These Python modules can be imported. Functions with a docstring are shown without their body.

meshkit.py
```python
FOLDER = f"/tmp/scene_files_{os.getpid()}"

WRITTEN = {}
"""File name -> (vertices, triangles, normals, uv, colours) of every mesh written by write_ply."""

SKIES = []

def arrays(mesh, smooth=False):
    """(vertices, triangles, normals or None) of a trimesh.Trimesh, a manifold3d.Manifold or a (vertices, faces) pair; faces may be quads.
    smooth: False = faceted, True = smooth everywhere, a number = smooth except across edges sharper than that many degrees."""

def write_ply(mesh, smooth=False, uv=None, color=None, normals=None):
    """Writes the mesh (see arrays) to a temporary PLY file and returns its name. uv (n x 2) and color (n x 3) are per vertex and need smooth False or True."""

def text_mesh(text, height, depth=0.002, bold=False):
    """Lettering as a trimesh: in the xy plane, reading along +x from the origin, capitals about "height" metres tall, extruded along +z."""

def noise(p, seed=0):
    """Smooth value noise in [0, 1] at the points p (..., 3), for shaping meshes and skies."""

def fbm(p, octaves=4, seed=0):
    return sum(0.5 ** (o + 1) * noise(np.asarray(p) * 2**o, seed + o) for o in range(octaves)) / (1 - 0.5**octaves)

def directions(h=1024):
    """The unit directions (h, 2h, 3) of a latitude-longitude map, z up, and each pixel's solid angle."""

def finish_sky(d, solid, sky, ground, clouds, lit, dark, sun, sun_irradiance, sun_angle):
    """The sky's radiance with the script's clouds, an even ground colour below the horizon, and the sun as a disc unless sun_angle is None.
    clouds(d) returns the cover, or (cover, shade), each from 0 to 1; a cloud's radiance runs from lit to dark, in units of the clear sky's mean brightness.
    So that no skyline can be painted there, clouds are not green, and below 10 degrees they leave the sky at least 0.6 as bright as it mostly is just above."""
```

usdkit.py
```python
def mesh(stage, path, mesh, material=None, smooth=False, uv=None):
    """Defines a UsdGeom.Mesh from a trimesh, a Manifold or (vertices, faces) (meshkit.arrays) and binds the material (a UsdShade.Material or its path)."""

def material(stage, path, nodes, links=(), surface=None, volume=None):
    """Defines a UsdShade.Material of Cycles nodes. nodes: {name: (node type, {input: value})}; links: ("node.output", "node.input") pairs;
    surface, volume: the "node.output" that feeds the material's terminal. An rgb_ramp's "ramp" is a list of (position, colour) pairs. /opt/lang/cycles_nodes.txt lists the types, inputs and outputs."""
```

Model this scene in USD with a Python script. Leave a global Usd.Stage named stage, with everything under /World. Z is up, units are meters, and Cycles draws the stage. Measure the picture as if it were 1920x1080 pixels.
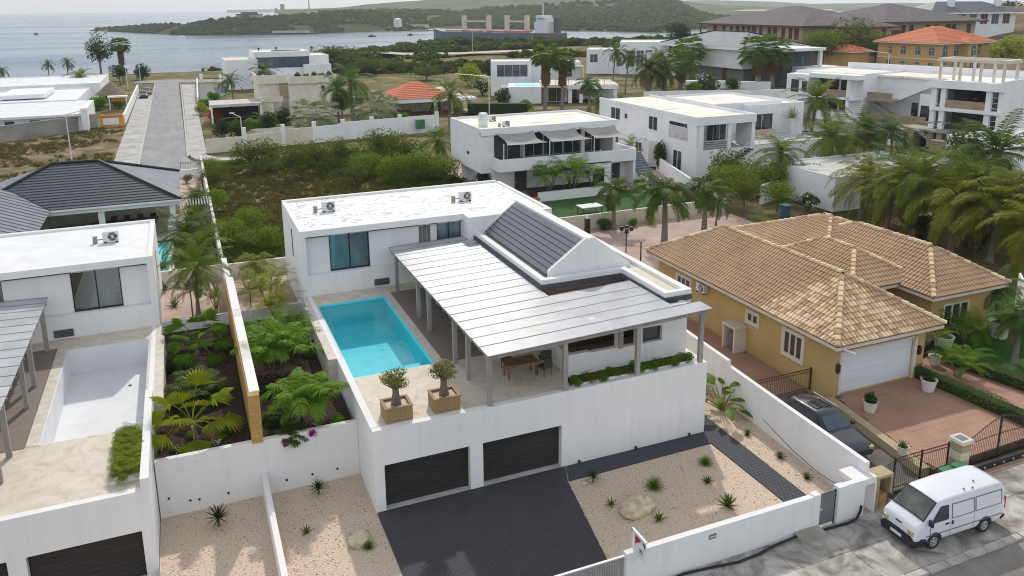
import math, random
import numpy as np, trimesh, usdkit, meshkit
from pxr import Usd, UsdGeom, UsdLux, UsdShade, Gf, Sdf, Vt
from shapely.geometry import Polygon, Point

R = random.Random(11)
rng = np.random.default_rng(11)
PI = math.pi
stage = Usd.Stage.CreateInMemory()
UsdGeom.SetStageUpAxis(stage, UsdGeom.Tokens.z)
UsdGeom.SetStageMetersPerUnit(stage, 1.0)
stage.SetDefaultPrim(UsdGeom.Xform.Define(stage, '/World').GetPrim())
UsdGeom.Scope.Define(stage, '/World/Looks')

# ---------------------------------------------------------------- camera (a drone about 20 m above the street)
cam = UsdGeom.Camera.Define(stage, '/World/camera')
CX = [(0.922992, -0.384708, -0.009242), (0.095648, 0.206085, 0.973848), (0.372743, 0.899738, -0.227012)]
CP = (-5.9328, -29.3333, 20.5)
cam.AddTransformOp().Set(Gf.Matrix4d(*CX[0], 0, *CX[1], 0, *[-v for v in CX[2]], 0, *CP, 1))
cam.CreateFocalLengthAttr(35.0)
cam.CreateHorizontalApertureAttr(35.0 * 1920 / 1500.3)
cam.CreateVerticalApertureOffsetAttr(-35.0 * (540 - 360.7) / 1500.3)
cam.CreateClippingRangeAttr(Gf.Vec2f(0.5, 60000))
cam.CreateExposureAttr(0.12)

# ---------------------------------------------------------------- sun and sky
SUN = np.array([0.41, 1.0, 1.0]); SUN = SUN / np.linalg.norm(SUN)      # towards the sun
sun = UsdLux.DistantLight.Define(stage, '/World/sun')
sun.CreateIntensityAttr(0.58); sun.CreateAngleAttr(1.2); sun.CreateColorAttr(Gf.Vec3f(1.0, 0.95, 0.86))
sun.GetPrim().CreateAttribute('inputs:normalize', Sdf.ValueTypeNames.Bool).Set(True)
_x = np.cross([0, 0, 1], SUN); _x /= np.linalg.norm(_x); _y = np.cross(SUN, _x)
sun.AddTransformOp().Set(Gf.Matrix4d(*map(float, _x), 0, *map(float, _y), 0, *map(float, SUN), 0, 0, 0, 60, 1))
dome = UsdLux.DomeLight.Define(stage, '/World/sky')
sky = usdkit.material(stage, '/World/Looks/sky', {
    's': ('sky_texture', {'sky_type': 'single_scattering', 'sun_disc': False, 'sun_elevation': math.asin(SUN[2]), 'sun_rotation': math.atan2(SUN[0], SUN[1]), 'aerosol_density': 2.2, 'air_density': 1.0}),
    'tc': ('texture_coordinate', {}), 'mp': ('mapping', {'scale': (1.0, 1.0, 3.5)}),
    'n': ('noise_texture', {'scale': 2.6, 'detail': 7.0, 'roughness': 0.58, 'distortion': 0.4}),
    'r': ('rgb_ramp', {'ramp': [(0.30, (0.30, 0.30, 0.30)), (0.62, (0.90, 0.90, 0.90))]}),
    'm': ('mix', {'color2': (5.6, 5.75, 6.0)}),
    'bg': ('background_shader', {'strength': 0.135})},
    [('tc.generated', 'mp.vector'), ('mp.vector', 'n.vector'), ('n.fac', 'r.fac'), ('r.color', 'm.fac'), ('s.color', 'm.color1'), ('m.color', 'bg.color')], surface='bg.background')
UsdShade.MaterialBindingAPI.Apply(dome.GetPrim()).Bind(sky)

# ---------------------------------------------------------------- materials
def M(name, c1, c2=None, scale=1.0, rough=0.7, bump=0.0, bscale=30.0, detail=5.0, spec=0.35, lo=0.35, hi=0.65, island=0.0, trans=0.0, metal=0.0, c3=None, dist=0.0, stretch=(1, 1, 1), obj=False, coat=0.0, orand=False):
    c2 = c2 or c1
    N = {'g': ('geometry', {}), 'mp': ('mapping', {'scale': stretch}), 'n': ('noise_texture', {'scale': scale, 'detail': detail, 'roughness': 0.6, 'distortion': dist}),
         'p': ('principled_bsdf', {'roughness': rough, 'specular_ior_level': spec, 'metallic': metal, 'coat_weight': coat})}
    L = [('mp.vector', 'n.vector')]
    if obj:
        N['tc'] = ('texture_coordinate', {}); L.append(('tc.object', 'mp.vector'))
    else:
        L.append(('g.position', 'mp.vector'))
    ramp = [(lo, c1), (hi, c2)] if c3 is None else [(lo, c1), ((lo + hi) / 2, c2), (hi, c3)]
    N['r'] = ('rgb_ramp', {'ramp': ramp})
    if island or orand:
        N['mx'] = ('mix_float', {'fac': island or 0.8}); L += [('n.fac', 'mx.a'), ('mx.result', 'r.fac')]
        if orand:
            N['oi'] = ('object_info', {}); L.append(('oi.random', 'mx.b'))
        else:
            L.append(('g.random_per_island', 'mx.b'))
    else:
        L.append(('n.fac', 'r.fac'))
    L.append(('r.color', 'p.base_color'))
    if bump:
        N['nb'] = ('noise_texture', {'scale': bscale, 'detail': 4.0}); N['b'] = ('bump', {'strength': min(1.0, bump), 'distance': 0.03})
        L += [('mp.vector', 'nb.vector'), ('nb.fac', 'b.height'), ('b.normal', 'p.normal')]
    out = 'p.BSDF'
    if trans:
        N['t'] = ('translucent_bsdf', {}); N['ms'] = ('mix_closure', {'fac': trans})
        L += [('r.color', 't.color'), ('p.BSDF', 'ms.closure1'), ('t.BSDF', 'ms.closure2')]; out = 'ms.closure'
    return usdkit.material(stage, '/World/Looks/' + name, N, L, surface=out)

def glass(name, tint=(0.75, 0.82, 0.84), base=0.06, rough=0.02):
    return usdkit.material(stage, '/World/Looks/' + name, {'f': ('fresnel', {'IOR': 1.5}), 'a': ('math', {'math_type': 'add', 'value2': base, 'use_clamp': True}), 't': ('transparent_bsdf', {'color': tint}),
        'g': ('glossy_bsdf', {'roughness': rough, 'color': (0.9, 0.93, 0.95)}), 'm': ('mix_closure', {})}, [('f.fac', 'a.value1'), ('a.value', 'm.fac'), ('t.BSDF', 'm.closure1'), ('g.BSDF', 'm.closure2')], surface='m.closure')

WHITE = M('white_render', (0.66, 0.655, 0.64), (0.74, 0.735, 0.725), scale=0.9, bump=0.25, bscale=9, rough=0.85, spec=0.2, stretch=(2.2, 2.2, .22), lo=.22, hi=.52, c3=(0.775, 0.77, 0.755), detail=9)
WHITE2 = M('white_paint', (0.72, 0.73, 0.74), (0.82, 0.82, 0.82), scale=0.35, rough=0.8, spec=0.2, bump=0.15, bscale=5)
WEATHERED = M('weathered_white', (0.44, 0.41, 0.35), (0.66, 0.64, 0.58), scale=1.1, rough=0.9, spec=0.15, bump=0.3, bscale=12, c3=(0.76, 0.75, 0.71))
CREAMWALL = M('cream_wall', (0.60, 0.55, 0.44), (0.70, 0.66, 0.56), scale=0.6, rough=0.85, spec=0.2)
ROOFWHITE = M('white_roof_coating', (0.76, 0.76, 0.75), (0.80, 0.80, 0.79), scale=0.8, rough=0.6, lo=0.42, hi=0.60, c3=(0.42, 0.42, 0.42), dist=2.6, detail=3, stretch=(0.9, 1.9, 1))
ROOFWORN = M('worn_roof_coating', (0.78, 0.75, 0.68), (0.72, 0.66, 0.55), scale=0.5, rough=0.7, lo=0.42, hi=0.72, c3=(0.34, 0.30, 0.24), detail=7, stretch=(0.35, 1.6, 1))
ROOFCLEAN = M('grey_white_roof', (0.66, 0.67, 0.67), (0.76, 0.77, 0.77), scale=0.7, rough=0.6, detail=7)
TERRACE = M('cream_stone', (0.50, 0.42, 0.33), (0.60, 0.53, 0.43), scale=1.3, rough=0.75, bump=0.3, bscale=14, lo=0.30, hi=0.60, c3=(0.66, 0.60, 0.50), dist=1.2, detail=8)
COPING = M('stone_coping', (0.52, 0.47, 0.41), (0.64, 0.60, 0.53), scale=2.5, rough=0.7, detail=7)
DECK = M('weathered_deck', (0.19, 0.16, 0.135), (0.33, 0.285, 0.25), scale=2.0, rough=0.75, stretch=(0.25, 4, 4), island=0.55, lo=0.1, hi=0.9)
GREYWOOD = M('grey_timber', (0.26, 0.245, 0.225), (0.37, 0.35, 0.32), scale=3.0, rough=0.75, stretch=(1, 1, 0.15), detail=6)
PANEL = usdkit.material(stage, '/World/Looks/polycarbonate', {
    'g': ('geometry', {}), 'w': ('wave_texture', {'wave_type': 'bands', 'bands_direction': 'y', 'profile': 'sine', 'scale': 3.2, 'distortion': 0.3}), 'b': ('bump', {'strength': 0.55, 'distance': 0.02}),
    'n': ('noise_texture', {'scale': 0.45, 'detail': 7.0, 'distortion': 0.8}), 'r': ('rgb_ramp', {'ramp': [(0.38, (0.50, 0.51, 0.53)), (0.55, (0.62, 0.64, 0.68)), (0.72, (0.56, 0.55, 0.53))]}),
    'p': ('principled_bsdf', {'roughness': 0.27, 'specular_ior_level': 0.5}), 't': ('translucent_bsdf', {'color': (0.75, 0.72, 0.66)}), 'm': ('mix_closure', {'fac': 0.22})},
    [('g.position', 'w.vector'), ('w.fac', 'b.height'), ('b.normal', 'p.normal'), ('g.position', 'n.vector'), ('n.fac', 'r.fac'), ('r.color', 'p.base_color'), ('p.BSDF', 'm.closure1'), ('t.BSDF', 'm.closure2')], surface='m.closure')
SEAL = M('dark_seal', (0.05, 0.05, 0.055), (0.09, 0.09, 0.10), rough=0.6)
SLATE = M('slate_roof', (0.12, 0.135, 0.16), (0.165, 0.18, 0.21), scale=1.5, rough=0.42, island=0.4, lo=0.2, hi=0.8, spec=0.5)
GREYTILE = M('dark_grey_roof', (0.05, 0.055, 0.07), (0.085, 0.09, 0.105), scale=1.2, rough=0.5, spec=0.5, island=0.3)
GREYSHEET = M('pale_grey_roof', (0.19, 0.205, 0.235), (0.25, 0.265, 0.29), scale=0.8, rough=0.75, spec=0.2)
DOORDARK = M('dark_wood_door', (0.020, 0.018, 0.016), (0.042, 0.037, 0.032), scale=3.0, rough=0.55, stretch=(0.3, 1, 6), detail=7)
FOOTWAY = M('footway_concrete', (0.27, 0.265, 0.25), (0.38, 0.37, 0.35), scale=0.4, rough=0.9, detail=9, lo=.3, hi=.6, c3=(0.47, 0.46, 0.44))
CONCRETE = M('pale_concrete', (0.42, 0.41, 0.39), (0.58, 0.57, 0.55), scale=1.2, rough=0.85, detail=8)
BLACKFRAME = M('black_frame', (0.012, 0.012, 0.014), rough=0.4)
DARKGREY = M('dark_grey_paint', (0.045, 0.048, 0.055), (0.07, 0.074, 0.08), scale=1.5, rough=0.55)
MIDGREY = M('grey_paint', (0.15, 0.155, 0.165), (0.20, 0.205, 0.21), scale=1.5, rough=0.5)
GATEGREY = M('warm_grey_metal', (0.24, 0.235, 0.22), (0.31, 0.30, 0.28), scale=2, rough=0.5)
PANE = glass('window_glass')
DPANE = M('dark_glass', (0.012, 0.016, 0.02), (0.03, 0.036, 0.042), scale=0.6, rough=0.06, spec=0.7)
BPANE = M('blue_glass', (0.02, 0.045, 0.065), (0.05, 0.085, 0.11), scale=0.6, rough=0.08, spec=0.7)
CURTAIN = M('curtain', (0.62, 0.69, 0.70), (0.76, 0.80, 0.80), scale=2.0, rough=0.9, stretch=(3, 1, 0.2))
INTERIOR = M('interior', (0.42, 0.40, 0.33), (0.50, 0.47, 0.40), scale=0.5, rough=0.9)
BROWNROOM = M('kitchen_interior', (0.10, 0.06, 0.045), (0.16, 0.10, 0.07), scale=2, rough=0.7)
BASIN = M('pool_lining', (0.11, 0.68, 0.75), (0.17, 0.75, 0.81), scale=1.2, rough=0.5)
BASINEMPTY = M('bare_pool_lining', (0.66, 0.67, 0.69), (0.74, 0.745, 0.75), scale=0.7, rough=0.7, detail=7)
WATER = usdkit.material(stage, '/World/Looks/pool_water', {
    'g': ('geometry', {}), 'n': ('noise_texture', {'scale': 2.6, 'detail': 3.0, 'distortion': 0.6}), 'b': ('bump', {'strength': 0.25, 'distance': 0.05}), 'f': ('fresnel', {'IOR': 1.33}),
    't': ('transparent_bsdf', {'color': (0.72, 0.97, 0.99)}), 'gl': ('glossy_bsdf', {'roughness': 0.03}), 'm': ('mix_closure', {})},
    [('g.position', 'n.vector'), ('n.fac', 'b.height'), ('b.normal', 'gl.normal'), ('f.fac', 'm.fac'), ('t.BSDF', 'm.closure1'), ('gl.BSDF', 'm.closure2')], surface='m.closure')
OCHRE = M('ochre_render', (0.47, 0.325, 0.130), (0.54, 0.385, 0.165), scale=0.5, rough=0.85, spec=0.2, bump=0.2, bscale=8)
OCHREDARK = M('olive_cream', (0.36, 0.30, 0.17), (0.44, 0.375, 0.22), scale=0.7, rough=0.85)
TRIM = M('cream_trim', (0.58, 0.52, 0.40), (0.68, 0.62, 0.50), scale=1, rough=0.8)
TILE = M('straw_roof_tile', (0.40, 0.26, 0.155), (0.66, 0.48, 0.29), scale=0.5, rough=0.85, island=0.62, lo=0.12, hi=0.85, c3=(0.76, 0.60, 0.39), bump=0.3, bscale=20)
TILEONE = M('straw_tile_single', (0.40, 0.26, 0.155), (0.66, 0.48, 0.29), scale=0.5, rough=0.85, orand=True, lo=0.08, hi=0.92, c3=(0.76, 0.60, 0.39), bump=0.3, bscale=20)
TILEBASE = M('tile_bed', (0.10, 0.06, 0.04), (0.17, 0.105, 0.07), scale=3, rough=0.95)
ORANGETILE = M('orange_roof_tile', (0.50, 0.13, 0.045), (0.62, 0.20, 0.075), scale=1.2, rough=0.75, island=0.4, lo=0.2, hi=0.8)
GARAGEWHITE = M('white_door', (0.66, 0.69, 0.73), (0.74, 0.76, 0.79), scale=2.5, rough=0.5, stretch=(0.2, 1, 5))
GRAVEL = M('gravel', (0.42, 0.31, 0.225), (0.59, 0.455, 0.345), scale=17.0, rough=0.95, spec=0.1, bump=0.7, bscale=45, lo=0.30, hi=0.62, c3=(0.74, 0.62, 0.50), detail=9)
PEBBLE = M('pebble', (0.33, 0.24, 0.17), (0.56, 0.43, 0.33), scale=3, rough=0.95, orand=True, lo=0.1, hi=0.9, c3=(0.80, 0.72, 0.62))
PAVER = M('black_paver', (0.062, 0.062, 0.068), (0.080, 0.080, 0.087), scale=0.5, rough=0.85, island=0.35, lo=0.2, hi=0.85, spec=0.25, c3=(0.115, 0.113, 0.116), detail=9)
PAVERONE = M('black_paver_single', (0.062, 0.062, 0.068), (0.079, 0.079, 0.086), scale=0.5, rough=0.85, orand=True, lo=0.1, hi=0.9, spec=0.25, c3=(0.105, 0.104, 0.108), detail=9)
PATH = M('grey_paver', (0.055, 0.06, 0.07), (0.10, 0.105, 0.115), scale=2.0, rough=0.8, island=0.6, lo=0.1, hi=0.9)
SOIL = M('dark_mulch', (0.02, 0.013, 0.011), (0.06, 0.038, 0.032), scale=9, rough=0.95, spec=0.1, bump=0.9, bscale=16, c3=(0.125, 0.09, 0.078), lo=0.3, hi=0.75, detail=8)
SIDEWALK = M('stained_concrete', (0.20, 0.18, 0.155), (0.36, 0.335, 0.295), scale=0.6, rough=0.9, lo=0.36, hi=0.62, c3=(0.52, 0.50, 0.46), detail=12, dist=1.4, bump=0.2, bscale=20)
ASPHALT = M('old_asphalt', (0.18, 0.165, 0.145), (0.29, 0.27, 0.24), scale=0.6, rough=0.9, detail=10, bump=0.2, bscale=30)
ASPHALT2 = M('pale_asphalt', (0.23, 0.235, 0.24), (0.31, 0.31, 0.31), scale=0.25, rough=0.9, detail=9, stretch=(2.5, 0.6, 1))
DARKLANE = M('dark_lane', (0.10, 0.09, 0.08), (0.16, 0.145, 0.13), scale=0.8, rough=0.9, detail=8)
KERB = M('kerb_stone', (0.38, 0.36, 0.32), (0.54, 0.52, 0.47), scale=1.6, rough=0.9, detail=8)
REDTILE = M('terracotta_paving', (0.33, 0.185, 0.125), (0.45, 0.27, 0.19), scale=0.6, rough=0.75, island=0.45, lo=0.2, hi=0.8, c3=(0.52, 0.36, 0.275), detail=6)
PINKSAND = M('pinkish_sand', (0.40, 0.28, 0.235), (0.53, 0.41, 0.35), scale=0.35, rough=0.95, detail=10, bump=0.3, bscale=6)
LAWN = M('lawn', (0.035, 0.10, 0.02), (0.065, 0.15, 0.03), scale=3, rough=0.95, spec=0.1, bump=0.6, bscale=25)
TURF = M('artificial_turf', (0.04, 0.095, 0.03), (0.06, 0.125, 0.04), scale=0.8, rough=0.95, spec=0.1)
SCRUB = M('dry_scrub_ground', (0.085, 0.10, 0.030), (0.175, 0.15, 0.070), scale=0.16, rough=1.0, spec=0.05, lo=0.36, hi=0.66, c3=(0.29, 0.225, 0.125), detail=12, bump=0.8, bscale=1.5)
DIRT = M('bare_dirt', (0.11, 0.085, 0.045), (0.20, 0.15, 0.09), scale=0.35, rough=1.0, spec=0.05, lo=0.33, hi=0.68, c3=(0.30, 0.25, 0.18), detail=12, bump=0.6, bscale=3)
HILL = M('wooded_hill', (0.055, 0.085, 0.032), (0.10, 0.13, 0.05), scale=0.012, rough=1.0, spec=0.0, lo=0.32, hi=0.70, c3=(0.19, 0.165, 0.085), detail=14, dist=0.6)
HEAD = M('headland_ground', (0.045, 0.055, 0.02), (0.085, 0.085, 0.035), scale=0.03, rough=1.0, spec=0.0, c3=(0.16, 0.115, 0.06), detail=14)
SAND = M('pale_sand', (0.45, 0.38, 0.28), (0.55, 0.48, 0.38), scale=0.1, rough=1.0)
SEA = usdkit.material(stage, '/World/Looks/sea', {
    'g': ('geometry', {}), 'mp': ('mapping', {'scale': (0.6, 1.6, 1.0)}), 'n': ('noise_texture', {'scale': 0.16, 'detail': 9.0, 'roughness': 0.62}), 'b': ('bump', {'strength': 1.0, 'distance': 0.75}),
    'n2': ('noise_texture', {'scale': 0.006, 'detail': 5.0}), 'mp2': ('mapping', {'scale': (0.5, 2.2, 1.0)}), 'r': ('rgb_ramp', {'ramp': [(0.38, (0.016, 0.065, 0.115)), (0.62, (0.035, 0.105, 0.155))]}),
    'r2': ('rgb_ramp', {'ramp': [(0.35, (0.10, 0.10, 0.10)), (0.65, (0.30, 0.30, 0.30))]}), 'p': ('principled_bsdf', {'ior': 1.33, 'specular_ior_level': 0.5})},
    [('g.position', 'mp.vector'), ('mp.vector', 'n.vector'), ('n.fac', 'b.height'), ('b.normal', 'p.normal'), ('g.position', 'mp2.vector'), ('mp2.vector', 'n2.vector'), ('n2.fac', 'r.fac'), ('r.color', 'p.base_color'), ('n2.fac', 'r2.fac'), ('r2.color', 'p.roughness')], surface='p.BSDF')
YELLOWWOOD = M('ochre_timber', (0.36, 0.215, 0.06), (0.50, 0.32, 0.11), scale=2.0, rough=0.75, stretch=(1, 0.2, 3), detail=6)
PLANTERWOOD = M('planter_timber', (0.30, 0.20, 0.09), (0.44, 0.31, 0.16), scale=3.0, rough=0.7, stretch=(1, 1, 0.2), island=0.4)
BARK = M('grey_bark', (0.10, 0.08, 0.06), (0.22, 0.185, 0.145), scale=4, rough=0.9, stretch=(1, 1, 2.2), obj=True, bump=0.6, bscale=12)
PALMBARK = M('palm_bark', (0.15, 0.125, 0.10), (0.28, 0.25, 0.21), scale=3, rough=0.9, stretch=(0.4, 0.4, 5), obj=True, bump=0.5, bscale=10)
DEADLEAF = M('dead_fronds', (0.16, 0.095, 0.045), (0.30, 0.21, 0.11), scale=2, rough=0.9, island=0.5, obj=True)
def LEAF(name, a, b, c, tr=0.42, rough=0.55, spec=0.12):
    a, b, c = ((np.array(q) * k).tolist() for q, k in ((np.multiply(a, (1.18, 1.08, .62)), 2.3), (np.multiply(b, (1.2, 1.08, .62)), 2.4), (np.multiply(c, (1.1, 1.03, .65)), 1.95)))
    return M(name, a, b, scale=0.9, rough=rough, island=0.6, lo=0.15, hi=0.85, c3=c, trans=tr, spec=spec, detail=3)
PALMGREEN = LEAF('coconut_leaf', (0.040, 0.062, 0.012), (0.085, 0.120, 0.020), (0.190, 0.195, 0.045))
PALMDARK = LEAF('dark_palm_leaf', (0.026, 0.048, 0.013), (0.055, 0.090, 0.022), (0.125, 0.150, 0.045))
FANGREEN = LEAF('fan_palm_leaf', (0.04, 0.075, 0.016), (0.075, 0.125, 0.026), (0.14, 0.175, 0.05))
BRIGHTLEAF = LEAF('bright_leaf', (0.045, 0.095, 0.012), (0.085, 0.16, 0.020), (0.17, 0.225, 0.03))
YELLOWLEAF = LEAF('yellow_green_leaf', (0.10, 0.13, 0.015), (0.20, 0.22, 0.025), (0.36, 0.31, 0.05))
SHRUBLEAF = LEAF('shrub_leaf', (0.022, 0.042, 0.010), (0.050, 0.075, 0.016), (0.10, 0.115, 0.030))
OLIVELEAF = LEAF('olive_leaf', (0.075, 0.085, 0.05), (0.15, 0.16, 0.10), (0.30, 0.31, 0.22), tr=0.15)
DARKLEAF = LEAF('dark_leaf', (0.012, 0.028, 0.010), (0.026, 0.050, 0.016), (0.055, 0.080, 0.028))
SILVERLEAF = LEAF('silver_palm_leaf', (0.10, 0.125, 0.115), (0.18, 0.205, 0.19), (0.28, 0.30, 0.28), tr=0.12)
HEDGELEAF = LEAF('grey_hedge_leaf', (0.045, 0.06, 0.035), (0.085, 0.10, 0.065), (0.15, 0.165, 0.12), tr=0.15)
AGAVELEAF = LEAF('agave_leaf', (0.03, 0.055, 0.012), (0.065, 0.095, 0.022), (0.17, 0.19, 0.05), tr=0.1)
REDLEAF = LEAF('red_leaf', (0.16, 0.02, 0.01), (0.30, 0.05, 0.02), (0.38, 0.13, 0.04))
WHITEFLOWER = M('white_blossom', (0.75, 0.74, 0.68), rough=0.8)
MAGENTA = M('magenta_blossom', (0.30, 0.01, 0.22), (0.42, 0.02, 0.30), rough=0.7)
DRYGRASS = LEAF('dry_grass', (0.050, 0.046, 0.024), (0.085, 0.075, 0.042), (0.14, 0.125, 0.085), tr=0.15, rough=0.9, spec=0.1)
WEED = LEAF('green_weed', (0.045, 0.065, 0.010), (0.085, 0.105, 0.018), (0.16, 0.16, 0.035), tr=0.2, rough=0.8, spec=0.1)
ROCK = M('limestone', (0.36, 0.29, 0.17), (0.55, 0.47, 0.31), scale=2.2, rough=0.9, detail=8, bump=0.8, bscale=7, c3=(0.66, 0.60, 0.46))
METALWHITE = M('white_metal', (0.62, 0.62, 0.61), (0.70, 0.70, 0.69), rough=0.4)
LATTICE = M('fan_grille', (0.05, 0.05, 0.05), (0.10, 0.10, 0.10), rough=0.5)
IRON = M('black_iron', (0.014, 0.012, 0.012), (0.03, 0.026, 0.024), rough=0.5)
CARWHITE = M('van_paint', (0.66, 0.68, 0.71), (0.72, 0.735, 0.755), scale=0.9, rough=0.28, coat=0.5, detail=7)
CARDARK = M('charcoal_paint', (0.020, 0.021, 0.027), (0.030, 0.031, 0.038), scale=1, rough=0.3, coat=0.8, metal=0.3)
RUBBER = M('rubber', (0.015, 0.015, 0.016), (0.03, 0.03, 0.03), rough=0.8)
BLACKPLASTIC = M('black_plastic', (0.012, 0.014, 0.018), (0.022, 0.024, 0.03), rough=0.5)
HUB = M('wheel_rim', (0.34, 0.34, 0.34), (0.46, 0.46, 0.46), rough=0.35, metal=0.5)
LENS = M('yellowed_lens', (0.42, 0.36, 0.14), (0.55, 0.50, 0.28), scale=4, rough=0.25)
CARGLASS = glass('car_glass', tint=(0.30, 0.36, 0.34), base=0.07)
SEATS = M('vehicle_interior', (0.10, 0.085, 0.06), (0.22, 0.17, 0.12), scale=2, rough=0.9)
GREENBIN = M('green_plastic', (0.015, 0.13, 0.045), (0.05, 0.22, 0.10), scale=2, rough=0.5)
POT = M('white_pot', (0.60, 0.575, 0.51), (0.70, 0.68, 0.62), scale=3, rough=0.7)
TERRAPOT = M('terracotta_pot', (0.36, 0.14, 0.07), (0.45, 0.20, 0.11), scale=3, rough=0.8)
BRICK = M('rough_brick', (0.27, 0.19, 0.13), (0.40, 0.29, 0.21), scale=0.9, rough=0.95, stretch=(1, 1, 3), detail=8)
RAWCONC = M('raw_concrete', (0.26, 0.235, 0.195), (0.40, 0.37, 0.32), scale=0.6, rough=0.95, detail=9)
GREYBLOCK = M('grey_block_wall', (0.22, 0.21, 0.185), (0.36, 0.34, 0.30), scale=0.35, rough=0.95, detail=9, stretch=(0.6, 0.6, 1.6))
HOTELWALL = M('taupe_render', (0.40, 0.33, 0.225), (0.47, 0.395, 0.28), scale=0.2, rough=0.9)
HOTELROOF = M('shingle_roof', (0.085, 0.075, 0.08), (0.155, 0.135, 0.14), scale=0.6, rough=0.9, stretch=(1, 1, 5), detail=9)
BROWNWOOD = M('brown_shutter', (0.075, 0.032, 0.016), (0.12, 0.06, 0.03), scale=1, rough=0.7)
MANSION = M('apricot_render', (0.52, 0.31, 0.115), (0.60, 0.375, 0.155), scale=0.3, rough=0.85)
VANSCREEN = M('van_screen', (0.055, 0.062, 0.058), (0.14, 0.14, 0.125), scale=1.6, rough=0.12, spec=0.5, obj=True)
SAIL = M('shade_cloth', (0.42, 0.40, 0.37), (0.52, 0.50, 0.46), scale=0.7, rough=0.9, trans=0.25, stretch=(0.4, 2, 1))
BLUESTEP = M('blue_grey_step', (0.13, 0.16, 0.19), (0.20, 0.23, 0.26), scale=1, rough=0.7)
THATCH = M('thatch', (0.16, 0.125, 0.085), (0.27, 0.225, 0.165), scale=3, rough=1.0, stretch=(1, 1, 0.3))
ORANGEPAINT = M('orange_paint', (0.60, 0.26, 0.03), (0.70, 0.34, 0.06), rough=0.8)
SHIPBLUE = M('ship_hull', (0.045, 0.085, 0.105), (0.07, 0.12, 0.14), scale=0.05, rough=0.6)
SHIPRED = M('ship_red', (0.42, 0.09, 0.085), (0.52, 0.16, 0.15), scale=0.1, rough=0.6)
SHIPYELLOW = M('crane_yellow', (0.55, 0.48, 0.34), (0.62, 0.55, 0.42), rough=0.6)
RUG = M('cushion', (0.48, 0.40, 0.27), (0.56, 0.48, 0.35), rough=0.9)
TEAL = M('teal_fabric', (0.03, 0.10, 0.14), (0.05, 0.15, 0.19), rough=0.9)
WICKER = M('wicker', (0.05, 0.042, 0.036), (0.10, 0.085, 0.07), scale=8, rough=0.8)
TABLEWOOD = M('brown_wood', (0.16, 0.085, 0.045), (0.24, 0.14, 0.075), scale=2, rough=0.6)
SIGNRED = M('sign_red', (0.42, 0.015, 0.03), rough=0.5)
SIGNBLUE = M('sign_blue', (0.12, 0.15, 0.22), (0.17, 0.20, 0.28), rough=0.4)

# ---------------------------------------------------------------- helpers
count, where, kids = {}, {}, {}
ID = lambda v: v

def path_for(parent, name):
    n = count.get((parent, name), 0); count[parent, name] = n + 1
    return f'{parent}/{name}' + (f'_{n:03d}' if n else '')

def tag(prim, label=None, cat=None, group=None, kind=None):
    for k, v in (('label', label), ('category', cat), ('group', group), ('kind', kind)):
        if v:
            prim.SetCustomDataByKey(k, v)

def place(x, loc, rz=0.0, sc=None):
    x.AddTranslateOp().Set(Gf.Vec3d(*map(float, loc)))
    if rz:
        x.AddRotateZOp().Set(float(rz))
    if sc is not None:
        x.AddScaleOp().Set(Gf.Vec3f(*((sc,) * 3 if np.ndim(sc) == 0 else sc)))

def thing(name, label, cat, loc=(0, 0, 0), rz=0.0, group=None, kind=None):
    p = path_for('/World', name)
    x = UsdGeom.Xform.Define(stage, p)
    place(x, loc, rz)
    tag(x.GetPrim(), label, cat, group, kind)
    where[p] = (np.array(loc, float), math.radians(rz))
    return p

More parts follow.
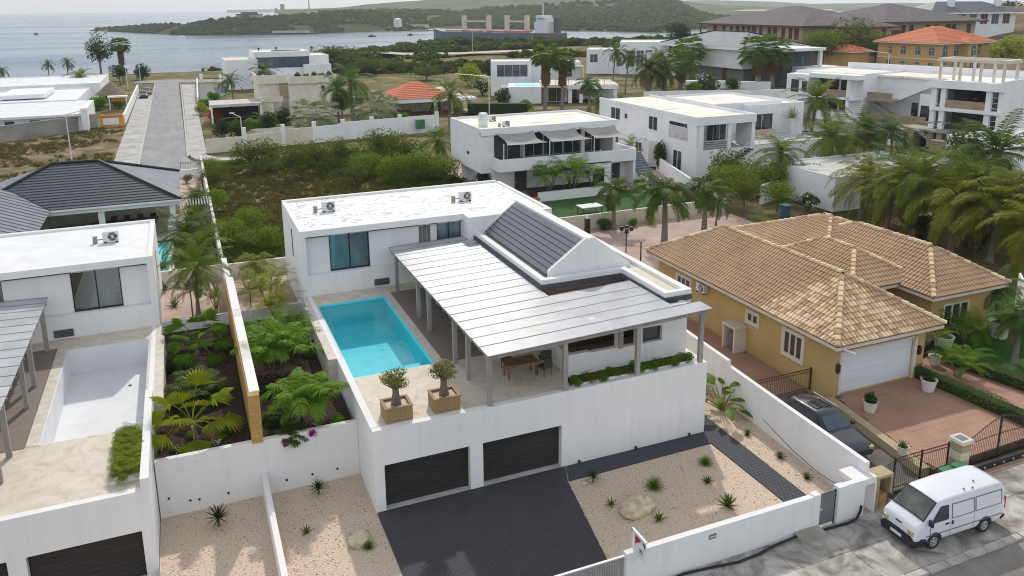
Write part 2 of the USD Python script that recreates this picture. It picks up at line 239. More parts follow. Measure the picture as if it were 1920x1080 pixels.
def proto(name):
    p = path_for('/World/prototypes', name)
    UsdGeom.Xform.Define(stage, p)
    where[p] = (np.zeros(3), 0.0)
    return p

stage.CreateClassPrim('/World/prototypes')

def copy_of(src, name, label, cat, loc, rz=0.0, sc=1.0, group=None):
    p = path_for('/World', name)
    x = UsdGeom.Xform.Define(stage, p)
    x.GetPrim().GetReferences().AddInternalReference(src)
    x.GetPrim().SetInstanceable(True)
    place(x, loc, rz, sc)
    tag(x.GetPrim(), label, cat, group)
    return p

class MB:
    """Collects shapes that become one mesh."""
    def __init__(s, tf=ID):
        s.v, s.f, s.n, s.tf = [], [], 0, tf
    def add(s, v, f):
        v = s.tf(np.asarray(v, float).reshape(-1, 3)); f = np.asarray(f, int)
        if f.shape[1] == 4:
            f = np.vstack([f[:, [0, 1, 2]], f[:, [0, 2, 3]]])
        s.v.append(v); s.f.append(f + s.n); s.n += len(v)
        return s
    def tm(s, m):
        return s.add(m.vertices, m.faces)
    def box(s, x0, x1, y0, y1, z0, z1):
        v = [(x, y, z) for z in (z0, z1) for y in (y0, y1) for x in (x0, x1)]
        return s.add(v, [(0, 2, 3, 1), (4, 5, 7, 6), (0, 1, 5, 4), (2, 6, 7, 3), (0, 4, 6, 2), (1, 3, 7, 5)])
    def cbox(s, c, d, rz=0.0, taper=1.0):
        """box of size d standing at c (base centre), turned by rz radians, its top scaled by taper"""
        v = np.array([(x, y, z) for z in (0, 1) for y in (-.5, .5) for x in (-.5, .5)], float)
        v[4:, :2] *= taper
        v = v * d; cs, sn = math.cos(rz), math.sin(rz)
        v = np.stack([v[:, 0] * cs - v[:, 1] * sn, v[:, 0] * sn + v[:, 1] * cs, v[:, 2]], 1) + c
        return s.add(v, [(0, 2, 3, 1), (4, 5, 7, 6), (0, 1, 5, 4), (2, 6, 7, 3), (0, 4, 6, 2), (1, 3, 7, 5)])
    def prism(s, pts, z0, z1):
        """upright prism over a polygon of (x, y) points; z0, z1 numbers or one height per point"""
        n = len(pts); z0 = np.broadcast_to(z0, n); z1 = np.broadcast_to(z1, n)
        v = [(p[0], p[1], z) for p, z in zip(pts, z0)] + [(p[0], p[1], z) for p, z in zip(pts, z1)]
        tri = trimesh.creation.triangulate_polygon(Polygon(pts), engine='earcut')
        idx = [int(np.argmin(((np.array(pts) - q) ** 2).sum(1))) for q in tri[0]]
        f = [[idx[a] + n, idx[b] + n, idx[c] + n] for a, b, c in tri[1]] + [[idx[c], idx[b], idx[a]] for a, b, c in tri[1]]
        for i in range(n):
            j = (i + 1) % n
            f += [[i, j, j + n], [i, j + n, i + n]]
        return s.add(v, f)
    def sheet(s, pts, z):
        tri = trimesh.creation.triangulate_polygon(Polygon(pts), engine='earcut')
        return s.add(np.c_[tri[0], np.full(len(tri[0]), z)], tri[1])
    def poly(s, pts):
        """a flat fan of 3-D points"""
        return s.add(pts, [(0, i, i + 1) for i in range(1, len(pts) - 1)])
    def plate(s, pts, t):
        """a slab under the 3-D polygon, t thick downwards"""
        n = len(pts); p = np.array(pts, float); v = np.vstack([p, p - (0, 0, t)])
        f = [(0, i, i + 1) for i in range(1, n - 1)] + [(n, n + i + 1, n + i) for i in range(1, n - 1)]
        for i in range(n):
            j = (i + 1) % n; f += [(i, i + n, j + n), (i, j + n, j)]
        return s.add(v, f)
    def tube(s, p, r, n=6, caps=True):
        """a tube along the points p with radius r (number or one per point)"""
        p = np.asarray(p, float); r = np.broadcast_to(r, len(p))
        t = np.gradient(p, axis=0); t /= np.maximum(np.linalg.norm(t, axis=1, keepdims=True), 1e-9)
        up = np.where(np.abs(t[:, 2:3]) > 0.9, [[1.0, 0, 0]], [[0, 0, 1.0]])
        a = np.cross(t, up); a /= np.linalg.norm(a, axis=1, keepdims=True); b = np.cross(t, a)
        th = np.arange(n) * 2 * PI / n
        v = p[:, None] + r[:, None, None] * (np.cos(th)[None, :, None] * a[:, None] + np.sin(th)[None, :, None] * b[:, None])
        f = [(i * n + k, i * n + (k + 1) % n, (i + 1) * n + (k + 1) % n, (i + 1) * n + k) for i in range(len(p) - 1) for k in range(n)]
        v = v.reshape(-1, 3); f = [q for a_, b_, c_, d_ in f for q in ((a_, b_, c_), (a_, c_, d_))]
        if caps:
            m = len(p) - 1
            f += [(0, k + 1, k) for k in range(1, n - 1)] + [(m * n, m * n + k, m * n + k + 1) for k in range(1, n - 1)]
        return s.add(v, f)
    def lathe(s, prof, c=(0, 0, 0), n=12):
        """prof: (radius, height) pairs"""
        prof = np.array(prof, float); th = np.arange(n) * 2 * PI / n
        v = np.stack([prof[:, None, 0] * np.cos(th), prof[:, None, 0] * np.sin(th), np.broadcast_to(prof[:, None, 1], (len(prof), n))], -1).reshape(-1, 3) + c
        return s.add(v, [(i * n + k, i * n + (k + 1) % n, (i + 1) * n + (k + 1) % n, (i + 1) * n + k) for i in range(len(prof) - 1) for k in range(n)])
    def wall(s, axis, c0, c1, a0, a1, z0, z1, holes=()):
        """a wall from a0 to a1 along 'x' or 'y', between c0 and c1 across, with rectangular holes (a0, a1, z0, z1)"""
        xs = sorted({a0, a1, *[h[0] for h in holes], *[h[1] for h in holes]}); zs = sorted({z0, z1, *[h[2] for h in holes], *[h[3] for h in holes]})
        for i in range(len(xs) - 1):
            run = None
            for k in range(len(zs) - 1):
                mx, mz = (xs[i] + xs[i + 1]) / 2, (zs[k] + zs[k + 1]) / 2
                if any(h[0] < mx < h[1] and h[2] < mz < h[3] for h in holes):
                    if run is not None:
                        s._w(axis, c0, c1, xs[i], xs[i + 1], run, zs[k]); run = None
                elif run is None:
                    run = zs[k]
            if run is not None:
                s._w(axis, c0, c1, xs[i], xs[i + 1], run, zs[-1])
        return s
    def _w(s, axis, c0, c1, a0, a1, z0, z1):
        s.box(a0, a1, c0, c1, z0, z1) if axis == 'x' else s.box(c0, c1, a0, a1, z0, z1)
    def arrays(s):
        return np.vstack(s.v), np.vstack(s.f)
    def build(s, name, m, parent='/World', smooth=False, local=False, label=None, cat=None, group=None, kind=None):
        p = path_for(parent, name); v, f = s.arrays()
        top = '/'.join(parent.split('/')[:3])
        if not local and top in where:
            loc, rz = where[top]; v = v - loc
            if rz:
                c, sn = math.cos(-rz), math.sin(-rz); v = np.stack([v[:, 0] * c - v[:, 1] * sn, v[:, 0] * sn + v[:, 1] * c, v[:, 2]], 1)
        if parent == '/World' and not local:
            o = np.array([*((v.min(0) + v.max(0)) / 2)[:2], v[:, 2].min()]); v = v - o
            me = usdkit.mesh(stage, p, (v, f), m, smooth); place(me, o); where[p] = (o, 0.0)
        else:
            me = usdkit.mesh(stage, p, (v, f), m, smooth)
        tag(me.GetPrim(), label, cat, group, kind)
        return p

def one(name, mb, m, label, cat, group=None, kind=None, smooth=False):
    """a thing that is one mesh"""
    return mb.build(name, m, smooth=smooth, label=label, cat=cat, group=group, kind=kind)

def ground(name, mb, m, smooth=False):
    p = mb.build(name, m, smooth=smooth, kind='structure')
    where.pop(p, None)
    return p

def scatter(name, pieces, mats, pos, parent='/World', kind='stuff', label=None, cat=None, rots=None, scales=None, which=None):
    """a PointInstancer of many copies of a few small meshes"""
    p = path_for(parent, name)
    pi = UsdGeom.PointInstancer.Define(stage, p)
    UsdGeom.Scope.Define(stage, p + '/pieces')
    for k, (mb, m) in enumerate(zip(pieces, mats)):
        v, f = mb.arrays(); q = f'{p}/pieces/piece' + (f'_{k:03d}' if k else '')
        usdkit.mesh(stage, q, (v, f), m)
        pi.GetPrototypesRel().AddTarget(q)
    n = len(pos)
    pi.CreatePositionsAttr(Vt.Vec3fArray.FromNumpy(np.asarray(pos, np.float32)))
    a = (rng.uniform(0, 2 * PI, n) if rots is None else np.asarray(rots)) / 2
    pi.CreateOrientationsAttr(Vt.QuathArray([Gf.Quath(float(math.cos(t)), 0, 0, float(math.sin(t))) for t in a]))
    sc = np.ones(n) if scales is None else np.asarray(scales)
    pi.CreateScalesAttr(Vt.Vec3fArray.FromNumpy(np.repeat(sc[:, None], 3, 1).astype(np.float32) if sc.ndim == 1 else sc.astype(np.float32)))
    pi.CreateProtoIndicesAttr(Vt.IntArray([int(x) for x in (rng.integers(0, len(pieces), n) if which is None else which)]))
    tag(pi.GetPrim(), label, cat, None, kind)
    return p

def window(parent, face, c, a0, a1, z0, z1, frame=METALWHITE, pane=DPANE, mull=1, fw=0.07, d=0.06, bars=0, name='window'):
    """a window on a wall: frame with mullions, and the panes as its sub-parts. face S looks towards -y, W towards -x, E towards +x, N towards +y"""
    s = -1 if face in 'SW' else 1
    def bx(mb, a, b, u, w, e0, e1):
        lo, hi = sorted((c + s * e0, c + s * e1))
        mb.box(a, b, lo, hi, u, w) if face in 'SN' else mb.box(lo, hi, a, b, u, w)
    m = MB()
    bx(m, a0, a1, z0, z0 + fw, -.01, d); bx(m, a0, a1, z1 - fw, z1, -.01, d)
    st = (a1 - a0 - fw) / mull
    for k in range(mull + 1):
        bx(m, a0 + k * st, a0 + k * st + fw, z0 + fw, z1 - fw, -.01, d)
    for k in range(bars):
        zz = z0 + (k + 1) * (z1 - z0) / (bars + 1); bx(m, a0 + fw, a1 - fw, zz - fw / 3, zz + fw / 3, 0.012, d * .8)
    p = m.build(name, frame, parent)
    for k in range(mull):
        m = MB(); bx(m, a0 + k * st + fw - .005, a0 + (k + 1) * st + .005, z0 + fw - .005, z1 - fw + .005, -.008, .01); m.build('pane', pane, p)
    return p

def door(parent, face, c, a0, a1, z0, z1, m=DARKGREY, name='door'):
    s = -1 if face in 'SW' else 1
    def bx(mb, a, b, u, w, e):
        lo, hi = sorted((c - s * .01, c + s * e)); mb.box(a, b, lo, hi, u, w) if face in 'SN' else mb.box(lo, hi, a, b, u, w)
    q = MB(); bx(q, a0, a1, z0, z1, .035)
    n = max(3, int((z1 - z0) / .35))
    for k in range(n):
        bx(q, a0 + .08, a1 - .08, z0 + .06 + k * (z1 - z0 - .1) / n, z0 + (k + 1) * (z1 - z0 - .1) / n, .055)
    p = q.build(name, m, parent)
    q = MB(); bx(q, a0 + .1, a0 + .16, z0 + .95, z0 + 1.15, .11); q.build('handle', METALWHITE, p)
    return p

def block(parent, x0, x1, y0, y1, z0, z1, wall=WHITE2, roof=ROOFWORN, par=0.25, t=0.18, coping=None):
    """a flat-roofed volume: walls, roof deck, parapet"""
    MB().box(x0, x1, y0, y1, z0, z1 - par).build('wall', wall, parent)
    MB().box(x0 + t, x1 - t, y0 + t, y1 - t, z1 - par - .02, z1 - par + .03).build('roof', roof, parent)
    m = MB(); e = .0
    m.box(x0 - e, x1 + e, y0 - e, y0 + t, z1 - par, z1).box(x0 - e, x1 + e, y1 - t, y1 + e, z1 - par, z1)
    m.box(x0 - e, x0 + t, y0 + t, y1 - t, z1 - par, z1).box(x1 - t, x1 + e, y0 + t, y1 - t, z1 - par, z1)
    m.build('parapet', coping or wall, parent)

def hip(x0, x1, y0, y1, z, pitch):
    """height function and the four planes of a hipped roof over a rectangle; a plane is (eave start, eave direction, uphill direction, length, function width -> (from, to))"""
    tn = math.tan(math.radians(pitch)); w, d = x1 - x0, y1 - y0; h = min(w, d) / 2
    H = lambda x, y: z + tn * np.minimum(np.minimum(x - x0, x1 - x), np.minimum(y - y0, y1 - y))
    planes = [((x0, y0), (1, 0), (0, 1), w, h), ((x1, y1), (-1, 0), (0, -1), w, h), ((x0, y1), (0, -1), (1, 0), d, h), ((x1, y0), (0, 1), (-1, 0), d, h)]
    return H, planes, tn, h

def hip_sheet(mb, x0, x1, y0, y1, z, pitch, drop=0.0):
    tn = math.tan(math.radians(pitch)); w, d = x1 - x0, y1 - y0; h = min(w, d) / 2; z -= drop; t = z + h * tn
    if w >= d:
        r0, r1 = (x0 + h, (y0 + y1) / 2, t), (x1 - h, (y0 + y1) / 2, t)
        a, b, c, e = (x0, y0, z), (x1, y0, z), (x1, y1, z), (x0, y1, z)
        F = [[a, b, r1, r0], [c, e, r0, r1], [e, a, r0], [b, c, r1]]
    else:
        r0, r1 = ((x0 + x1) / 2, y0 + h, t), ((x0 + x1) / 2, y1 - h, t)
        a, b, c, e = (x0, y0, z), (x1, y0, z), (x1, y1, z), (x0, y1, z)
        F = [[a, b, r0], [c, e, r1], [e, a, r0, r1], [b, c, r1, r0]]
    for q in F:
        mb.poly(q)
    return F

# ---------------------------------------------------------------- plants
def bend(n, L, az, el, droop, o=(0, 0, 0)):
    """a curve of n+1 points leaving o at azimuth az and elevation el, bending down by droop radians in all"""
    p = [np.array(o, float)]; e = el
    for k in range(n):
        e = el - droop * ((k + .5) / n) ** 1.3
        p.append(p[-1] + L / n * np.array([math.cos(az) * math.cos(e), math.sin(az) * math.cos(e), math.sin(e)]))
    return np.array(p)

def pinnate(mb, L, az, el, droop, o=(0, 0, 0), n=18, lw=0.6, w=0.05, hang=0.5, rad=0.02, r=R):
    """a feather frond: stalk with two rows of leaflets"""
    c = bend(7, L, az, el, droop, o)
    mb.tube(c, np.linspace(rad, rad * .25, len(c)), 3, caps=False)
    s = np.linspace(.12, .99, n); pts = np.stack([np.interp(s * 7, np.arange(8), c[:, k]) for k in range(3)], 1)
    tan = np.gradient(pts, axis=0); tan /= np.linalg.norm(tan, axis=1, keepdims=True)
    side = np.cross(tan, [0, 0, 1.0]); side /= np.maximum(np.linalg.norm(side, axis=1, keepdims=True), 1e-6)
    up = np.cross(side, tan)
    V, F, k = [], [], 0
    for i in range(n):
        ll = lw * (math.sin(PI * (0.12 + 0.83 * s[i])) ** .6) * r.uniform(.85, 1.12)
        for sg in (-1, 1):
            d = sg * side[i] * .80 + tan[i] * .50 + up[i] * r.uniform(0.0, .28) - np.array([0, 0, hang * r.uniform(.6, 1.25)]) * .5
            d /= np.linalg.norm(d); q = np.cross(d, up[i]); q /= max(np.linalg.norm(q), 1e-6); q *= w * .5
            mid = pts[i] + d * ll * .5; tip = pts[i] + d * ll * .97 - np.array([0, 0, hang * ll * .45])
            V += [pts[i] - q * .5, pts[i] + q * .5, mid + q, mid - q, tip]; F += [(k, k + 1, k + 2), (k, k + 2, k + 3), (k + 3, k + 2, k + 4)]; k += 5
    mb.add(V, F)

def fan(mb, L, az, el, droop, rad, o=(0, 0, 0), n=16, fold=0.35, stalk=0.012, r=R, span=2.6):
    """a fan leaf: stalk and a pleated half disc of pointed segments"""
    c = bend(4, L, az, el, droop, o); mb.tube(c, stalk, 3, caps=False)
    t = c[-1] - c[-2]; t /= np.linalg.norm(t); sd = np.cross(t, [0, 0, 1.0]); sd /= max(np.linalg.norm(sd), 1e-6); up = np.cross(sd, t)
    V, F, k = [], [], 0; b = c[-1]
    for i in range(n):
        a0 = -span / 2 + span * i / n; a1 = a0 + span / n * 1.02; am = (a0 + a1) / 2
        f = lambda a, l, h: b + l * (math.cos(a) * t + math.sin(a) * sd) + up * h - np.array([0, 0, .35 * l * l / max(rad, .1) * .5])
        l = rad * r.uniform(.85, 1.1)
        V += [b, f(a0, l * .62, -fold * .1), f(am, l * .66, fold * .12), f(a1, l * .62, -fold * .1), f(am, l, -.1 * rad)]
        F += [(k, k + 1, k + 2), (k, k + 2, k + 3), (k + 1, k + 4, k + 2), (k + 2, k + 4, k + 3)]; k += 5
    mb.add(V, F)

def leaves(mb, pos, nrm, size, r=rng, asp=0.5, fold=True):
    """many small leaves (folded diamonds) at pos, lying roughly across nrm"""
    pos = np.asarray(pos); n = len(pos); size = np.broadcast_to(size, n) * r.uniform(.7, 1.3, n)
    d = nrm + r.normal(0, .75, (n, 3)); d /= np.linalg.norm(d, axis=1, keepdims=True)
    a = np.cross(d, r.normal(size=(n, 3))); a /= np.linalg.norm(a, axis=1, keepdims=True); b = np.cross(d, a)
    S = size[:, None]
    V = np.stack([pos - a * S * .5, pos + b * S * asp * .5 + d * S * .1, pos + a * S * .5, pos - b * S * asp * .5 + d * S * .1], 1).reshape(-1, 3)
    i = np.arange(n)[:, None] * 4
    mb.add(V, np.vstack([i + [0, 1, 2], i + [0, 2, 3]]))

def clump_points(n, rx, ry, rz, cz, r=rng, nb=9, base=0.0, inner=0.55):
    """points spread through an uneven crown made of nb overlapping blobs; returns points and outward directions"""
    cs = r.normal(size=(nb, 3)); cs /= np.linalg.norm(cs, axis=1, keepdims=True); cs *= r.uniform(.25, .62, (nb, 1)); cs[:, 2] *= .9
    rad = r.uniform(.34, .56, nb); k = r.integers(0, nb, n)
    u = r.normal(size=(n, 3)); u /= np.linalg.norm(u, axis=1, keepdims=True)
    p = cs[k] + u * (rad[k] * r.uniform(inner, 1.0, n) ** .7)[:, None]
    p = p * [rx, ry, rz]; p[:, 2] += cz
    keep = p[:, 2] > base
    return p[keep], (u + p * 0)[keep]

def bush(name, n, size, leaf, rx=1.0, ry=1.0, rz=.8, cz=.75, nb=10, stem=True, flowers=None, asp=.5):
    """a rounded shrub of about 1 m radius: stems and foliage"""
    p = proto(name); m = MB(); pt, nr = clump_points(n, rx, ry, rz, cz, nb=nb, base=.05); leaves(m, pt, nr + [0, 0, .4], size, asp=asp); m.build('foliage', leaf, p, local=True)
    if stem:
        m = MB()
        for k in range(6):
            a = R.uniform(0, 6.28); m.tube([(0.08 * math.cos(a), .08 * math.sin(a), -.1), (.25 * rx * math.cos(a), .25 * ry * math.sin(a), cz * .6), (.5 * rx * math.cos(a), .5 * ry * math.sin(a), cz)], [.04, .03, .015], 4)
        m.build('stems', BARK, p, local=True)
    if flowers:
        m = MB(); pt, nr = clump_points(flowers[1], rx * 1.05, ry * 1.05, rz * 1.08, cz, nb=nb, base=cz * .5, inner=.95); leaves(m, pt, nr + [0, 0, .6], flowers[2], asp=.9); m.build('blossoms', flowers[0], p, local=True)
    return p

def trunk_mesh(h, r0, r1, lean=(0, 0), n=8, base=1.5, rings=True):
    z = np.linspace(0, h, 14 if rings else 8); t = z / h
    pts = np.stack([lean[0] * t ** 1.6, lean[1] * t ** 1.6, z], 1)
    rad = r0 + (r1 - r0) * t + r0 * (base - 1) * np.exp(-t * 9)
    if rings:
        rad = rad * (1 + .06 * (np.arange(len(z)) % 2))
    return MB().tube(pts, rad, n), pts[-1]

def coconut(name, h, L, nf, leaf, lean=(0.3, 0.1), lw=.62, dead=3, nuts=True, n=22, hang=.55, up=1.25, r0=.16):
    p = proto(name); m, top = trunk_mesh(h, r0, r0 * .7, lean); m.build('trunk', PALMBARK, p, local=True)
    m = MB()
    for k in range(7):
        a = k * 2.4; m.tube([top + (0, 0, -.15), top + (.3 * math.cos(a), .3 * math.sin(a), .35)], [.1, .04], 4)
    m.build('crownshaft', DEADLEAF, p, local=True)
    for k in range(nf):
        a = k * 2.39996 + R.uniform(-.3, .3); e = up + .12 - (up + .60) * (k / nf) ** .95 + R.uniform(-.12, .12)
        m = MB(); pinnate(m, L * R.uniform(.82, 1.12) * (1 - .25 * (k < 3)), a, e, R.uniform(.95, 1.75), top + (0, 0, .15), n + 9, lw * 1.12, .070, hang * .85, .030); m.build('frond', leaf, p, local=True)
    for k in range(dead):
        m = MB(); pinnate(m, L * .8, R.uniform(0, 6.28), -.6, .9, top + (0, 0, -.1), n - 6, lw * .7, .06, .8, .03); m.build('dead_frond', DEADLEAF, p, local=True)
    if nuts:
        m = MB()
        for k in range(7):
            a = R.uniform(0, 6.28); s = trimesh.creation.icosphere(1, .11); s.apply_translation(top + [.24 * math.cos(a), .24 * math.sin(a), R.uniform(-.35, -.05)]); m.tm(s)
        m.build('coconuts', ORANGEPAINT if nuts == 'orange' else TABLEWOOD, p, local=True)
    return p

def fanpalm(name, h, nf, leaf, rad=.8, L=1.1, skirt=40, r0=.24):
    p = proto(name); m, top = trunk_mesh(h, r0, r0 * .8, (R.uniform(-.2, .2), 0), rings=False); m.build('trunk', PALMBARK, p, local=True)
    m = MB()
    for k in range(nf):
        e = 1.35 - 1.75 * (k / nf) ** .85; fan(m, L * R.uniform(.75, 1.15), k * 2.39996, e, .5, rad * R.uniform(.85, 1.1), top + (0, 0, .1), 14)
    m.build('crown', leaf, p, local=True)
    if skirt:
        m = MB()
        for k in range(skirt):
            q = top - (0, 0, R.uniform(.1, .35 * h)); fan(m, .7, R.uniform(0, 6.28), -.7, .75, rad * .75, q, 8)
        m.build('skirt', DEADLEAF, p, local=True)
    return p

def tree(name, h, rx, rz, n, size, leaf, nb=12, bark=BARK, r0=.14, limbs=6, flowers=None, asp=.5):
    p = proto(name); m = MB(); th = h - rz * .9
    m.tube([(0, 0, -.1), (.06, .03, th * .5), (0, .05, th)], [r0 * 1.3, r0, r0 * .75], 7)
    for k in range(limbs):
        a = k * 2.4 + .3; q = np.array([rx * .55 * math.cos(a), rx * .55 * math.sin(a), h - rz * R.uniform(.4, .9)])
        m.tube([(0, .03, th * R.uniform(.7, .98)), q * (.5, .5, 0) + (0, 0, (th + q[2]) / 2), q], [r0 * .6, r0 * .4, r0 * .15], 5)
    m.build('trunk', bark, p, local=True)
    m = MB(); pt, nr = clump_points(n, rx, rx, rz, h - rz * .55, nb=nb, base=th * .55); leaves(m, pt, nr + [0, 0, .4], size, asp=asp); m.build('crown', leaf, p, local=True)
    if flowers:
        m = MB(); pt, nr = clump_points(flowers[1], rx * 1.04, rx * 1.04, rz * 1.06, h - rz * .55, nb=nb, base=th, inner=.95); leaves(m, pt, nr + [0, 0, .6], flowers[2], asp=.9); m.build('blossoms', flowers[0], p, local=True)
    return p

def rosette(name, n, L, w, leaf, el=(0.15, 1.3), droop=.35, stem=0.0, o=0.0):
    """a spiky rosette: pointed blades"""
    p = proto(name); m = MB()
    for k in range(n):
        a = k * 2.39996; e = el[0] + (el[1] - el[0]) * ((k + .5) / n); c = bend(3, L * R.uniform(.8, 1.1), a, e, droop * R.uniform(.6, 1.3), (0, 0, stem))
        sd = np.array([-math.sin(a), math.cos(a), 0]) * w / 2; ws = [.7, 1.0, .65, 0.02]
        V = [x for i in range(4) for x in (c[i] - sd * ws[i], c[i] + (0, 0, -.12 * w), c[i] + sd * ws[i])]
        F = [q for i in range(3) for q in ((3 * i, 3 * i + 1, 3 * i + 4), (3 * i, 3 * i + 4, 3 * i + 3), (3 * i + 1, 3 * i + 2, 3 * i + 5), (3 * i + 1, 3 * i + 5, 3 * i + 4))]
        m.add(V, F)
    m.build('blades', leaf, p, local=True)
    if stem:
        MB().tube([(0, 0, -.05), (0, 0, stem + .05)], [.06, .05], 6).build('stem', BARK, p, local=True)
    return p

def clumppalm(name, stems, h, L, leaf, n=12, nf=6, lw=.34, stemmat=None, spread=.5, hang=.35, w=.045):
    """a clump of thin canes, each with a few arching feather fronds"""
    p = proto(name); m = MB(); tops = []
    for k in range(stems):
        a = k * 2.4; b = np.array([.12 * math.cos(a), .12 * math.sin(a), -.05]) * (1 if stems > 1 else 0); hh = h * R.uniform(.7, 1.1); t = np.array([spread * math.cos(a) * (stems > 1), spread * math.sin(a) * (stems > 1), hh])
        m.tube([b, (b + t) / 2 + (0, 0, .1 * hh), t], [.045, .04, .03], 5); tops.append(t)
    m.build('canes', stemmat or BARK, p, local=True)
    for t in tops:
        m = MB(); a0 = R.uniform(0, 6)
        for k in range(nf):
            pinnate(m, L * R.uniform(.8, 1.15), a0 + k * 2.39996, 1.3 - 1.15 * (k / nf), 1.35, t, n, lw, w, hang, .014)
        m.build('fronds', leaf, p, local=True)
    return p

# ---------------------------------------------------------------- the land, the sea and the hills
import shapely
LAND = Polygon([(-700, -400), (-700, 222), (-130, 228), (-45, 236), (-17.88, 252.74), (5.87, 266.59), (19.24, 278.94), (39.86, 303.8), (62.31, 331.6), (85.31, 368.9), (120.45, 404.6), (146.74, 417.8), (170.2, 393.7), (195.62, 384.3), (196.45, 353.7), (224.38, 356.8), (255.43, 367.5), (328.1, 426.7), (560, 420), (900, 380), (900, -400)])
xs = np.r_[np.arange(-700, -80, 40), np.arange(-80, 330, 6), np.arange(330, 901, 30)]; ys = np.r_[np.arange(-400, -60, 68), np.arange(-60, 560, 6)]
gx, gy = np.meshgrid(xs, ys, indexing='ij'); pp = shapely.points(gx.ravel(), gy.ravel())
sd = (shapely.distance(pp, LAND.exterior) * np.where(shapely.contains(LAND, pp), 1, -1)).reshape(gx.shape)
gz = -0.13 + np.clip(sd - 9, -40, 0) * .5 - .5 * ((gx < 18) & (gy < 26))
wild = np.clip((gy - 240) / 40, 0, 1) * np.clip(sd / 20, 0, 1)
gz = gz + wild * (meshkit.fbm(np.stack([gx / 45, gy / 45, gx * 0], -1), 4) - .45) * 4.5
n0, n1 = gx.shape; ii = np.arange(n0 * n1).reshape(n0, n1)
ground('ground', MB().add(np.stack([gx, gy, gz], -1).reshape(-1, 3), np.stack([ii[:-1, :-1], ii[1:, :-1], ii[1:, 1:], ii[:-1, 1:]], -1).reshape(-1, 4)), SCRUB, smooth=True)
th = np.arange(128) * 2 * PI / 128
ground('sea', MB().add(np.r_[[[0, 0, -9]], np.c_[9300 * np.cos(th), 9300 * np.sin(th), np.full(128, -9.0)]], [(0, 1 + k, 1 + (k + 1) % 128) for k in range(128)]), SEA)

def ridge(name, crest, feet, depth, mat, amp=0.1, n=150, m=26, foot_z=-11.0, fl=90.0, sharp=1.3):
    """hills along a crest of (x, y, z) points; feet = how far in front of the crest each point's slope starts"""
    c = np.array(crest, float); t = np.r_[0, np.cumsum(np.linalg.norm(np.diff(c[:, :2], axis=0), axis=1))]; s = np.linspace(0, t[-1], n)
    P = np.stack([np.interp(s, t, c[:, k]) for k in range(3)], 1); F = np.interp(s, t, np.broadcast_to(feet, len(c)))
    out = P[:, :2] / np.linalg.norm(P[:, :2], axis=1, keepdims=True)
    u = np.r_[np.linspace(-1, 0, m), np.linspace(0, 1, 8)[1:]]
    off = np.where(u[None] < 0, u[None] * F[:, None], u[None] * depth)
    xy = P[:, None, :2] + out[:, None] * off[..., None]
    prof = np.where(u < 0, (1 + u) ** sharp * (1.0), (1 - u) ** 1.2)[None]
    H = P[:, 2:3] - foot_z
    nz = meshkit.fbm(np.stack([xy[..., 0] / fl, xy[..., 1] / fl, xy[..., 0] * 0], -1), 5, 3) - .5
    z = foot_z + H * prof + nz * amp * H * 2 * np.clip(prof * 1.6, 0, 1) * (1 - .85 * (np.abs(u) < .02))
    k = len(u); i = np.arange(n * k).reshape(n, k)
    ground(name, MB().add(np.concatenate([xy, z[..., None]], -1).reshape(-1, 3), np.stack([i[:-1, :-1], i[1:, :-1], i[1:, 1:], i[:-1, 1:]], -1).reshape(-1, 4)), mat, smooth=True)
    return np.concatenate([xy, z[..., None]], -1)

HEADPTS = [(-117, 1306, -8.7), (-62, 1219, -3.4), (-1, 1081, 1.5), (24, 1030, 3.9), (40, 1020, 6.9), (60, 1019, 10.4), (80, 1027, 11.4), (112, 1044, 10.1), (157, 1079, 11.3), (217, 1129, 14.7), (287, 1165, 14.5), (353, 1168, 12.2)]
HEADG = ridge('headland', HEADPTS, [30, 70, 90, 85, 80, 85, 90, 105, 140, 190, 210, 210], 260, HEAD, amp=.12, fl=60, sharp=.75, n=200)
HILLG = ridge('green_hills', [(240, 1450, 11.6), (332, 1432, 11.5), (430, 1427, 11.4), (527, 1405, 14.2), (623, 1376, 19.1), (717, 1342, 24.0), (786, 1303, 28.1), (840, 1269, 32.3), (854, 1248, 22.5), (868, 1214, 7.1), (875, 1160, -2.9), (931, 1011, -8.1)], [450, 460, 500, 560, 640, 720, 760, 780, 780, 760, 720, 640], 500, HILL, amp=.13, fl=170, sharp=1.55, n=200, m=34)
ridge('blue_hills', [(308, 2652, 14.2), (438, 2634, 17.8), (504, 2622, 20.5), (587, 2605, 29.8), (683, 2633, 36.1), (799, 2652, 42.4), (902, 2619, 48.6), (1138, 2526, 51.5), (1332, 2430, 47.6), (1600, 2385, 40.5), (1660, 2344, 25.4), (1747, 2281, 15.5), (1933, 2127, 2.9)], 900, 900, HILL, amp=.10, fl=300, sharp=1.2)
ridge('far_hills', [(2567, 4490, 37.3), (2874, 4300, 43.4), (3085, 4153, 44.0), (3354, 3939, 30.9), (3513, 3799, 16.3), (3682, 3637, 17.1), (3874, 3432, 17.4), (4048, 3228, 6.1), (4285, 2908, -3.0)], 3000, 900, HILL, amp=.06, fl=500, sharp=2.2)
ridge('far_coast', [(386, 6459, 9.0), (556, 6446, 11.2), (749, 6427, 13.2), (984, 6395, 14.8), (1301, 6338, 19.8)], 400, 400, HILL, amp=.05, fl=400)
ridge('rocky_hill', [(366, 305, 9.6), (368, 288, 12.3), (367, 273, 14.4), (365, 260, 16.8), (365, 251, 18.3), (366, 241, 18.0), (369, 220, 18.9)], 120, 120, DIRT, amp=.10, fl=25, foot_z=-2, sharp=.8)
ground('beach', MB().sheet([(189, 992), (227, 982), (265, 971), (299, 955), (312, 998), (195, 1027)], -8.2), SAND)
ground('salt_flat', MB().sheet([(1061, 1358), (1209, 1230), (1452, 1482), (1304, 1612)], 6.0), SAND)

